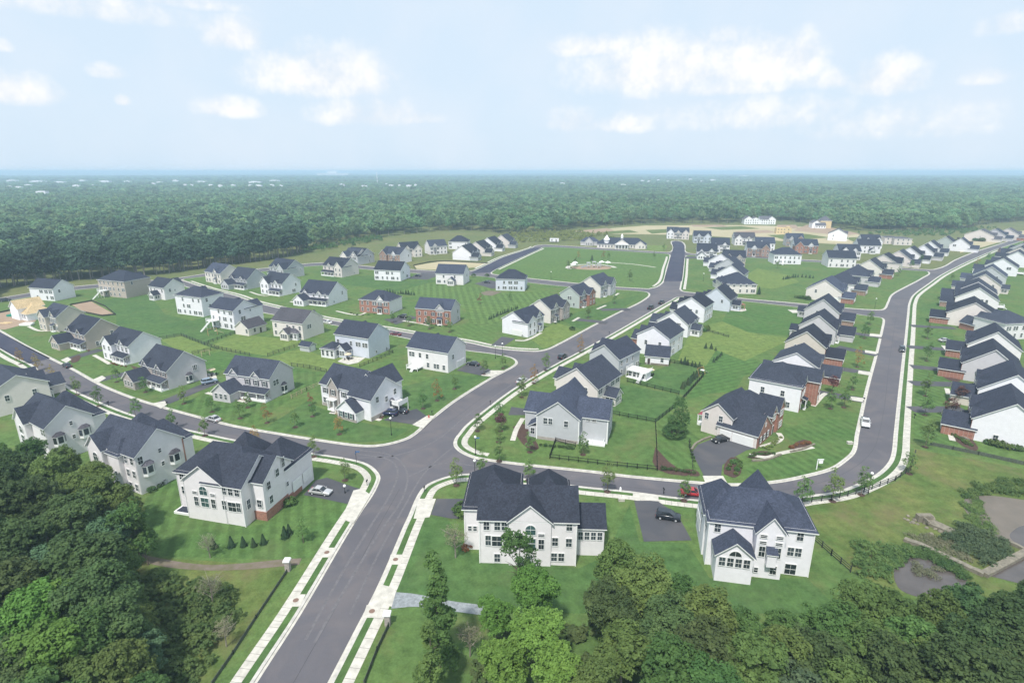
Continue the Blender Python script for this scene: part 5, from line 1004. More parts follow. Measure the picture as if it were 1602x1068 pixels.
def tree(name, k, x, y, s, label, cat='tree', group=None, sz=None, z=ZL, rz=None):
    cr, tk = KIND[k]; rz = random.uniform(0, 6.28) if rz is None else rz
    if tk is None:
        o = bpy.data.objects.new(name, cr); COL.objects.link(o); o.location = (x, y, z); o.scale = (s, s, sz or s); o.rotation_euler = (0, 0, rz); return tag(o, label, cat, group)
    r = bpy.data.objects.new(name, None); COL.objects.link(r); r.location = (x, y, z - .05); r.scale = (s, s, sz or s); r.rotation_euler = (0, 0, rz); tag(r, label, cat, group)
    for nm, me in (('crown', cr), ('trunk', tk)): o = bpy.data.objects.new(nm, me); COL.objects.link(o); o.parent = r
    return r
# foreground woods: crown centre pixel at about 9 m
LW = [(150, 742, 'mid', .8), (192, 788, 'mid', .75), (100, 722, 'mid', .85), (50, 705, 'mid', .8), (225, 850, 'mid', .6), (20, 735, 'dark', 1.0), (75, 740, 'mid', .95), (118, 765, 'mid', .9), (160, 775, 'mid', 1.0), (60, 790, 'dark', 1.1), (10, 800, 'dark', 1.1), (110, 820, 'dark', 1.0), (165, 835, 'blue', 1.0), (210, 835, 'mid', .75), (30, 860, 'dark', 1.15), (85, 880, 'blue', 1.05), (140, 885, 'dark', 1.1),
      (190, 880, 'mid', .8), (15, 925, 'dark', 1.1), (60, 965, 'bright', 1.1), (105, 950, 'bright', 1.0), (155, 935, 'dark', 1.05), (195, 930, 'mid', .75), (20, 1000, 'bright', .95), (85, 1025, 'bright', 1.05), (140, 1005, 'mid', .95), (180, 985, 'dark', .95), (30, 1060, 'dark', 1), (125, 1070, 'mid', 1), (185, 1050, 'mid', .85), (225, 1020, 'blue', .6), (215, 975, 'mid', .6), (-25, 760, 'dark', 1.1), (-30, 850, 'dark', 1.1), (-30, 950, 'dark', 1.1), (-25, 1040, 'mid', 1), (60, 1110, 'mid', 1), (-20, 710, 'mid', .9), (230, 1085, 'mid', .7)]
RW = [(812, 872, 'airy', 1.1), (835, 930, 'bright', .95), (775, 965, 'bright', .7), (840, 1000, 'bright', 1.0), (790, 1040, 'bright', .8), (870, 1055, 'bright', .9), (965, 885, 'mid', .95), (1005, 925, 'mid', 1.0), (955, 955, 'dark', .95), (1060, 935, 'mid', .9), (1110, 965, 'mid', .95), (1040, 985, 'dark', 1.0), (975, 1020, 'mid', 1.0), (1050, 1050, 'mid', 1.05), (1165, 985, 'mid', .85),
      (1110, 1035, 'dark', 1.0), (1180, 1050, 'mid', .95), (1240, 1030, 'mid', .95), (1225, 985, 'mid', .65), (1300, 990, 'mid', .85), (1350, 955, 'mid', .9), (1290, 1045, 'dark', 1.0), (1355, 1015, 'mid', 1.05), (1400, 965, 'mid', .95), (1425, 1005, 'mid', 1.0), (1470, 970, 'mid', 1.0), (1520, 967, 'dark', 1.05), (1400, 1065, 'dark', 1.05), (1465, 1050, 'mid', 1.05), (1325, 1090, 'mid', 1.0), (1530, 1027, 'dark', 1.1), (1580, 992, 'dark', 1.1), (1545, 1092, 'dark', 1.1), (1600, 1052, 'dark', 1.1), (1250, 1090, 'blue', 1), (1620, 972, 'dark', 1), (1480, 1120, 'mid', 1.0), (930, 1080, 'mid', 1), (1640, 1102, 'dark', 1.1), (1120, 1100, 'mid', 1)]
LBL = {'dark': 'dense dark green broadleaf tree standing in the foreground woods at the %s', 'mid': 'mid green broadleaf tree standing in the foreground woods at the %s', 'bright': 'bright yellow-green broadleaf tree among the darker foreground woods at the %s', 'blue': 'blue-green broadleaf tree among the darker foreground woods at the %s', 'airy': 'thin airy tree rising in front of the white rear wall at the %s'}
for lst, side in ((LW, 'lower left'), (RW, 'lower right')):
    for i, (x, y, kd, s) in enumerate(lst):
        s *= random.uniform(.8, 1.0); X, Y = G(x, y, 9 * s); k = 'wood_airy' if kd == 'airy' else 'wood_%s%d' % (kd, i % (4 if kd in ('dark', 'mid') else 2))
        tree('broadleaf_tree', k, X, Y, s, LBL[kd] % side, group='%s trees of the foreground woods at the %s' % (kd, side))
for x, y, s in ((685, 975, 1.0), (672, 1040, .8)): X, Y = G(x, y, 8); tree('slim_tree', 'wood_slim', X, Y, s, 'tall slim tree with a ragged column crown, %s of the two by the entry street' % ('taller' if s == 1 else 'shorter'))
for x, y, s, lb in ((330, 925, .62, 'half-bare shrubby tree with pale branches in the brush by the entry street'), (350, 985, .5, 'small half-bare tree leaning out of the brush near the pavement'), (712, 850, .7, 'thin half-bare grey tree beside the left corner of the white house'), (735, 1000, .6, 'half-bare tree behind the tall slim trees'), (325, 850, .5, 'wispy bare young tree on the lawn below the cream house')):
    X, Y = G(x, y, 3); tree('half_bare_tree', 'bare', X, Y, s, lb)
X, Y = G(215, 885); tree('broadleaf_tree', 'wood_airy', X, Y, .85, 'open-crowned tree with a thin pale trunk at the edge of the left woods')
X, Y = G(1056, 684); tree('ornamental_tree', 'lone', X, Y, 1.0, 'dense pointed green tree in a mulch ring inside the wedge between fences')
# street and garden trees: base pixel, size, kind, label
def T(x, y, s, k, label): X, Y = G(x, y); return tree('young_tree', k, X, Y, s, label)
g_ = 'street'
YT = [(418, 662, 1, 'red', 'reddish young tree in front of the long-porched lavender house'), (531, 680, 1, 'orange', 'orange-leaved young tree on the corner lawn facing the lower left street'), (462, 669, 1, 0, 'young green tree on the corner lawn, left of the orange-leaved one'), (489, 652, .9, 1, 'slim young tree before the planting bed of the stone-fronted corner house'),
      (684, 627, 1.2, 'orange', 'orange young tree on the lawn between the corner house and the ivory house'), (662, 640, 1.2, 0, 'pale green young tree just left of the orange one, beside the main street'), (711, 609, 1, 1, 'young tree on the lawn right of the orange one'), (757, 586, 1.1, 2, 'young tree at the driveway of the ivory corner house'), (787, 577, 1, 0, 'young tree by the rounded corner of the second street'), (751, 475, .9, 'red', 'small red-leaved tree on the checkered lawn'),
      (288, 632, 1.1, 1, 'young tree on the striped lawn beside the long black driveway'), (332, 645, 1.1, 2, 'young tree in the middle of the striped lawn'), (376, 655, 1.1, 0, 'young tree at the right end of the striped lawn'), (388, 638, .9, 1, 'small young tree near the front walk of the long-porched house'), (228, 614, 1.2, 2, 'leafy young tree on the curved front lawn of the stone-fronted lavender house'), (183, 598, 1.1, 0, 'young tree by the pale apron of the white farmhouse'), (240, 577, 1, 1, 'small tree in the garden bed of the stone-fronted lavender house'), (486, 634, .7, 'red', 'tiny reddish tree at the bed of the corner house'),
      (155, 636, 1.4, 0, 'upright young tree between pavement and kerb, above the far left houses'), (121, 618, 1.3, 1, 'bushy young tree between pavement and kerb, left of the upright one'), (213, 655, 1.5, 2, 'tall narrow young tree right behind the dark roof beside the lower left street'), (83, 596, .9, 'orange', 'yellowing young tree on the verge below the parked dark car'), (33, 570, 1, 'orange', 'yellowish young tree on the verge at the far left'), (60, 580, 1, 'orange', 'yellow-green young tree beside the end of the left verge'),
      (270, 672, 1.2, 1, 'thin young tree on the verge near the silver sedan'), (321, 682, 1.1, 1, 'thin young tree on the verge directly below the silver sedan'), (402, 702, 1.0, 'orange', 'yellow-green young tree poking up between the two roof peaks of the cream house'), (491, 715, 1.1, 0, 'young tree on the verge at the right roof tip of the cream house'), (540, 752, 1.1, 1, 'young tree on the small lawn above the silver car driveway'),
      (714, 760, 1.4, 0, 'dark young tree on the curved verge beside the corner lamp'), (755, 745, 1.2, 1, 'young tree partly behind the dark roof tip beside the lamp'), (827, 752, 1.2, 2, 'young tree seen between two roof peaks of the white house'), (950, 770, 1.5, 0, 'leafy young tree left of the red hydrant'), (1070, 784, 1.2, 1, 'young tree left of the red car'), (1252, 790, 1.7, 2, 'leafy young tree at the pavement right of the hip-roofed white house'), (1302, 785, 1.8, 0, 'tall conical young tree on the pavement right of the hip-roofed white house'), (1347, 775, 1.6, 1, 'young tree by the pavement lamp at the street bend'),
      (779, 660, 1.3, 2, 'dark young tree on the pavement beside the pale grey corner house'), (783, 675, 1.2, 'purple', 'purplish bushy tree just below the dark young tree'), (816, 622, 1.6, 1, 'leafy tree on the verge before the small silver car'), (835, 600, 1.1, 'orange', 'thin brownish tree on the verge above the leafy one'), (854, 580, 1.4, 0, 'dark upright tree on the verge opposite the second street'), (908, 551, 1.2, 'orange', 'sparse brown tree on the verge of the central street'), (747, 675, 1.1, 2, 'small leafy tree on the inner corner of the pavement'), (780, 692, 1, 0, 'small young tree in a mulch ring on the inner corner lawn'), (781, 722, 1.0, 1, 'young tree in the mulch ring beside the street name sign'), (829, 708, 1.0, 'lime', 'small bright green tree below the pale grey corner house'), (912, 712, 1.2, 'lime', 'bright green young tree behind the black metal fence corner'),
      (876, 494, 1, 0, 'small tree on the lawn of the second cream house'), (920, 498, 1.3, 1, 'leafy young tree before the brick-fronted sage house'), (895, 517, 1.3, 'bushy', 'round dark shrub-tree beside the bright lawn'), (961, 475, 1.1, 0, 'small tree in front of the cream house near the park'), (703, 520, 1.4, 1, 'leafy young tree at the right front of the red brick house'), (672, 515, 1.4, 2, 'leafy young tree before the entrance of the red brick house'), (640, 510, 1.2, 0, 'young tree left of the red brick house'), (614, 505, 1.0, 1, 'young tree at the driveway of the red brick house'), (798, 470, .9, 0, 'young tree at the right edge of the checkered lawn'),
      (1301, 615, 1.4, 'purple', 'purple-leaved tree beside the big white brick-fronted house'), (1320, 638, 1.4, 0, 'slim dark green tree by the street, left of two'), (1299, 640, 1.5, 1, 'slim dark green tree in the front yard of the big white house'), (1333, 610, 1.2, 1, 'small tree beside the bright front lawn by the street'), (1341, 575, 1.4, 'orange', 'yellow-brown young tree on the right-hand street'), (1352, 530, 1.6, 0, 'tall young tree before the lilac-grey house'), (1360, 508, 1.6, 2, 'leafy young tree by the side road corner'), (1341, 460, 1.2, 1, 'young tree by the lamp at the street bend'), (1390, 435, 1.5, 0, 'leafy tree in front of the cream house with a brick corner'), (1405, 432, 1.5, 1, 'leafy dark tree on the bend lawn before the awning-roofed house'), (1425, 420, 1.4, 2, 'leafy tree by the short white apron near the side road'), (1440, 412, 1.4, 0, 'leafy tree at the corner of the upper side road'), (1370, 424, 1.2, 1, 'small leafy tree below the street bend houses'),
      (1449, 565, 1.7, 0, 'young tree on the verge lawn opposite the dark car'), (1447, 620, 1.7, 1, 'young tree on the right-hand verge lawn, second from the end'), (1446, 650, 1.6, 2, 'young tree on the right-hand verge lawn between two driveways'), (1447, 700, 1.8, 0, 'young tree nearest the camera on the right-hand verge lawn'), (1450, 530, 1.5, 1, 'young tree on the verge lawn above the silver car'), (1422, 742, 1.3, 2, 'dark young tree at the foot of the curved pavement'), (1504, 455, 1.0, 0, 'small tree among the white aprons near the top of the street'), (1527, 420, 1.5, 'orange', 'brown tree by the white rocks near the top of the street'), (1545, 408, 1.4, 0, 'dark tree on the verge near the top of the street'), (1560, 402, 1.4, 'orange', 'thin brown tree on the verge at the top of the street'), (1488, 440, 1.2, 2, 'little tree on the verge by the dark roofs'),
      (1038, 392, 1.3, 0, 'young tree at the park end of the central street'), (985, 440, 1.8, 1, 'dark young tree at the lower edge of the park'), (900, 415, 1.3, 0, 'young tree left of the playground'), (889, 421, 1.6, 2, 'pair-forming leafy tree at the lower left of the playground'), (926, 408, 2.0, 'spr', 'dark pointed evergreen behind the playground'), (905, 405, 1.1, 'orange', 'brown young tree behind the playground'), (944, 405, 1.2, 'orange', 'brown young tree right of the evergreen at the playground'), (952, 406, 1.2, 0, 'young tree farthest right behind the playground'), (1023, 405, 1.2, 1, 'young tree on the park strip beside the central street'), (762, 433, 1.6, 'bushy', 'round shrub-tree at the junction of the new dark street, right one'), (741, 433, 1.6, 'bushy', 'round shrub-tree at the junction of the new dark street, left one'),
      (1216, 420, 1.3, 0, 'small tree on the bright lawn behind the hill of roofs'), (1500, 632, 1.4, 'purple', 'dark reddish tree before the nearest brick-fronted house on the right'), (1485, 655, 1.6, 'purple', 'spreading purple-red tree in the garden bed on the right')]
for x, y, s, k, lb in YT:
    kk = {'red': 'street_red', 'orange': 'street_orange', 'purple': 'purple', 'bushy': 'purple', 'spr': 'spruce', 'lime': 'street0'}.get(k) or 'street%d' % k
    if k == 'bushy': kk = 'bush_dark'; s *= 2
    T(x, y, (min(s, 1) + max(0, s - 1) * .5) * 1.05, kk, lb)
    if k not in ('bushy', 'spr') and y > 470: X, Y = G(x, y); poly('mulch_ring', [(X + .75 * cos(t * pi / 4), Y + .75 * sin(t * pi / 4)) for t in range(8)], ZL + .07, 'mulch')
# rows of small evergreens and hedges along fences
def along(pts, n, k, s, name, label, cat, group, jit=.2):
    p = smooth(W_(pts), 6); L = [0]
    for a, b in zip(p, p[1:]): L.append(L[-1] + hypot(b[0] - a[0], b[1] - a[1]))
    for i in range(n):
        d = L[-1] * (i + .5) / n; j = max(q for q in range(len(L)) if L[q] <= d); j = min(j, len(p) - 2); f = (d - L[j]) / max(1e-6, L[j + 1] - L[j])
        x = p[j][0] + (p[j + 1][0] - p[j][0]) * f + random.uniform(-jit, jit); y = p[j][1] + (p[j + 1][1] - p[j][1]) * f + random.uniform(-jit, jit)
        tree(name, k, x, y, s * random.uniform(.7, 1.2), label, cat, group)
along([(1066, 610), (1078, 600), (1095, 584)], 9, 'spruce', .95, 'evergreen_tree', 'small evergreen in the row along the fence beside the playset', 'evergreen', 'evergreens in the fence row by the playset')
along([(1062, 568), (1078, 572), (1096, 577)], 6, 'spruce', .9, 'evergreen_tree', 'small evergreen in the short row beyond the fence behind the white house', 'evergreen', 'evergreens beyond the fence behind the white house')
along([(1100, 545), (1112, 546), (1123, 550)], 3, 'spruce', .8, 'evergreen_tree', 'lone small evergreen of the three on the open back lawn', 'evergreen', 'three evergreens on the open back lawn')
along([(1115, 568), (1122, 562), (1130, 555)], 5, 'spruce', .75, 'evergreen_tree', 'little evergreen in the tight diagonal row on the back lawn', 'evergreen', 'diagonal row of evergreens on the back lawn')
along([(355, 858), (382, 856), (405, 854), (423, 848)], 4, 'spruce', .95, 'evergreen_tree', 'small evergreen in the near row below the cream corner house', 'evergreen', 'near row of evergreens below the cream house')
along([(441, 845), (458, 832)], 2, 'spruce', 1.0, 'evergreen_tree', 'small evergreen at the upper end of the row below the cream house', 'evergreen', 'upper evergreens below the cream house')
T(475, 850, 1.0, 'street0', 'pale green sapling at the end of the evergreen row'); T(454, 790, 1.5, 'bush', 'leafy shrub against the garage wall of the cream corner house'); T(335, 858, .8, 'spruce', 'bluish small spruce at the left end of the evergreen row')
along([(600, 458), (625, 460), (650, 462)], 12, 'spruce', .8, 'evergreen_tree', 'small evergreen in the long hedge row above the brick houses', 'evergreen', 'long evergreen row above the brick houses')
along([(764, 501), (785, 492), (812, 482)], 14, 'spruce', .7, 'evergreen_tree', 'small evergreen in the curved row at the foot of the checkered lawn', 'evergreen', 'curved evergreen row at the checkered lawn')
along([(1224, 438), (1250, 434), (1275, 436)], 12, 'spruce', .9, 'evergreen_tree', 'dark small evergreen on the light lawn behind the hip-roofed houses', 'evergreen', 'evergreens on the light lawn')
along([(1150, 456), (1165, 456), (1192, 462)], 4, 'spruce_tall', .9, 'evergreen_tree', 'upright evergreen along the side wall of the beige corner house', 'evergreen', 'evergreens by the beige corner house')
along([(1243, 466), (1258, 468), (1268, 470)], 6, 'bush', 1.6, 'shrub', 'big dark shrub beside the cream corner house on the side road', 'shrub', 'shrubs beside the cream corner house')
for pts, n, k, s, lb in [([(545, 640), (560, 648), (598, 654)], 9, 'bush_dark', .55, 'low round shrub in the mulch bed of the stone-fronted corner house'), ([(340, 618), (365, 624), (388, 626)], 7, 'bush_red', .6, 'low reddish shrub along the long white porch'), ([(210, 578), (225, 586), (240, 592)], 7, 'bush_lime', .9, 'lime green shrub before the stone-fronted lavender house'), ([(600, 655), (618, 645), (625, 640)], 6, 'bush_dark', .6, 'low shrub on the bank beside the two dark cars'),
                          ([(842, 697), (870, 700), (900, 703)], 8, 'bush_dark', .9, 'dark round shrub at the foot of the pale grey corner house'), ([(1170, 716), (1190, 712), (1212, 712)], 9, 'bush_dark', .8, 'dark shrub in the curved bed before the brick-fronted house'), ([(1236, 703), (1250, 696), (1268, 694)], 7, 'bush_red', 1.0, 'reddish shrub in the outer bed of the brick-fronted house'), ([(1190, 700), (1200, 704), (1222, 684)], 7, 'bush_lime', .9, 'grey-green shrub close to the brick front wall'),
                          ([(1034, 735), (1055, 737), (1088, 742)], 8, 'bush_dark', .9, 'shrub in the mulch bed left of the wide driveway'), ([(1136, 738), (1142, 730), (1156, 722), (1150, 745)], 8, 'bush', .8, 'leafy shrub in the mulch bed right of the wide driveway'), ([(1078, 690), (1082, 705), (1086, 725)], 7, 'bush_dark', .6, 'low shrub edging the wide driveway'),
                          ([(1538, 694), (1552, 696), (1565, 700), (1600, 706)], 6, 'bush', 1.3, 'round green shrub at the foot of the nearest white house on the right'), ([(1478, 672), (1495, 684), (1522, 700)], 9, 'bush', .8, 'shrub in the rock garden before the nearest house on the right'), ([(1250, 640), (1258, 636), (1270, 625)], 6, 'bush', 1.5, 'big shrub at the brick front of the hip-roofed white house'), ([(1280, 605), (1290, 598), (1300, 590)], 4, 'bush_dark', 1.2, 'shrub near the small white porch on the right-hand street'),
                          ([(232, 772), (245, 765), (268, 745), (282, 738)], 6, 'bush_dark', 1.1, 'dark shrub at the foot of the house with two bay windows'), ([(85, 725), (105, 712), (125, 700)], 5, 'bush_dark', 1.2, 'dark shrub at the foot of the second bay-windowed house'), ([(92, 520), (108, 524), (122, 530)], 4, 'bush_dark', .7, 'low shrub before the beige house by the building site'), ([(125, 546), (134, 548), (142, 550)], 4, 'bush_red', .8, 'brownish shrub before the tan house'), ([(172, 568), (184, 572), (200, 575)], 5, 'bush_red', .8, 'brown shrub in front of the white farmhouse porch'),
                          ([(655, 505), (680, 510), (700, 512)], 7, 'bush_dark', .8, 'low shrub along the front of the red brick house'), ([(546, 490), (565, 494), (590, 492)], 6, 'bush_dark', .7, 'low shrub along the front of the brown brick house'), ([(480, 474), (495, 478), (515, 478)], 6, 'bush_dark', .8, 'low shrub before the three-dormer farmhouse'), ([(815, 528), (830, 520), (848, 512)], 6, 'bush_dark', .7, 'low shrub before the white double-garage house'), ([(865, 508), (880, 502), (895, 492)], 7, 'bush_dark', 1.0, 'shrub in front of the cream house on the central street'), ([(315, 590), (325, 586)], 2, 'bush_red', .9, 'red shrub behind the stone-fronted lavender house'),
                          ([(1510, 372), (1520, 376), (1532, 378), (1545, 376)], 8, 'bush_big', 1.1, 'big round green shrub by the bend of the far right street'), ([(1100, 520), (1106, 516)], 2, 'bush', 2.2, 'large dark shrub behind the small white house'), ([(726, 862), (735, 855)], 2, 'bush_red', 1.6, 'brownish shrub at the left corner of the white house beside the entry street'), ([(722, 800), (724, 810)], 2, 'bush', 1.8, 'tall green shrub against the left wing of the white house')]:
    along(pts, n, k, s, 'shrub', lb, 'shrub', 'shrubs: ' + lb)
# brush and reeds nobody could count
def brush(name, label, cat, pts, n, h, m, ls=.22, seed=0):
    P_ = W_(pts); rg = np.random.RandomState(seed + n); xs = [p[0] for p in P_]; ys = [p[1] for p in P_]; c = []
    def inside(x, y):
        r = False; j = len(P_) - 1
        for i in range(len(P_)):
            if (P_[i][1] > y) != (P_[j][1] > y) and x < (P_[j][0] - P_[i][0]) * (y - P_[i][1]) / (P_[j][1] - P_[i][1]) + P_[i][0]: r = not r
            j = i
        return r
    while len(c) < n:
        x, y = rg.uniform(min(xs), max(xs)), rg.uniform(min(ys), max(ys))
        if inside(x, y): hh = h * rg.uniform(.35, 1); c.append((x, y, hh * .45, rg.uniform(.6, 1.5) * (h / 2) ** .5, rg.uniform(.6, 1.5) * (h / 2) ** .5, hh * .5))
    v, k = crown_np(seed + 5, c, n * 9, 16, ls, (.25, .6), shell=.6); v[:, 2] = np.maximum(v[:, 2], .02); me = card_mesh(name, v, k, m); o = bpy.data.objects.new(name, me); COL.objects.link(o); o.location.z = ZL; return tag(o, label, cat, kind='stuff')
brush('brush', 'tangled green brush between the left woods and the grass strip', 'brush', [(190, 905), (250, 905), (320, 915), (370, 930), (372, 965), (340, 1000), (320, 1040), (300, 1080), (190, 1100), (150, 1000)], 230, 2.4, 'leaf_weed')
brush('brush', 'dull dark undergrowth inside the lower left woods', 'brush', [(-20, 760), (100, 780), (200, 840), (235, 880), (230, 1100), (-30, 1120)], 150, 2.0, 'leaf_dark', .3, 1)
brush('brush', 'undergrowth beneath the lower right woods', 'brush', [(745, 985), (900, 985), (1000, 990), (1200, 1010), (1300, 980), (1400, 960), (1602, 950), (1650, 1120), (740, 1120)], 200, 1.8, 'leaf_dark', .3, 2)
brush('reeds', 'dense bluish green reeds on the tongue between the dam walls', 'reeds', [(1480, 838), (1500, 822), (1545, 838), (1590, 862), (1545, 888), (1510, 872), (1478, 856)], 120, 1.4, 'leaf_blue', .13, 3)
brush('weeds', 'rough weeds around the upper edge of the mud flat', 'weeds', [(1500, 776), (1520, 758), (1602, 752), (1680, 770), (1680, 785), (1602, 780), (1545, 772), (1512, 782)], 110, 1.2, 'leaf_weed', .14, 4)
brush('weeds', 'rough weeds around the lower pond', 'weeds', [(1330, 850), (1390, 855), (1440, 868), (1400, 880), (1390, 910), (1345, 905)], 80, 1.2, 'leaf_weed', .14, 5)
brush('weeds', 'ragged fringe of reeds round the lower pond', 'weeds', [(1392, 876), (1422, 858), (1452, 862), (1488, 880), (1515, 898), (1508, 906), (1480, 892), (1450, 874), (1424, 870), (1404, 884)], 90, .8, 'leaf_weed', .12, 21)
brush('weeds', 'small tufts of weeds standing in the lower pond', 'weeds', [(1420, 886), (1450, 880), (1478, 898), (1460, 912), (1430, 905)], 16, .6, 'leaf_grey', .1, 22)
brush('weeds', 'thin weeds spreading over the mud flat edge', 'weeds', [(1505, 788), (1530, 782), (1540, 800), (1560, 835), (1545, 838), (1515, 815)], 70, .5, 'leaf_weed', .1, 23)
brush('weeds', 'brownish weeds by the concrete drain outlet', 'weeds', [(1415, 838), (1445, 838), (1500, 850), (1520, 880), (1450, 860)], 60, .7, 'leaf_grey', .1, 6)
brush('scrub', 'light green scrub behind the clubhouse road', 'scrub', [(790, 381), (840, 379), (905, 377), (960, 368), (900, 364), (850, 362), (790, 368)], 260, 5.0, 'leaf_lime', .5, 7)
brush('scrub', 'band of light green scrub below the dark woods in the middle distance', 'scrub', [(470, 398), (560, 384), (600, 376), (590, 372), (530, 380), (474, 390)], 120, 5.0, 'leaf_young', .5, 8)
brush('scrub', 'scrub along the far edge of the tan building ground', 'scrub', [(1330, 366), (1420, 370), (1500, 368), (1560, 356), (1500, 358), (1400, 362)], 160, 3.5, 'leaf_young', .5, 9)
brush('scrub', 'dark shrubs behind the clubhouse', 'scrub', [(985, 387), (1010, 387), (1005, 380), (940, 372), (960, 378)], 60, 3.5, 'leaf_mid', .4, 10)
# individual trees along the edge of the far woods
EDGE = [(-60, 478), (0, 452), (60, 446), (110, 440), (180, 434), (240, 431), (330, 418), (400, 410), (455, 400), (476, 394)]
EDGE2 = [(476, 392), (520, 384), (560, 376), (640, 366), (700, 361), (760, 362), (800, 368), (840, 366), (880, 360), (905, 357), (960, 354), (1010, 350), (1160, 349), (1215, 346), (1270, 350), (1330, 360), (1400, 362), (1500, 360), (1530, 352), (1602, 346), (1700, 340)]
def edge_trees(pts, n, smin, smax, rows, lb, grp, kd='edge'):
    p = smooth(W_(pts), 6); L = [0]
    for a, b in zip(p, p[1:]): L.append(L[-1] + hypot(b[0] - a[0], b[1] - a[1]))
    for r in range(rows):
        for i in range(n):
            d = L[-1] * (i + random.random()) / n; j = min(max(q for q in range(len(L)) if L[q] <= d), len(p) - 2); f = (d - L[j]) / max(1e-6, L[j + 1] - L[j])
            x = p[j][0] + (p[j + 1][0] - p[j][0]) * f; y = p[j][1] + (p[j + 1][1] - p[j][1]) * f; l = hypot(x, y); off = r * 7 + random.uniform(0, 5)
            s = random.uniform(smin, smax); tree('forest_tree', '%s%d' % (kd, random.randrange(3)), x + x / l * off, y + y / l * off, s, lb, 'tree', grp, sz=s * random.uniform(.95, 1.25), z=0)
edge_trees(EDGE, 62, .9, 1.25, 2, 'dark tall tree at the near edge of the woods behind the upper left houses', 'edge trees of the upper left woods', 'edged')
edge_trees(EDGE2, 140, .8, 1.15, 1, 'tall tree at the near edge of the distant woods across the middle and right', 'edge trees of the distant woods')
# ---------------- the woods themselves: one mass, instanced crowns ----------------
def woods():
    rg = np.random.RandomState(5); pts = []; sc = []; kk = []
    ed = [W_([q])[0] for q in EDGE + EDGE2[1:]]; eaz = np.array([atan2(x, y) for x, y in ed]); er = np.array([hypot(x, y) for x, y in ed])
    o = np.argsort(eaz); eaz = eaz[o]; er = er[o]
    def add(r0, r1, sp, s0):
        n = int((r1 ** 2 - r0 ** 2) / 2 * 1.86 / (sp * sp)); a = rg.uniform(-.93, .93, n); r = np.sqrt(rg.uniform(r0 * r0, r1 * r1, n)); re = np.interp(a, eaz, er) + 14
        re = np.where(a < eaz[0], er[0] * .98, re); k = r > re; a, r, re = a[k], r[k], re[k]
        x = r * np.sin(a); y = r * np.cos(a)
        # clearings in the far country
        cl = np.sin(x / 310 + 1.3) * np.sin(y / 420 + .4) + .5 * np.sin(x / 130 + y / 190); keep = cl < 9 
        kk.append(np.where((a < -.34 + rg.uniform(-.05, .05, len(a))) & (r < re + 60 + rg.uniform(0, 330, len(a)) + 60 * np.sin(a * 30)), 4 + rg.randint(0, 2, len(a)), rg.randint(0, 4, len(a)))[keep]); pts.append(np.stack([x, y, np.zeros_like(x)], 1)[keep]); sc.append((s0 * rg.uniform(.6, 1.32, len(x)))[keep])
    add(300, 900, 7.8, .98); add(900, 1700, 9.8, 1.2); add(1700, 3600, 15, 1.7); add(3600, 7000, 34, 2.8)
    p = np.concatenate(pts); s = np.concatenate(sc); me = bpy.data.meshes.new('woods'); me.vertices.add(len(p)); me.vertices.foreach_set('co', p.ravel().astype('f'))
    a = me.attributes.new('s', 'FLOAT', 'POINT'); a.data.foreach_set('value', s.astype('f')); a = me.attributes.new('sv', 'FLOAT_VECTOR', 'POINT'); a.data.foreach_set('vector', np.stack([s, s, np.minimum(s, 1.0 + .25 * (s - 1)) * rg.uniform(.85, 1.2, len(s))], 1).ravel().astype('f')); a = me.attributes.new('r', 'FLOAT', 'POINT'); a.data.foreach_set('value', (rg.rand(len(p)) * 6.28).astype('f')); a = me.attributes.new('k', 'INT', 'POINT'); a.data.foreach_set('value', np.concatenate(kk).astype('i'))
    ob = bpy.data.objects.new('woods', me); COL.objects.link(ob); tag(ob, 'broad mass of green woods stretching from behind the houses into the hazy distance', 'woods', kind='stuff')
    cc = bpy.data.collections.new('canopy_kinds')
    for i in range(6):
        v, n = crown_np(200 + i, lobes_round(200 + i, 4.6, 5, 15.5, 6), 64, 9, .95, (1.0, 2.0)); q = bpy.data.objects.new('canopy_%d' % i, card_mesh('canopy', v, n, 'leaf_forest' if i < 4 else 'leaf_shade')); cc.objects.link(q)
    ng = bpy.data.node_groups.new('woods', 'GeometryNodeTree'); ng.interface.new_socket('Geometry', in_out='INPUT', socket_type='NodeSocketGeometry'); ng.interface.new_socket('Geometry', in_out='OUTPUT', socket_type='NodeSocketGeometry')
    i_ = ng.nodes.new('NodeGroupInput'); o_ = ng.nodes.new('NodeGroupOutput'); ip = ng.nodes.new('GeometryNodeInstanceOnPoints'); ci = ng.nodes.new('GeometryNodeCollectionInfo'); ci.inputs[0].default_value = cc; ci.inputs[1].default_value = True; ci.inputs[2].default_value = True
    mp = ng.nodes.new('GeometryNodeMeshToPoints'); ng.links.new(i_.outputs[0], mp.inputs[0]); ng.links.new(mp.outputs[0], ip.inputs['Points']); ng.links.new(ci.outputs[0], ip.inputs['Instance']); ip.inputs['Pick Instance'].default_value = True
    def at(nm, ty):
        n = ng.nodes.new('GeometryNodeInputNamedAttribute'); n.data_type = ty; n.inputs[0].default_value = nm; return n.outputs[0]
    ng.links.new(at('k', 'INT'), ip.inputs['Instance Index']); ng.links.new(at('sv', 'FLOAT_VECTOR'), ip.inputs['Scale'])
    cx = ng.nodes.new('ShaderNodeCombineXYZ'); ng.links.new(at('r', 'FLOAT'), cx.inputs[2]); ng.links.new(cx.outputs[0], ip.inputs['Rotation']); ng.links.new(ip.outputs[0], o_.inputs[0])
    md = ob.modifiers.new('woods', 'NODES'); md.node_group = ng
    print('woods points', len(p))
woods()
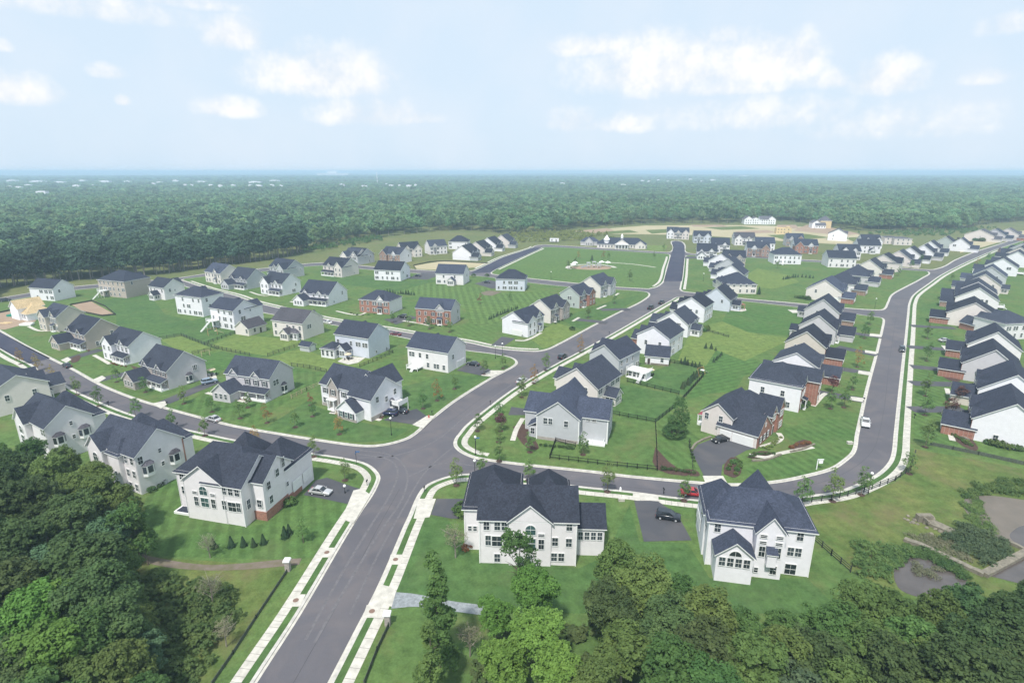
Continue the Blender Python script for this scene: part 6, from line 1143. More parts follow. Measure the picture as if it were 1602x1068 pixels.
# ---------------- far country to the horizon ----------------
def farland():
    rg = np.random.RandomState(2); R = np.concatenate([np.linspace(6500, 20000, 46), np.linspace(21000, 60000, 24)]); A = np.linspace(-1.0, 1.0, 240); v = []
    for r in R:
        for a in A:
            x, y = r * sin(a), r * cos(a); h = 16 + 7 * sin(x / 1900 + r / 1300) + 6 * sin(x / 700 + 2 + r / 2100) + 4 * sin(x / 260 + r * .01) + rg.uniform(-3, 3)
            h += max(0, (r - 15000) / 45000) * 14 * (1 + .6 * sin(a * 9) + .3 * sin(a * 23)); v.append((x, y, h))
    f = []; n = len(A)
    for i in range(len(R) - 1):
        for j in range(n - 1): k = i * n + j; f.append((k, k + 1, k + n + 1, k + n))
    grass('canopy_far', (.020, .045, .020), (.045, .080, .036), s=.004); o = mobj('distant_woods', v, f, 'canopy_far'); return tag(o, 'low wooded country fading into blue haze at the horizon', 'woods', kind='stuff')
farland()
# ---------------- fences ----------------
def fence(label, pts, h=1.25, sp=2.4, rails=3, m='fence_dark', name='board_fence', solid=False, pickets=False, sub=1):
    p = W_(pts); r = bpy.data.objects.new(name, None); COL.objects.link(r); r.location = (p[0][0], p[0][1], ZL); tag(r, label, 'fence')
    posts = MB(); ra = MB(); ox, oy = p[0]
    for a, b in zip(p, p[1:]):
        L = hypot(b[0] - a[0], b[1] - a[1]); n = max(1, round(L / sp)); ux, uy = (b[0] - a[0]) / L, (b[1] - a[1]) / L; hx, hy = -uy * .025, ux * .025
        for i in range(n + 1): x = a[0] + (b[0] - a[0]) * i / n - ox; y = a[1] + (b[1] - a[1]) * i / n - oy; posts.box(x - .07, x + .07, y - .07, y + .07, 0, h + .08)
        zs = [(h * (k + .9) / rails - .11, h * (k + .9) / rails) for k in range(rails)] if not solid else [(.02, h)]
        for z0, z1 in zs:
            A = Vector((a[0] - ox, a[1] - oy, z0)); B = Vector((b[0] - ox, b[1] - oy, z0)); U = Vector((0, 0, z1 - z0)); Hh = Vector((hx, hy, 0)); ra.prism([A - Hh, B - Hh, B - Hh + U, A - Hh + U], Hh * 2)
        if pickets:
            k = int(L / .22)
            for i in range(k): x = a[0] + (b[0] - a[0]) * i / k - ox; y = a[1] + (b[1] - a[1]) * i / k - oy; ra.box(x - .014, x + .014, y - .014, y + .014, .08, h)
    posts.build('posts', [m], r); ra.build('rails', [m], r); return r
BM = 'black_metal'
fence('black metal fence around the side lawn of the pale grey corner house', [(900, 700), (869, 692), (860, 718), (950, 729), (1028, 737), (1027, 700), (1025, 662), (942, 646)], pickets=True, rails=2, m=BM, name='metal_fence')
fence('black metal fence between the two dark green back lawns, running up to the playset', [(1025, 662), (1047, 645), (1066, 628), (1100, 590), (1098, 577), (1045, 567)], pickets=True, rails=2, m=BM, name='metal_fence')
fence('black metal fence from the raised deck across to the row of evergreens', [(981, 598), (1012, 606), (1062, 618)], pickets=True, rails=2, m=BM, name='metal_fence')
fence('dark board fence zigzagging behind the white farmhouse to the beige garage', [(250, 531), (284, 526), (320, 540), (348, 548), (391, 557)])
fence('dark board fence running from the fork up to the beige detached garage', [(320, 540), (347, 530), (374, 520)])
fence('dark board fence in front of the yellow swing frame', [(301, 555), (320, 551), (340, 547)])
fence('dark board fence rising to the small grey shed', [(419, 558), (445, 549), (468, 542)])
fence('dark board fence behind the long-porched lavender house', [(456, 573), (485, 577), (511, 583)])
fence('dark board fence beside the pale blue-white house', [(563, 575), (590, 564), (615, 553), (605, 549), (585, 552)])
fence('light wooden split-rail fence left of the stone-fronted corner house', [(456, 624), (480, 612), (501, 603)], m='wood_fence')
fence('dark board fence down the bank right of the hip-roofed white house', [(1272, 845), (1300, 870), (1330, 896)])
fence('dark board fence along the outside of the curved pavement', [(1254, 788), (1300, 783), (1351, 771), (1400, 753), (1424, 736), (1431, 712)], rails=3)
fence('black silt fence along the left edge of the entry street', [(332, 1072), (365, 1024), (401, 968), (455, 887)], h=.6, rails=2, solid=True, m='silt_mesh')
fence('black silt fence along the right edge of the entry street', [(570, 1072), (590, 1020), (608, 982)], h=.8, solid=True, m='silt_mesh')
fence('low dark mesh fence crossing the slope below the nearest house on the right', [(1455, 697), (1490, 704), (1530, 712), (1602, 728), (1680, 748)], h=.9, solid=True, m='silt_mesh')
fence('black silt fence around the bare brown earth patch', [(110, 478), (144, 471.5), (165, 480), (181, 493), (160, 495), (130, 489)], h=.7, solid=True)
fence('black silt fence along the straw strip above the checkered lawn', [(650, 422), (647, 416), (672, 410.5), (697, 409), (763, 412.5)], h=.7, solid=True, sp=4)
fence('low silt fence bounding the building site soil at the far left', [(0, 490), (22, 485)], h=.7, solid=True)
fence('thin dark rail fence behind the bright lawn near the hut', [(1095, 517), (1115, 521), (1140, 528)], h=1)
fence('dark fence beside the wide driveway bed', [(1079, 690), (1078, 700), (1083, 715), (1084, 740)], h=.6, solid=True)
# ---------------- dam and stone walls ----------------
def wall(label, pts, wd, h, m='stone_wall', name='stone_wall'):
    p = smooth(W_(pts), 4); a = offset(p, wd / 2); b = offset(p, -wd / 2); v = []; f = []; rnd = random.Random(label)
    for q, r in zip(a, b): dz = rnd.uniform(-.08, .08); v += [(*q, h + dz), (*r, h + dz), (*r, 0), (*q, 0)]
    for i in range(len(a) - 1):
        n = 4 * i
        for k in (0, 1, 3): j = (k + 1) % 4; f.append((n + k, n + j, n + 4 + j, n + 4 + k))
    f += [(0, 1, 2, 3), tuple(4 * (len(a) - 1) + i for i in (3, 2, 1, 0))]; o = mobj(name, v, f, m); return tag(o, label, 'wall')
wall('long grey stone dam wall running down towards the lower pond', [(1414, 846), (1455, 863), (1500, 884), (1538, 902)], 1.0, .8); wall('mossy stone dam wall turning right beside the brown water', [(1538, 902), (1570, 885), (1602, 868), (1650, 842)], 1.2, .8); wall('thin grey wall between the reeds and the mud flat', [(1555, 843), (1580, 852), (1606, 864)], .6, .7)
wall('low curved stone edging of the garden bed before the brick-fronted house', [(1176, 722), (1200, 720), (1222, 712)], .5, .5); wall('low stone edging at the outer garden bed by the street bend', [(1236, 708), (1255, 704), (1274, 696)], .4, .5); wall('pale stone block edging along the wide driveway', [(1082, 704), (1090, 694), (1112, 684)], .5, .5); wall('low boulder wall in the rock garden on the right', [(1480, 676), (1500, 683), (1515, 690)], .7, .6)
X, Y = G(1443, 820); m = MB(); m.prism([(0, 0, 0), (2.6, -3.4, 0), (4.2, -2.6, 0), (2.0, 1.2, 0)], (0, 0, .6)); m.box(-.6, 2.2, .4, 1.4, 0, 1.4); m.box(.2, .5, -1, .5, .6, 1.2); o = m.build('drain_outlet', ['stone_wall']); o.location = (X, Y, ZL); tag(o, 'pale concrete drain outlet on the weedy bank above the ponds', 'drain')
rk = MB(); rr_ = random.Random(3)
for i in range(26): rk.ball((rr_.uniform(-2.5, 3.5), rr_.uniform(-3.5, 2.5), .1), rr_.uniform(.2, .5), 0, 6, 4, .6)
o = rk.build('rocks', ['stone_wall']); o.location = (X, Y, ZL); tag(o, 'scatter of grey riprap stones around the drain outlet', 'rocks', kind='stuff')
# ---------------- gate pillars ----------------
for (x, y), lb in (((451, 893), 'brick gate pillar with a white cap, left of the entry street'), ((607, 978), 'brick gate pillar with a white cap, right of the entry street')):
    X, Y = G(x, y); r = bpy.data.objects.new('gate_pillar', None); COL.objects.link(r); r.location = (X, Y, ZL); tag(r, lb, 'pillar')
    m = MB(); m.box(-.38, .38, -.38, .38, 0, 1.9); m.build('shaft', ['stone_grey'], r); m = MB(); m.box(-.55, .55, -.55, .55, 1.9, 2.1); m.prism([(-.5, -.5, 2.1), (.5, -.5, 2.1), (.5, .5, 2.1), (-.5, .5, 2.1)], (0, 0, .12)); m.build('cap', ['trim'], r)
# ---------------- lamps, signs, mailboxes, hydrants, covers ----------------
def lamp(px_, lb, h=4.2):
    X, Y = G(*px_); r = bpy.data.objects.new('street_lamp', None); COL.objects.link(r); r.location = (X, Y, ZL); tag(r, lb, 'street lamp')
    m = MB(); m.tube((0, 0, 0), (0, 0, .5), .16, .1, 10); m.tube((0, 0, .5), (0, 0, h), .065, .05, 8); m.tube((0, 0, h), (0, 0, h + .12), .14, .14, 10); m.build('post', ['black_metal'], r)
    m = MB(); m.ball((0, 0, h + .4), .3, 0, 12, 8, 1.05); m.build('globe', ['globe'], r)
for p, lb in [((743, 751), 'globe street lamp on the curved pavement beside the dark roof'), ((612.5, 681), 'globe street lamp on the corner lawn before the two dark cars'), ((775, 561), 'globe street lamp at the rounded corner of the second street'), ((786, 557), 'slim street lamp right beside the lamp at the rounded corner'), ((1358, 772), 'globe street lamp behind a young tree at the street bend'), ((1368.5, 482), 'globe street lamp on the lawn at the side road corner'), ((744, 712), 'street lamp on the inner corner by the pavement end'), ((540, 772), 'short garden lamp on the lawn above the silver car'), ((862, 437), 'thin street lamp by the park road'), ((1100, 440), 'thin street lamp near the pavement right of the central street')]: lamp(p, lb, 1.3 if 'short' in lb else 4.2)
def sign(px_, lb, h=3.0):
    X, Y = G(*px_); r = bpy.data.objects.new('street_sign', None); COL.objects.link(r); r.location = (X, Y, ZL); tag(r, lb, 'street sign')
    m = MB(); m.tube((0, 0, 0), (0, 0, h), .05, .05, 8); m.build('post', ['black_metal'], r); m = MB(); m.box(-.1, .9, -.02, .02, h - .32, h - .05, 0); m.box(-.02, .02, -.5, .5, h - .6, h - .35, 0); m.build('name_plate', ['sign_blue'], r)
sign((558, 727), 'blue street name sign on a black post at the left corner of the crossing', 3.4); sign((744.5, 706), 'blue street name sign on a black post at the inner corner of the crossing', 3.6)
X, Y = G(1277, 735); m = MB(); m.box(-.08, .08, -.08, .08, 0, 2.6); m.box(-.08, 1.3, -.08, .08, 2.4, 2.55); m.box(.3, 1.2, -.02, .02, 1.5, 2.3); o = m.build('sign_post', ['sign_white']); o.location = (X, Y, ZL); tag(o, 'white hanging signpost on the lawn inside the street bend', 'sign')
MBX = [((574.5, 760), 'black mailbox on the verge at the crossing, left of the entry street'), ((664, 770), 'black mailbox on the kerb at the crossing, right of the entry street'), ((1038, 773), 'black mailbox on the verge left of the red car'), ((676, 650), 'black mailbox by the driveway of the two dark cars'), ((767, 634), 'black mailbox on the verge halfway up the central street'), ((841, 585), 'black mailbox on the verge opposite the second street'), ((170, 635), 'black mailbox on the verge above the bay-windowed houses'), ((98, 601), 'black mailbox on the verge left of the bushy young tree'), ((278, 669), 'black mailbox on the verge above the cream house roof'), ((262, 636), 'black mailbox beside the long black driveway'), ((1351, 629), 'black mailbox at the apron before the purple-leaved tree'), ((953, 524), 'black mailbox on the verge near the brick corner house'), ((1430, 655), 'black mailbox on the right-hand pavement across from the white pickup')]
proto = None
for p, lb in MBX:
    X, Y = G(*p)
    if proto is None:
        proto = bpy.data.objects.new('mailbox', None); COL.objects.link(proto); m = MB(); m.box(-.05, .05, -.05, .05, 0, 1.1); m.build('post', ['black_metal'], proto); m = MB(); m.box(-.14, .14, -.3, .3, 1.05, 1.22); m.tube((0, -.3, 1.22), (0, .3, 1.22), .14, .14, 10); m.build('box', ['black_metal'], proto); r = proto
    else:
        r = proto.copy(); COL.objects.link(r)
        for c in list(proto.children): q = c.copy(); COL.objects.link(q); q.parent = r
    r.location = (X, Y, ZL); tag(r, lb, 'mailbox', 'black mailboxes along the streets')
for p, lb, mm in (((970.5, 768), 'white-topped fire hydrant on the verge between the two near houses', 'sign_white'), ((671, 654), 'orange fire hydrant at the apron of the corner house', 'play_red')):
    X, Y = G(*p); m = MB(); m.tube((0, 0, 0), (0, 0, .6), .16, .14, 10); m.ball((0, 0, .66), .17, 0, 10, 6); m.tube((-.25, 0, .42), (.25, 0, .42), .08, .08, 8); m.tube((0, 0, 0), (0, 0, .08), .24, .24, 10); o = m.build('fire_hydrant', [mm]); o.location = (X, Y, ZL); tag(o, lb, 'hydrant')
for i, (p, lb) in enumerate([((511.5, 865), 'rusty drain cover in the left pavement strip, upper'), ((463, 940), 'rusty drain cover in the left pavement strip, lower'), ((619, 876), 'round cover in the right pavement strip, upper'), ((582, 957), 'round cover in the right pavement strip beside the pillar')]):
    X, Y = G(*p); m = MB(); m.box(-1.1, 1.1, -1.3, 1.3, 0, .05, 0); m.tube((0, 0, .05), (0, 0, .07), .45, .45, 12, 1); o = m.build('drain_cover', ['concrete', 'rust']); o.location = (X, Y, ZL + .012); tag(o, lb, 'drain cover')
for p, lb in (((972, 784), 'pale utility box with stones on the lawn between the two near houses'), ((1192, 757), 'pale kerb inlet box inside the street bend'), ((1329, 695), 'white mailbox post near the white pickup'), ((905, 678), 'white domed lid on the fenced lawn behind the pale grey house')):
    X, Y = G(*p); m = MB(); m.box(-.6, .6, -.35, .35, 0, .55); m.box(-.66, .66, -.4, .4, .55, .62); o = m.build('utility_box', ['concrete']); o.location = (X, Y, ZL); tag(o, lb, 'utility box')
for n_, (p, lb) in enumerate([((258, 757), 'grey air conditioner on the ground beside the upper bay window house'), ((272, 748), 'grey air conditioner nearest the bay at the house corner'), ((110, 704), 'grey air conditioner at the second bay-windowed house'), ((597, 551), 'grey air conditioner beside the pale blue-white house'), ((1584, 702), 'blue-grey air conditioner by the nearest house on the right')]):
    X, Y = G(*p); m = MB(); m.box(-.45, .45, -.45, .45, 0, .9, 0); m.tube((0, 0, .9), (0, 0, .96), .36, .36, 12, 1); o = m.build('air_conditioner', ['siding_greyl', 'black_metal']); o.location = (X, Y, ZL); tag(o, lb, 'air conditioner')
# ---------------- play equipment, garden things ----------------
def play(px_, lb, col, w=3.0, h=2.3, slide=None, nm='swing_set'):
    X, Y = G(*px_); r = bpy.data.objects.new(nm, None); COL.objects.link(r); r.location = (X, Y, ZL); r.rotation_euler = (0, 0, .6); tag(r, lb, 'play set'); m = MB()
    for x in (-w / 2, w / 2):
        for y in (-.9, .9): m.tube((x, y, 0), (x, 0, h), .06, .06, 6)
    m.tube((-w / 2, 0, h), (w / 2, 0, h), .06, .06, 6); m.build('frame', [col], r)
    for x in (-.6, .6): m = MB(); m.tube((x - .2, 0, h), (x - .2, 0, .5), .012, .012, 4); m.tube((x + .2, 0, h), (x + .2, 0, .5), .012, .012, 4); m.box(x - .24, x + .24, -.1, .1, .46, .5); m.build('swing', ['rubber'], r)
    if slide: m = MB(); m.prism([(w / 2, -.3, h * .6), (w / 2 + 2.4, -.3, .1), (w / 2 + 2.4, .3, .1), (w / 2, .3, h * .6)], (0, 0, .06)); m.box(w / 2 - .9, w / 2, -.6, .6, h * .55, h * .6); m.build('slide', [slide], r)
play((333, 524), 'wooden swing set with a slide on the dark green lawn', 'play_wood', 3.4, 2.6, 'wood_fence'); play((322, 557), 'small yellow swing frame inside the board fence', 'wood_fence', 2.6, 2.0); play((1095, 587), 'white swing and slide set in the evergreen fence corner', 'play_wood', 3, 2.6, 'sign_white')
X, Y = G(925, 419); r = bpy.data.objects.new('playground', None); COL.objects.link(r); r.location = (X, Y, ZL); tag(r, 'playground with white canopy posts and a blue-grey climbing tower in the green park', 'playground')
m = MB(); m.prism([(14 * cos(t * pi / 8), 9 * sin(t * pi / 8), 0) for t in range(16)], (0, 0, .05)); m.build('mulch_pad', ['dirt'], r)
m = MB()
for i in range(16):
    a, b = 2 * pi * i / 16, 2 * pi * (i + 1) / 16
    if sin(a) > -.2: m.prism([(15 * cos(a), 13 * sin(a), 0), (18 * cos(a), 15.5 * sin(a), 0), (18 * cos(b), 15.5 * sin(b), 0), (15 * cos(b), 13 * sin(b), 0)], (0, 0, .07))
m.build('ring_path', ['concrete'], r)
m = MB()
for x, y, hh in ((-2, 0, 3.4), (2, 1, 3.8), (5, -1, 3)): [m.box(x + a - .1, x + a + .1, y + b - .1, y + b + .1, 0, hh) for a in (-1, 1) for b in (-1, 1)]; m.box(x - 1, x + 1, y - 1, y + 1, 1.4, 1.6); m.prism([(x - 1.3, y - 1.3, hh), (x + 1.3, y - 1.3, hh), (x + 1.3, y + 1.3, hh), (x - 1.3, y + 1.3, hh)], (0, 0, .3))
m.build('climbing_tower', ['siding_greyl'], r)
m = MB(); m.prism([(-3, -.5, 1.5), (-7, -.5, .2), (-7, .5, .2), (-3, .5, 1.5)], (0, 0, .1)); m.build('slide', ['play_blue'], r)
for x, y in ((-11, 3), (-13, -4), (8, 6), (12, 4)): m = MB(); m.tube((x, y, 0), (x, y, 3), .1, .1, 6); m.tube((x, y, 3), (x, y, 4), 2.2, .1, 8); m.build('sunshade', ['sign_white'], r)
strip('path', [(955, 411), (990, 413.5), (1026, 418.5)], 1.6, ZL + .012, 'concrete')
def table(px_, lb):
    X, Y = G(*px_); r = bpy.data.objects.new('patio_table', None); COL.objects.link(r); r.location = (X, Y, ZL); tag(r, lb, 'table'); m = MB(); m.tube((0, 0, .7), (0, 0, .76), .7, .7, 12); m.tube((0, 0, 0), (0, 0, .7), .08, .08, 6); m.build('table_top', ['black_metal'], r); m = MB(); m.tube((0, 0, .76), (0, 0, 2.3), .03, .03, 6); m.tube((0, 0, 2.1), (0, 0, 2.6), 1.3, .05, 10); m.build('parasol', ['tan_fabric'], r)
    for k in range(4): a = k * pi / 2 + .4; x, y = 1.1 * cos(a), 1.1 * sin(a); m = MB(); m.box(x - .22, x + .22, y - .22, y + .22, .4, .46); m.box(x + .24 * cos(a) - .05, x + .24 * cos(a) + .05, y + .24 * sin(a) - .2, y + .24 * sin(a) + .2, 0, .95); m.build('chair', ['black_metal'], r)
table((545, 563), 'patio table with parasol and chairs beside the screened porch'); table((1017, 588), 'garden table with chairs on the lawn near the raised deck'); table((332, 588), 'patio table on the terrace behind the stone-fronted lavender house')
poly('patio', W_([(528, 566), (542, 558), (572, 560), (560, 568), (545, 571)]), ZA, 'concrete'); poly('patio', W_([(1148, 483), (1166, 483), (1168, 486), (1160, 488), (1140, 486)]), ZA, 'concrete'); poly('patio', W_([(1232, 485), (1262, 486), (1258, 490), (1240, 490)]), ZA, 'concrete'); poly('patio', W_([(318, 596), (322, 586), (336, 584), (340, 592)]), ZA, 'concrete'); poly('patio', W_([(752, 458), (765, 455), (785, 457), (770, 463), (757, 462)]), ZA, 'soil_path')
X, Y = G(1152, 485); m = MB(); m.box(0, 4, 0, 3, 2.4, 2.6); [m.box(a, a + .25, b, b + .25, 0, 2.4) for a in (0, 3.75) for b in (0, 2.75)]; m.box(.3, 2.5, 2.2, 2.7, 0, 1.2); o = m.build('pergola', ['brick_red']); o.location = (X, Y, ZL); tag(o, 'dark red brick garden hut behind the lavender-blue corner house', 'garden hut')
X, Y = G(20, 495); m = MB(); m.prism([(-2, -1, 0), (2, -1.2, 0), (2.4, 1, 0), (-1.6, 1.3, 0)], (0, 0, .9)); m.ball((0, 0, .9), 1.1, 0, 8, 5, .5); o = m.build('tarpaulin_heap', ['green_plastic']); o.location = (X, Y, ZL); tag(o, 'green tarpaulin heap on the reddish soil of the building site', 'tarpaulin')
X, Y = G(42, 509); m = MB(); m.box(-2.5, 2.5, -1, 1, 0, .7); m.box(-1, 3, -.6, .8, .7, 1.1); o = m.build('wrapped_lumber', ['sign_white']); o.location = (X, Y, ZL); tag(o, 'white wrapped lumber stack at the left building site', 'lumber')
for i, (p, lb) in enumerate((((8, 506), 'loose pile of pale boards on the soil at the left edge'), ((1010, 1000), None))):
    if lb: X, Y = G(*p); m = MB(); rr_ = random.Random(4); [m.box(-2 + rr_.random(), 2 + rr_.random(), -1 + k * .3, -.8 + k * .3, 0, .2 + rr_.random() * .3) for k in range(7)]; o = m.build('lumber_pile', ['siding_osb']); o.location = (X, Y, ZL); tag(o, lb, 'lumber')
# ---------------- cars ----------------
def carpaint(nm, col):
    m = bpy.data.materials.new(nm); m.use_nodes = True; b = m.node_tree.nodes['Principled BSDF']; b.inputs['Base Color'].default_value = (*col, 1); b.inputs['Roughness'].default_value = .3; b.inputs['Coat Weight'].default_value = .6; b.inputs['Coat Roughness'].default_value = .08; b.inputs['Metallic'].default_value = .2; MATS[nm] = m
for n_, c in dict(dark=(.02, .025, .035), navy=(.02, .03, .09), silver=(.50, .50, .51), white=(.8, .8, .8), black=(.012, .012, .014), red=(.45, .02, .03), maroon=(.16, .02, .035), paleblue=(.30, .38, .48)).items(): carpaint('paint_' + n_, c)
PROF = {'sedan': (4.7, 1.8, [(-2.35, .35), (-2.33, .78), (-1.75, .93), (-1.0, 1.0), (.95, .95), (2.05, .82), (2.33, .62), (2.35, .35)], [(-1.65, .97), (-1.0, 1.42), (.25, 1.45), (1.05, .96)]),
        'suv': (4.7, 1.9, [(-2.35, .38), (-2.33, 1.0), (-2.2, 1.12), (1.0, 1.1), (2.1, .98), (2.33, .75), (2.35, .38)], [(-2.2, 1.12), (-1.9, 1.68), (.2, 1.72), (1.15, 1.1)]),
        'pickup': (5.6, 1.95, [(-2.8, .45), (-2.8, 1.12), (-.55, 1.12), (.9, 1.15), (2.5, 1.05), (2.78, .8), (2.8, .45)], [(-.6, 1.14), (-.45, 1.8), (.75, 1.82), (1.35, 1.14)])}
def car(px_, hd, ty, paint, lb, cat='car'):
    X, Y = G(*px_); r = bpy.data.objects.new('parked_car' if ty != 'pickup' else 'pickup_truck', None); COL.objects.link(r); r.location = (X, Y, .03 if cat == 'carstreet' else ZD + .01); r.rotation_euler = (0, 0, radians(hd)); tag(r, lb, 'pickup' if ty == 'pickup' else 'car')
    L, Wd, low, cab = PROF[ty]; w = Wd / 2
    bm = bmesh.new()
    def loft(prof, sections):
        """profile points (x, z) copied at several half widths, bridged, so that flanks tuck in"""
        rings = []
        for y, sx, dz in sections: rings.append([bm.verts.new((x * sx, y, z + dz * (z > .6))) for x, z in prof])
        for a, b in zip(rings, rings[1:]):
            for i in range(len(prof)): j = (i + 1) % len(prof); bm.faces.new((a[i], a[j], b[j], b[i]))
        bm.faces.new(rings[0][::-1]); bm.faces.new(rings[-1])
    loft(low, [(-w, .955, -.09), (-w * .93, .99, -.01), (-w * .6, 1, .03), (w * .6, 1, .03), (w * .93, .99, -.01), (w, .955, -.09)])
    me = bpy.data.meshes.new('body'); bmesh.ops.recalc_face_normals(bm, faces=bm.faces); bm.to_mesh(me); bm.free(); me.materials.append(MATS['paint_' + paint]); o = bpy.data.objects.new('body', me); COL.objects.link(o); o.parent = r
    for p in me.polygons: p.use_smooth = True
    cb = MB(); k = .80; q = cab; zb = min(z for x, z in q)
    def ring(y0, y1):   # base wider than roof
        return [(x, (y0 if z < zb + .1 else y1), z) for x, z in q]
    A = ring(-w * .94, -w * .76); B = ring(w * .94, w * .76); n = len(q)
    cb.quadface(A, 1); cb.quadface(B[::-1], 1)
    for i in range(n - 1): cb.quadface([A[i], B[i], B[i + 1], A[i + 1]], 0 if i == 1 else 1)
    xa, xb, zt = q[1][0], q[2][0], max(z for x, z in q)
    cb.build('windows', ['paint_' + paint, 'car_glass'], r)
    m = MB(); m.box(xa - .02, xb + .02, -w * .77, w * .77, zt - .02, zt + .03)
    for i in (0, 2):
        for s_ in (-1, 1): m.tube((q[i][0], s_ * w * .93, q[i][1]), (q[i + 1][0], s_ * w * .76, q[i + 1][1]), .04, .04, 5)
    for s_ in (-1, 1): m.tube(((xa + xb) / 2 - .1, s_ * w * .94, zb), ((xa + xb) / 2 - .1, s_ * w * .77, zt), .04, .04, 5)
    m.build('roof', ['paint_' + paint], r)
    for sx in (-.31, .30):
        for s_ in (-1, 1): m = MB(); m.tube((L * sx, s_ * (w - .2), .34), (L * sx, s_ * (w + .005), .34), .34, .34, 14, 0); m.tube((L * sx, s_ * (w + .005), .34), (L * sx, s_ * (w + .02), .34), .2, .2, 10, 1); m.build('wheel', ['rubber', 'siding_greyl'], r)
    for s_ in (-1, 1): m = MB(); m.box(L / 2 - .14, L / 2 - .02, s_ * w * .72 - .16, s_ * w * .72 + .16, .58, .74); m.build('headlight', ['globe'], r); m = MB(); m.box(-L / 2 + .0, -L / 2 + .1, s_ * w * .75 - .13, s_ * w * .75 + .13, .66, .84); m.build('tail_light', ['tail'], r); m = MB(); m.box(q[3][0] - .35, q[3][0] - .15, s_ * (w + .1) - .1, s_ * (w + .1) + .1, zb, zb + .14); m.build('mirror', ['paint_' + paint], r)
    if ty == 'pickup': m = MB(); m.box(-2.72, -.68, -w * .82, w * .82, 1.155, 1.165); m.build('truck_bed', ['black_metal'], r)
    return r
for a in [((105, 574), 143, 'sedan', 'dark', 'dark car parked at the kerb of the lower left street', 'carstreet'), ((334, 658), 155, 'sedan', 'silver', 'silver sedan parked at the kerb above the bay-windowed house', 'carstreet'), ((502, 773), -12, 'sedan', 'silver', 'silver sedan on the black driveway of the cream corner house'), ((609, 650), 168, 'suv', 'navy', 'dark blue minivan, nearer of the two dark cars at the corner house'), ((626, 646), 165, 'sedan', 'dark', 'dark grey car, farther of the two dark cars at the corner house'),
          ((740, 572), 160, 'sedan', 'dark', 'dark car on the driveway of the ivory corner house'), ((328, 600), 40, 'suv', 'paleblue', 'pale blue minivan at the end of the long black driveway'), ((619, 524.5), 160, 'sedan', 'maroon', 'dark red car parked on the second street', 'carstreet'), ((512, 506), 155, 'sedan', 'white', 'white car parked on the second street behind the cream house', 'carstreet'), ((630, 497.5), 165, 'suv', 'black', 'black car on the driveway left of the red brick house'),
          ((1018, 483), 58, 'pickup', 'black', 'nearer black pickup parked on the central street', 'carstreet'), ((1035, 475), 58, 'pickup', 'black', 'farther black pickup parked on the central street', 'carstreet'), ((880, 560), 60, 'suv', 'dark', 'dark green-black car at the kerb of the central street', 'carstreet'), ((816, 598), 60, 'sedan', 'silver', 'small silver car at the kerb half hidden by a leafy tree', 'carstreet'),
          ((1127, 691), -155, 'sedan', 'black', 'black sports car on the wide curved driveway'), ((1045, 812), -17, 'suv', 'dark', 'dark car with bright windscreen on the driveway between the near houses'), ((1083, 774), -10, 'sedan', 'red', 'bright red car on the street behind the dark roof corner', 'carstreet'), ((1353, 664), -118, 'pickup', 'white', 'white pickup driving on the right-hand street', 'carstreet'), ((1411, 549), -122, 'suv', 'dark', 'dark car at the kerb of the right-hand street', 'carstreet'),
          ((1478, 535), 0, 'sedan', 'silver', 'silver car in the driveway of the ivory house on the right'), ((9, 472), 35, 'suv', 'dark', 'dark car at the far left before the white house by the woods'), ((761, 443), 160, 'sedan', 'dark', 'dark car left of the pale blue-grey hip-roofed house'), ((653, 433), 160, 'sedan', 'dark', 'dark car by the side garage of the bright white house'), ((1499, 374), 40, 'sedan', 'black', 'black car near the far right shrubs'), ((1340, 379), 0, 'sedan', 'dark', 'tiny dark car on the tan building ground')]: car(*a)
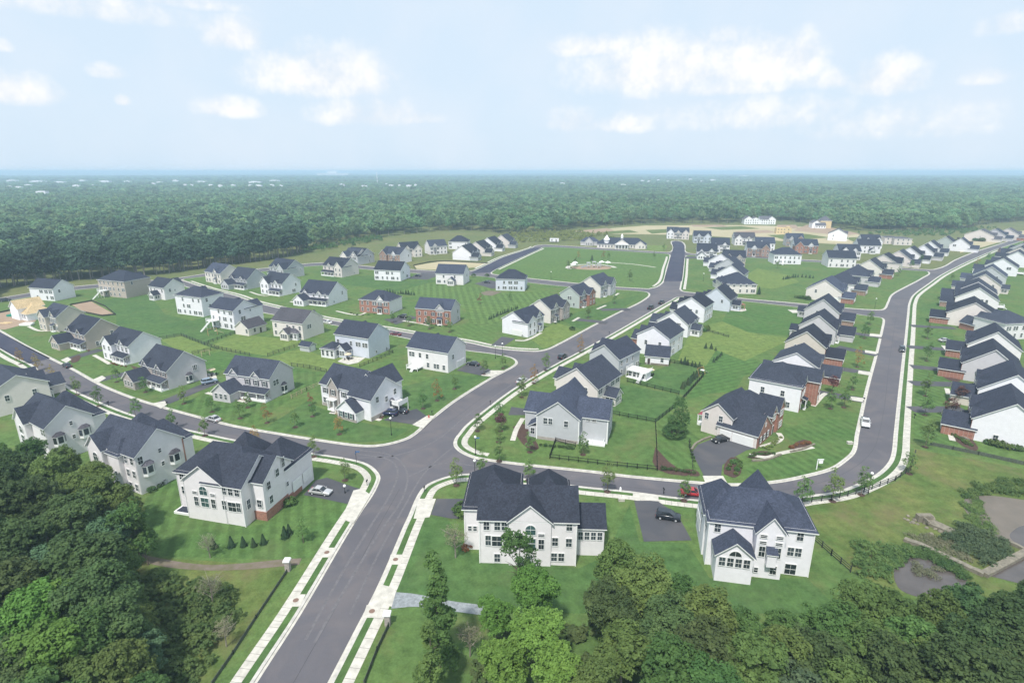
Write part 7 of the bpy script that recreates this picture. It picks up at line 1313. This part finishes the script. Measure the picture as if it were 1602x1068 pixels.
# ---------------- things far off on the horizon ----------------
rr_ = random.Random(11)
FB = [(x_, 283 + (k_ % 3) * 1.2, 1) for k_, x_ in enumerate((20, 60, 95, 130, 165, 250, 275, 315, 400, 430))] + [(200, 284, 1), (66, 300, 1), (290, 289, 0), (300, 289.5, 0), (330, 290, 0), (345, 290.5, 0), (365, 290, 0), (392, 290, 0), (405, 290.5, 0), (425, 290, 0), (440, 290.5, 0), (15, 292, 0), (30, 293, 0), (45, 290, 0), (120, 291, 0), (145, 290, 0), (535, 289, 0), (570, 291, 0), (605, 288, 0), (612, 290, 0), (625, 290, 0), (640, 290.5, 0), (650, 289, 0), (818, 277, 0), (975, 289, 0), (1005, 283, 0), (1015, 284, 0), (1030, 282, 0), (1045, 284, 0), (1060, 283, 0), (1164, 276, 1), (1080, 281, 0), (1098, 284, 0), (1115, 282, 0), (1210, 279, 0), (760, 274, 0), (880, 287, 0), (240, 287, 0)]
for i, (x, y, big) in enumerate(FB):
    X, Y = G(x, y, 22); d = hypot(X, Y); wd = d / FPX * rr_.uniform(3, 8) * (2.0 if big else 1); hh = d / FPX * rr_.uniform(.6, 1.1); m = MB(); m.box(-wd / 2, wd / 2, -wd / 4, wd / 4, -.2, 22 + hh, 0); m.box(-wd * .3, wd * .1, -wd / 5, wd / 5, 22 + hh, 22 + hh * 1.4, 0)
    o = m.build('distant_building', ['siding_white']); o.location = (X, Y, 0); tag(o, 'tiny pale building far off in the hazy woods near the horizon', 'building', 'tiny pale buildings near the horizon')
X, Y = G(523, 273.5, 30); m = MB(); d = hypot(X, Y) / FPX; m.box(-22 * d, 22 * d, -8 * d, 8 * d, 0, 32 + 2 * d, 0); m.box(-8 * d, 4 * d, -5 * d, 5 * d, 32, 32 + 5 * d, 0); o = m.build('distant_hangar', ['siding_white']); o.location = (X, Y, 0); tag(o, 'large white building complex on the horizon left of centre', 'building')
X, Y = G(591, 296, 0); m = MB(); m.tube((0, 0, 0), (0, 0, 62), 1.8, .9, 6); m.build('radio_mast', ['siding_white']).location = (X, Y, 0); tag(bpy.data.objects['radio_mast'], 'thin white mast rising from the far woods left of centre', 'mast')
# ---------------- the air ----------------
m = MB(); m.box(-64000, 64000, -1500, 63000, -3, 72); o = m.build('haze', ['trim']); tag(o, 'pale summer haze filling the air over the whole view', 'haze', kind='stuff')
hm = bpy.data.materials.new('haze'); hm.use_nodes = True; t = hm.node_tree; t.nodes.clear(); out = N(t, 'ShaderNodeOutputMaterial'); pv = N(t, 'ShaderNodeVolumePrincipled'); pv.inputs['Color'].default_value = (.60, .80, 1, 1); pv.inputs['Density'].default_value = HAZE = .00028; pv.inputs['Anisotropy'].default_value = .0
t.links.new(pv.outputs[0], out.inputs['Volume']); o.data.materials.clear(); o.data.materials.append(hm)
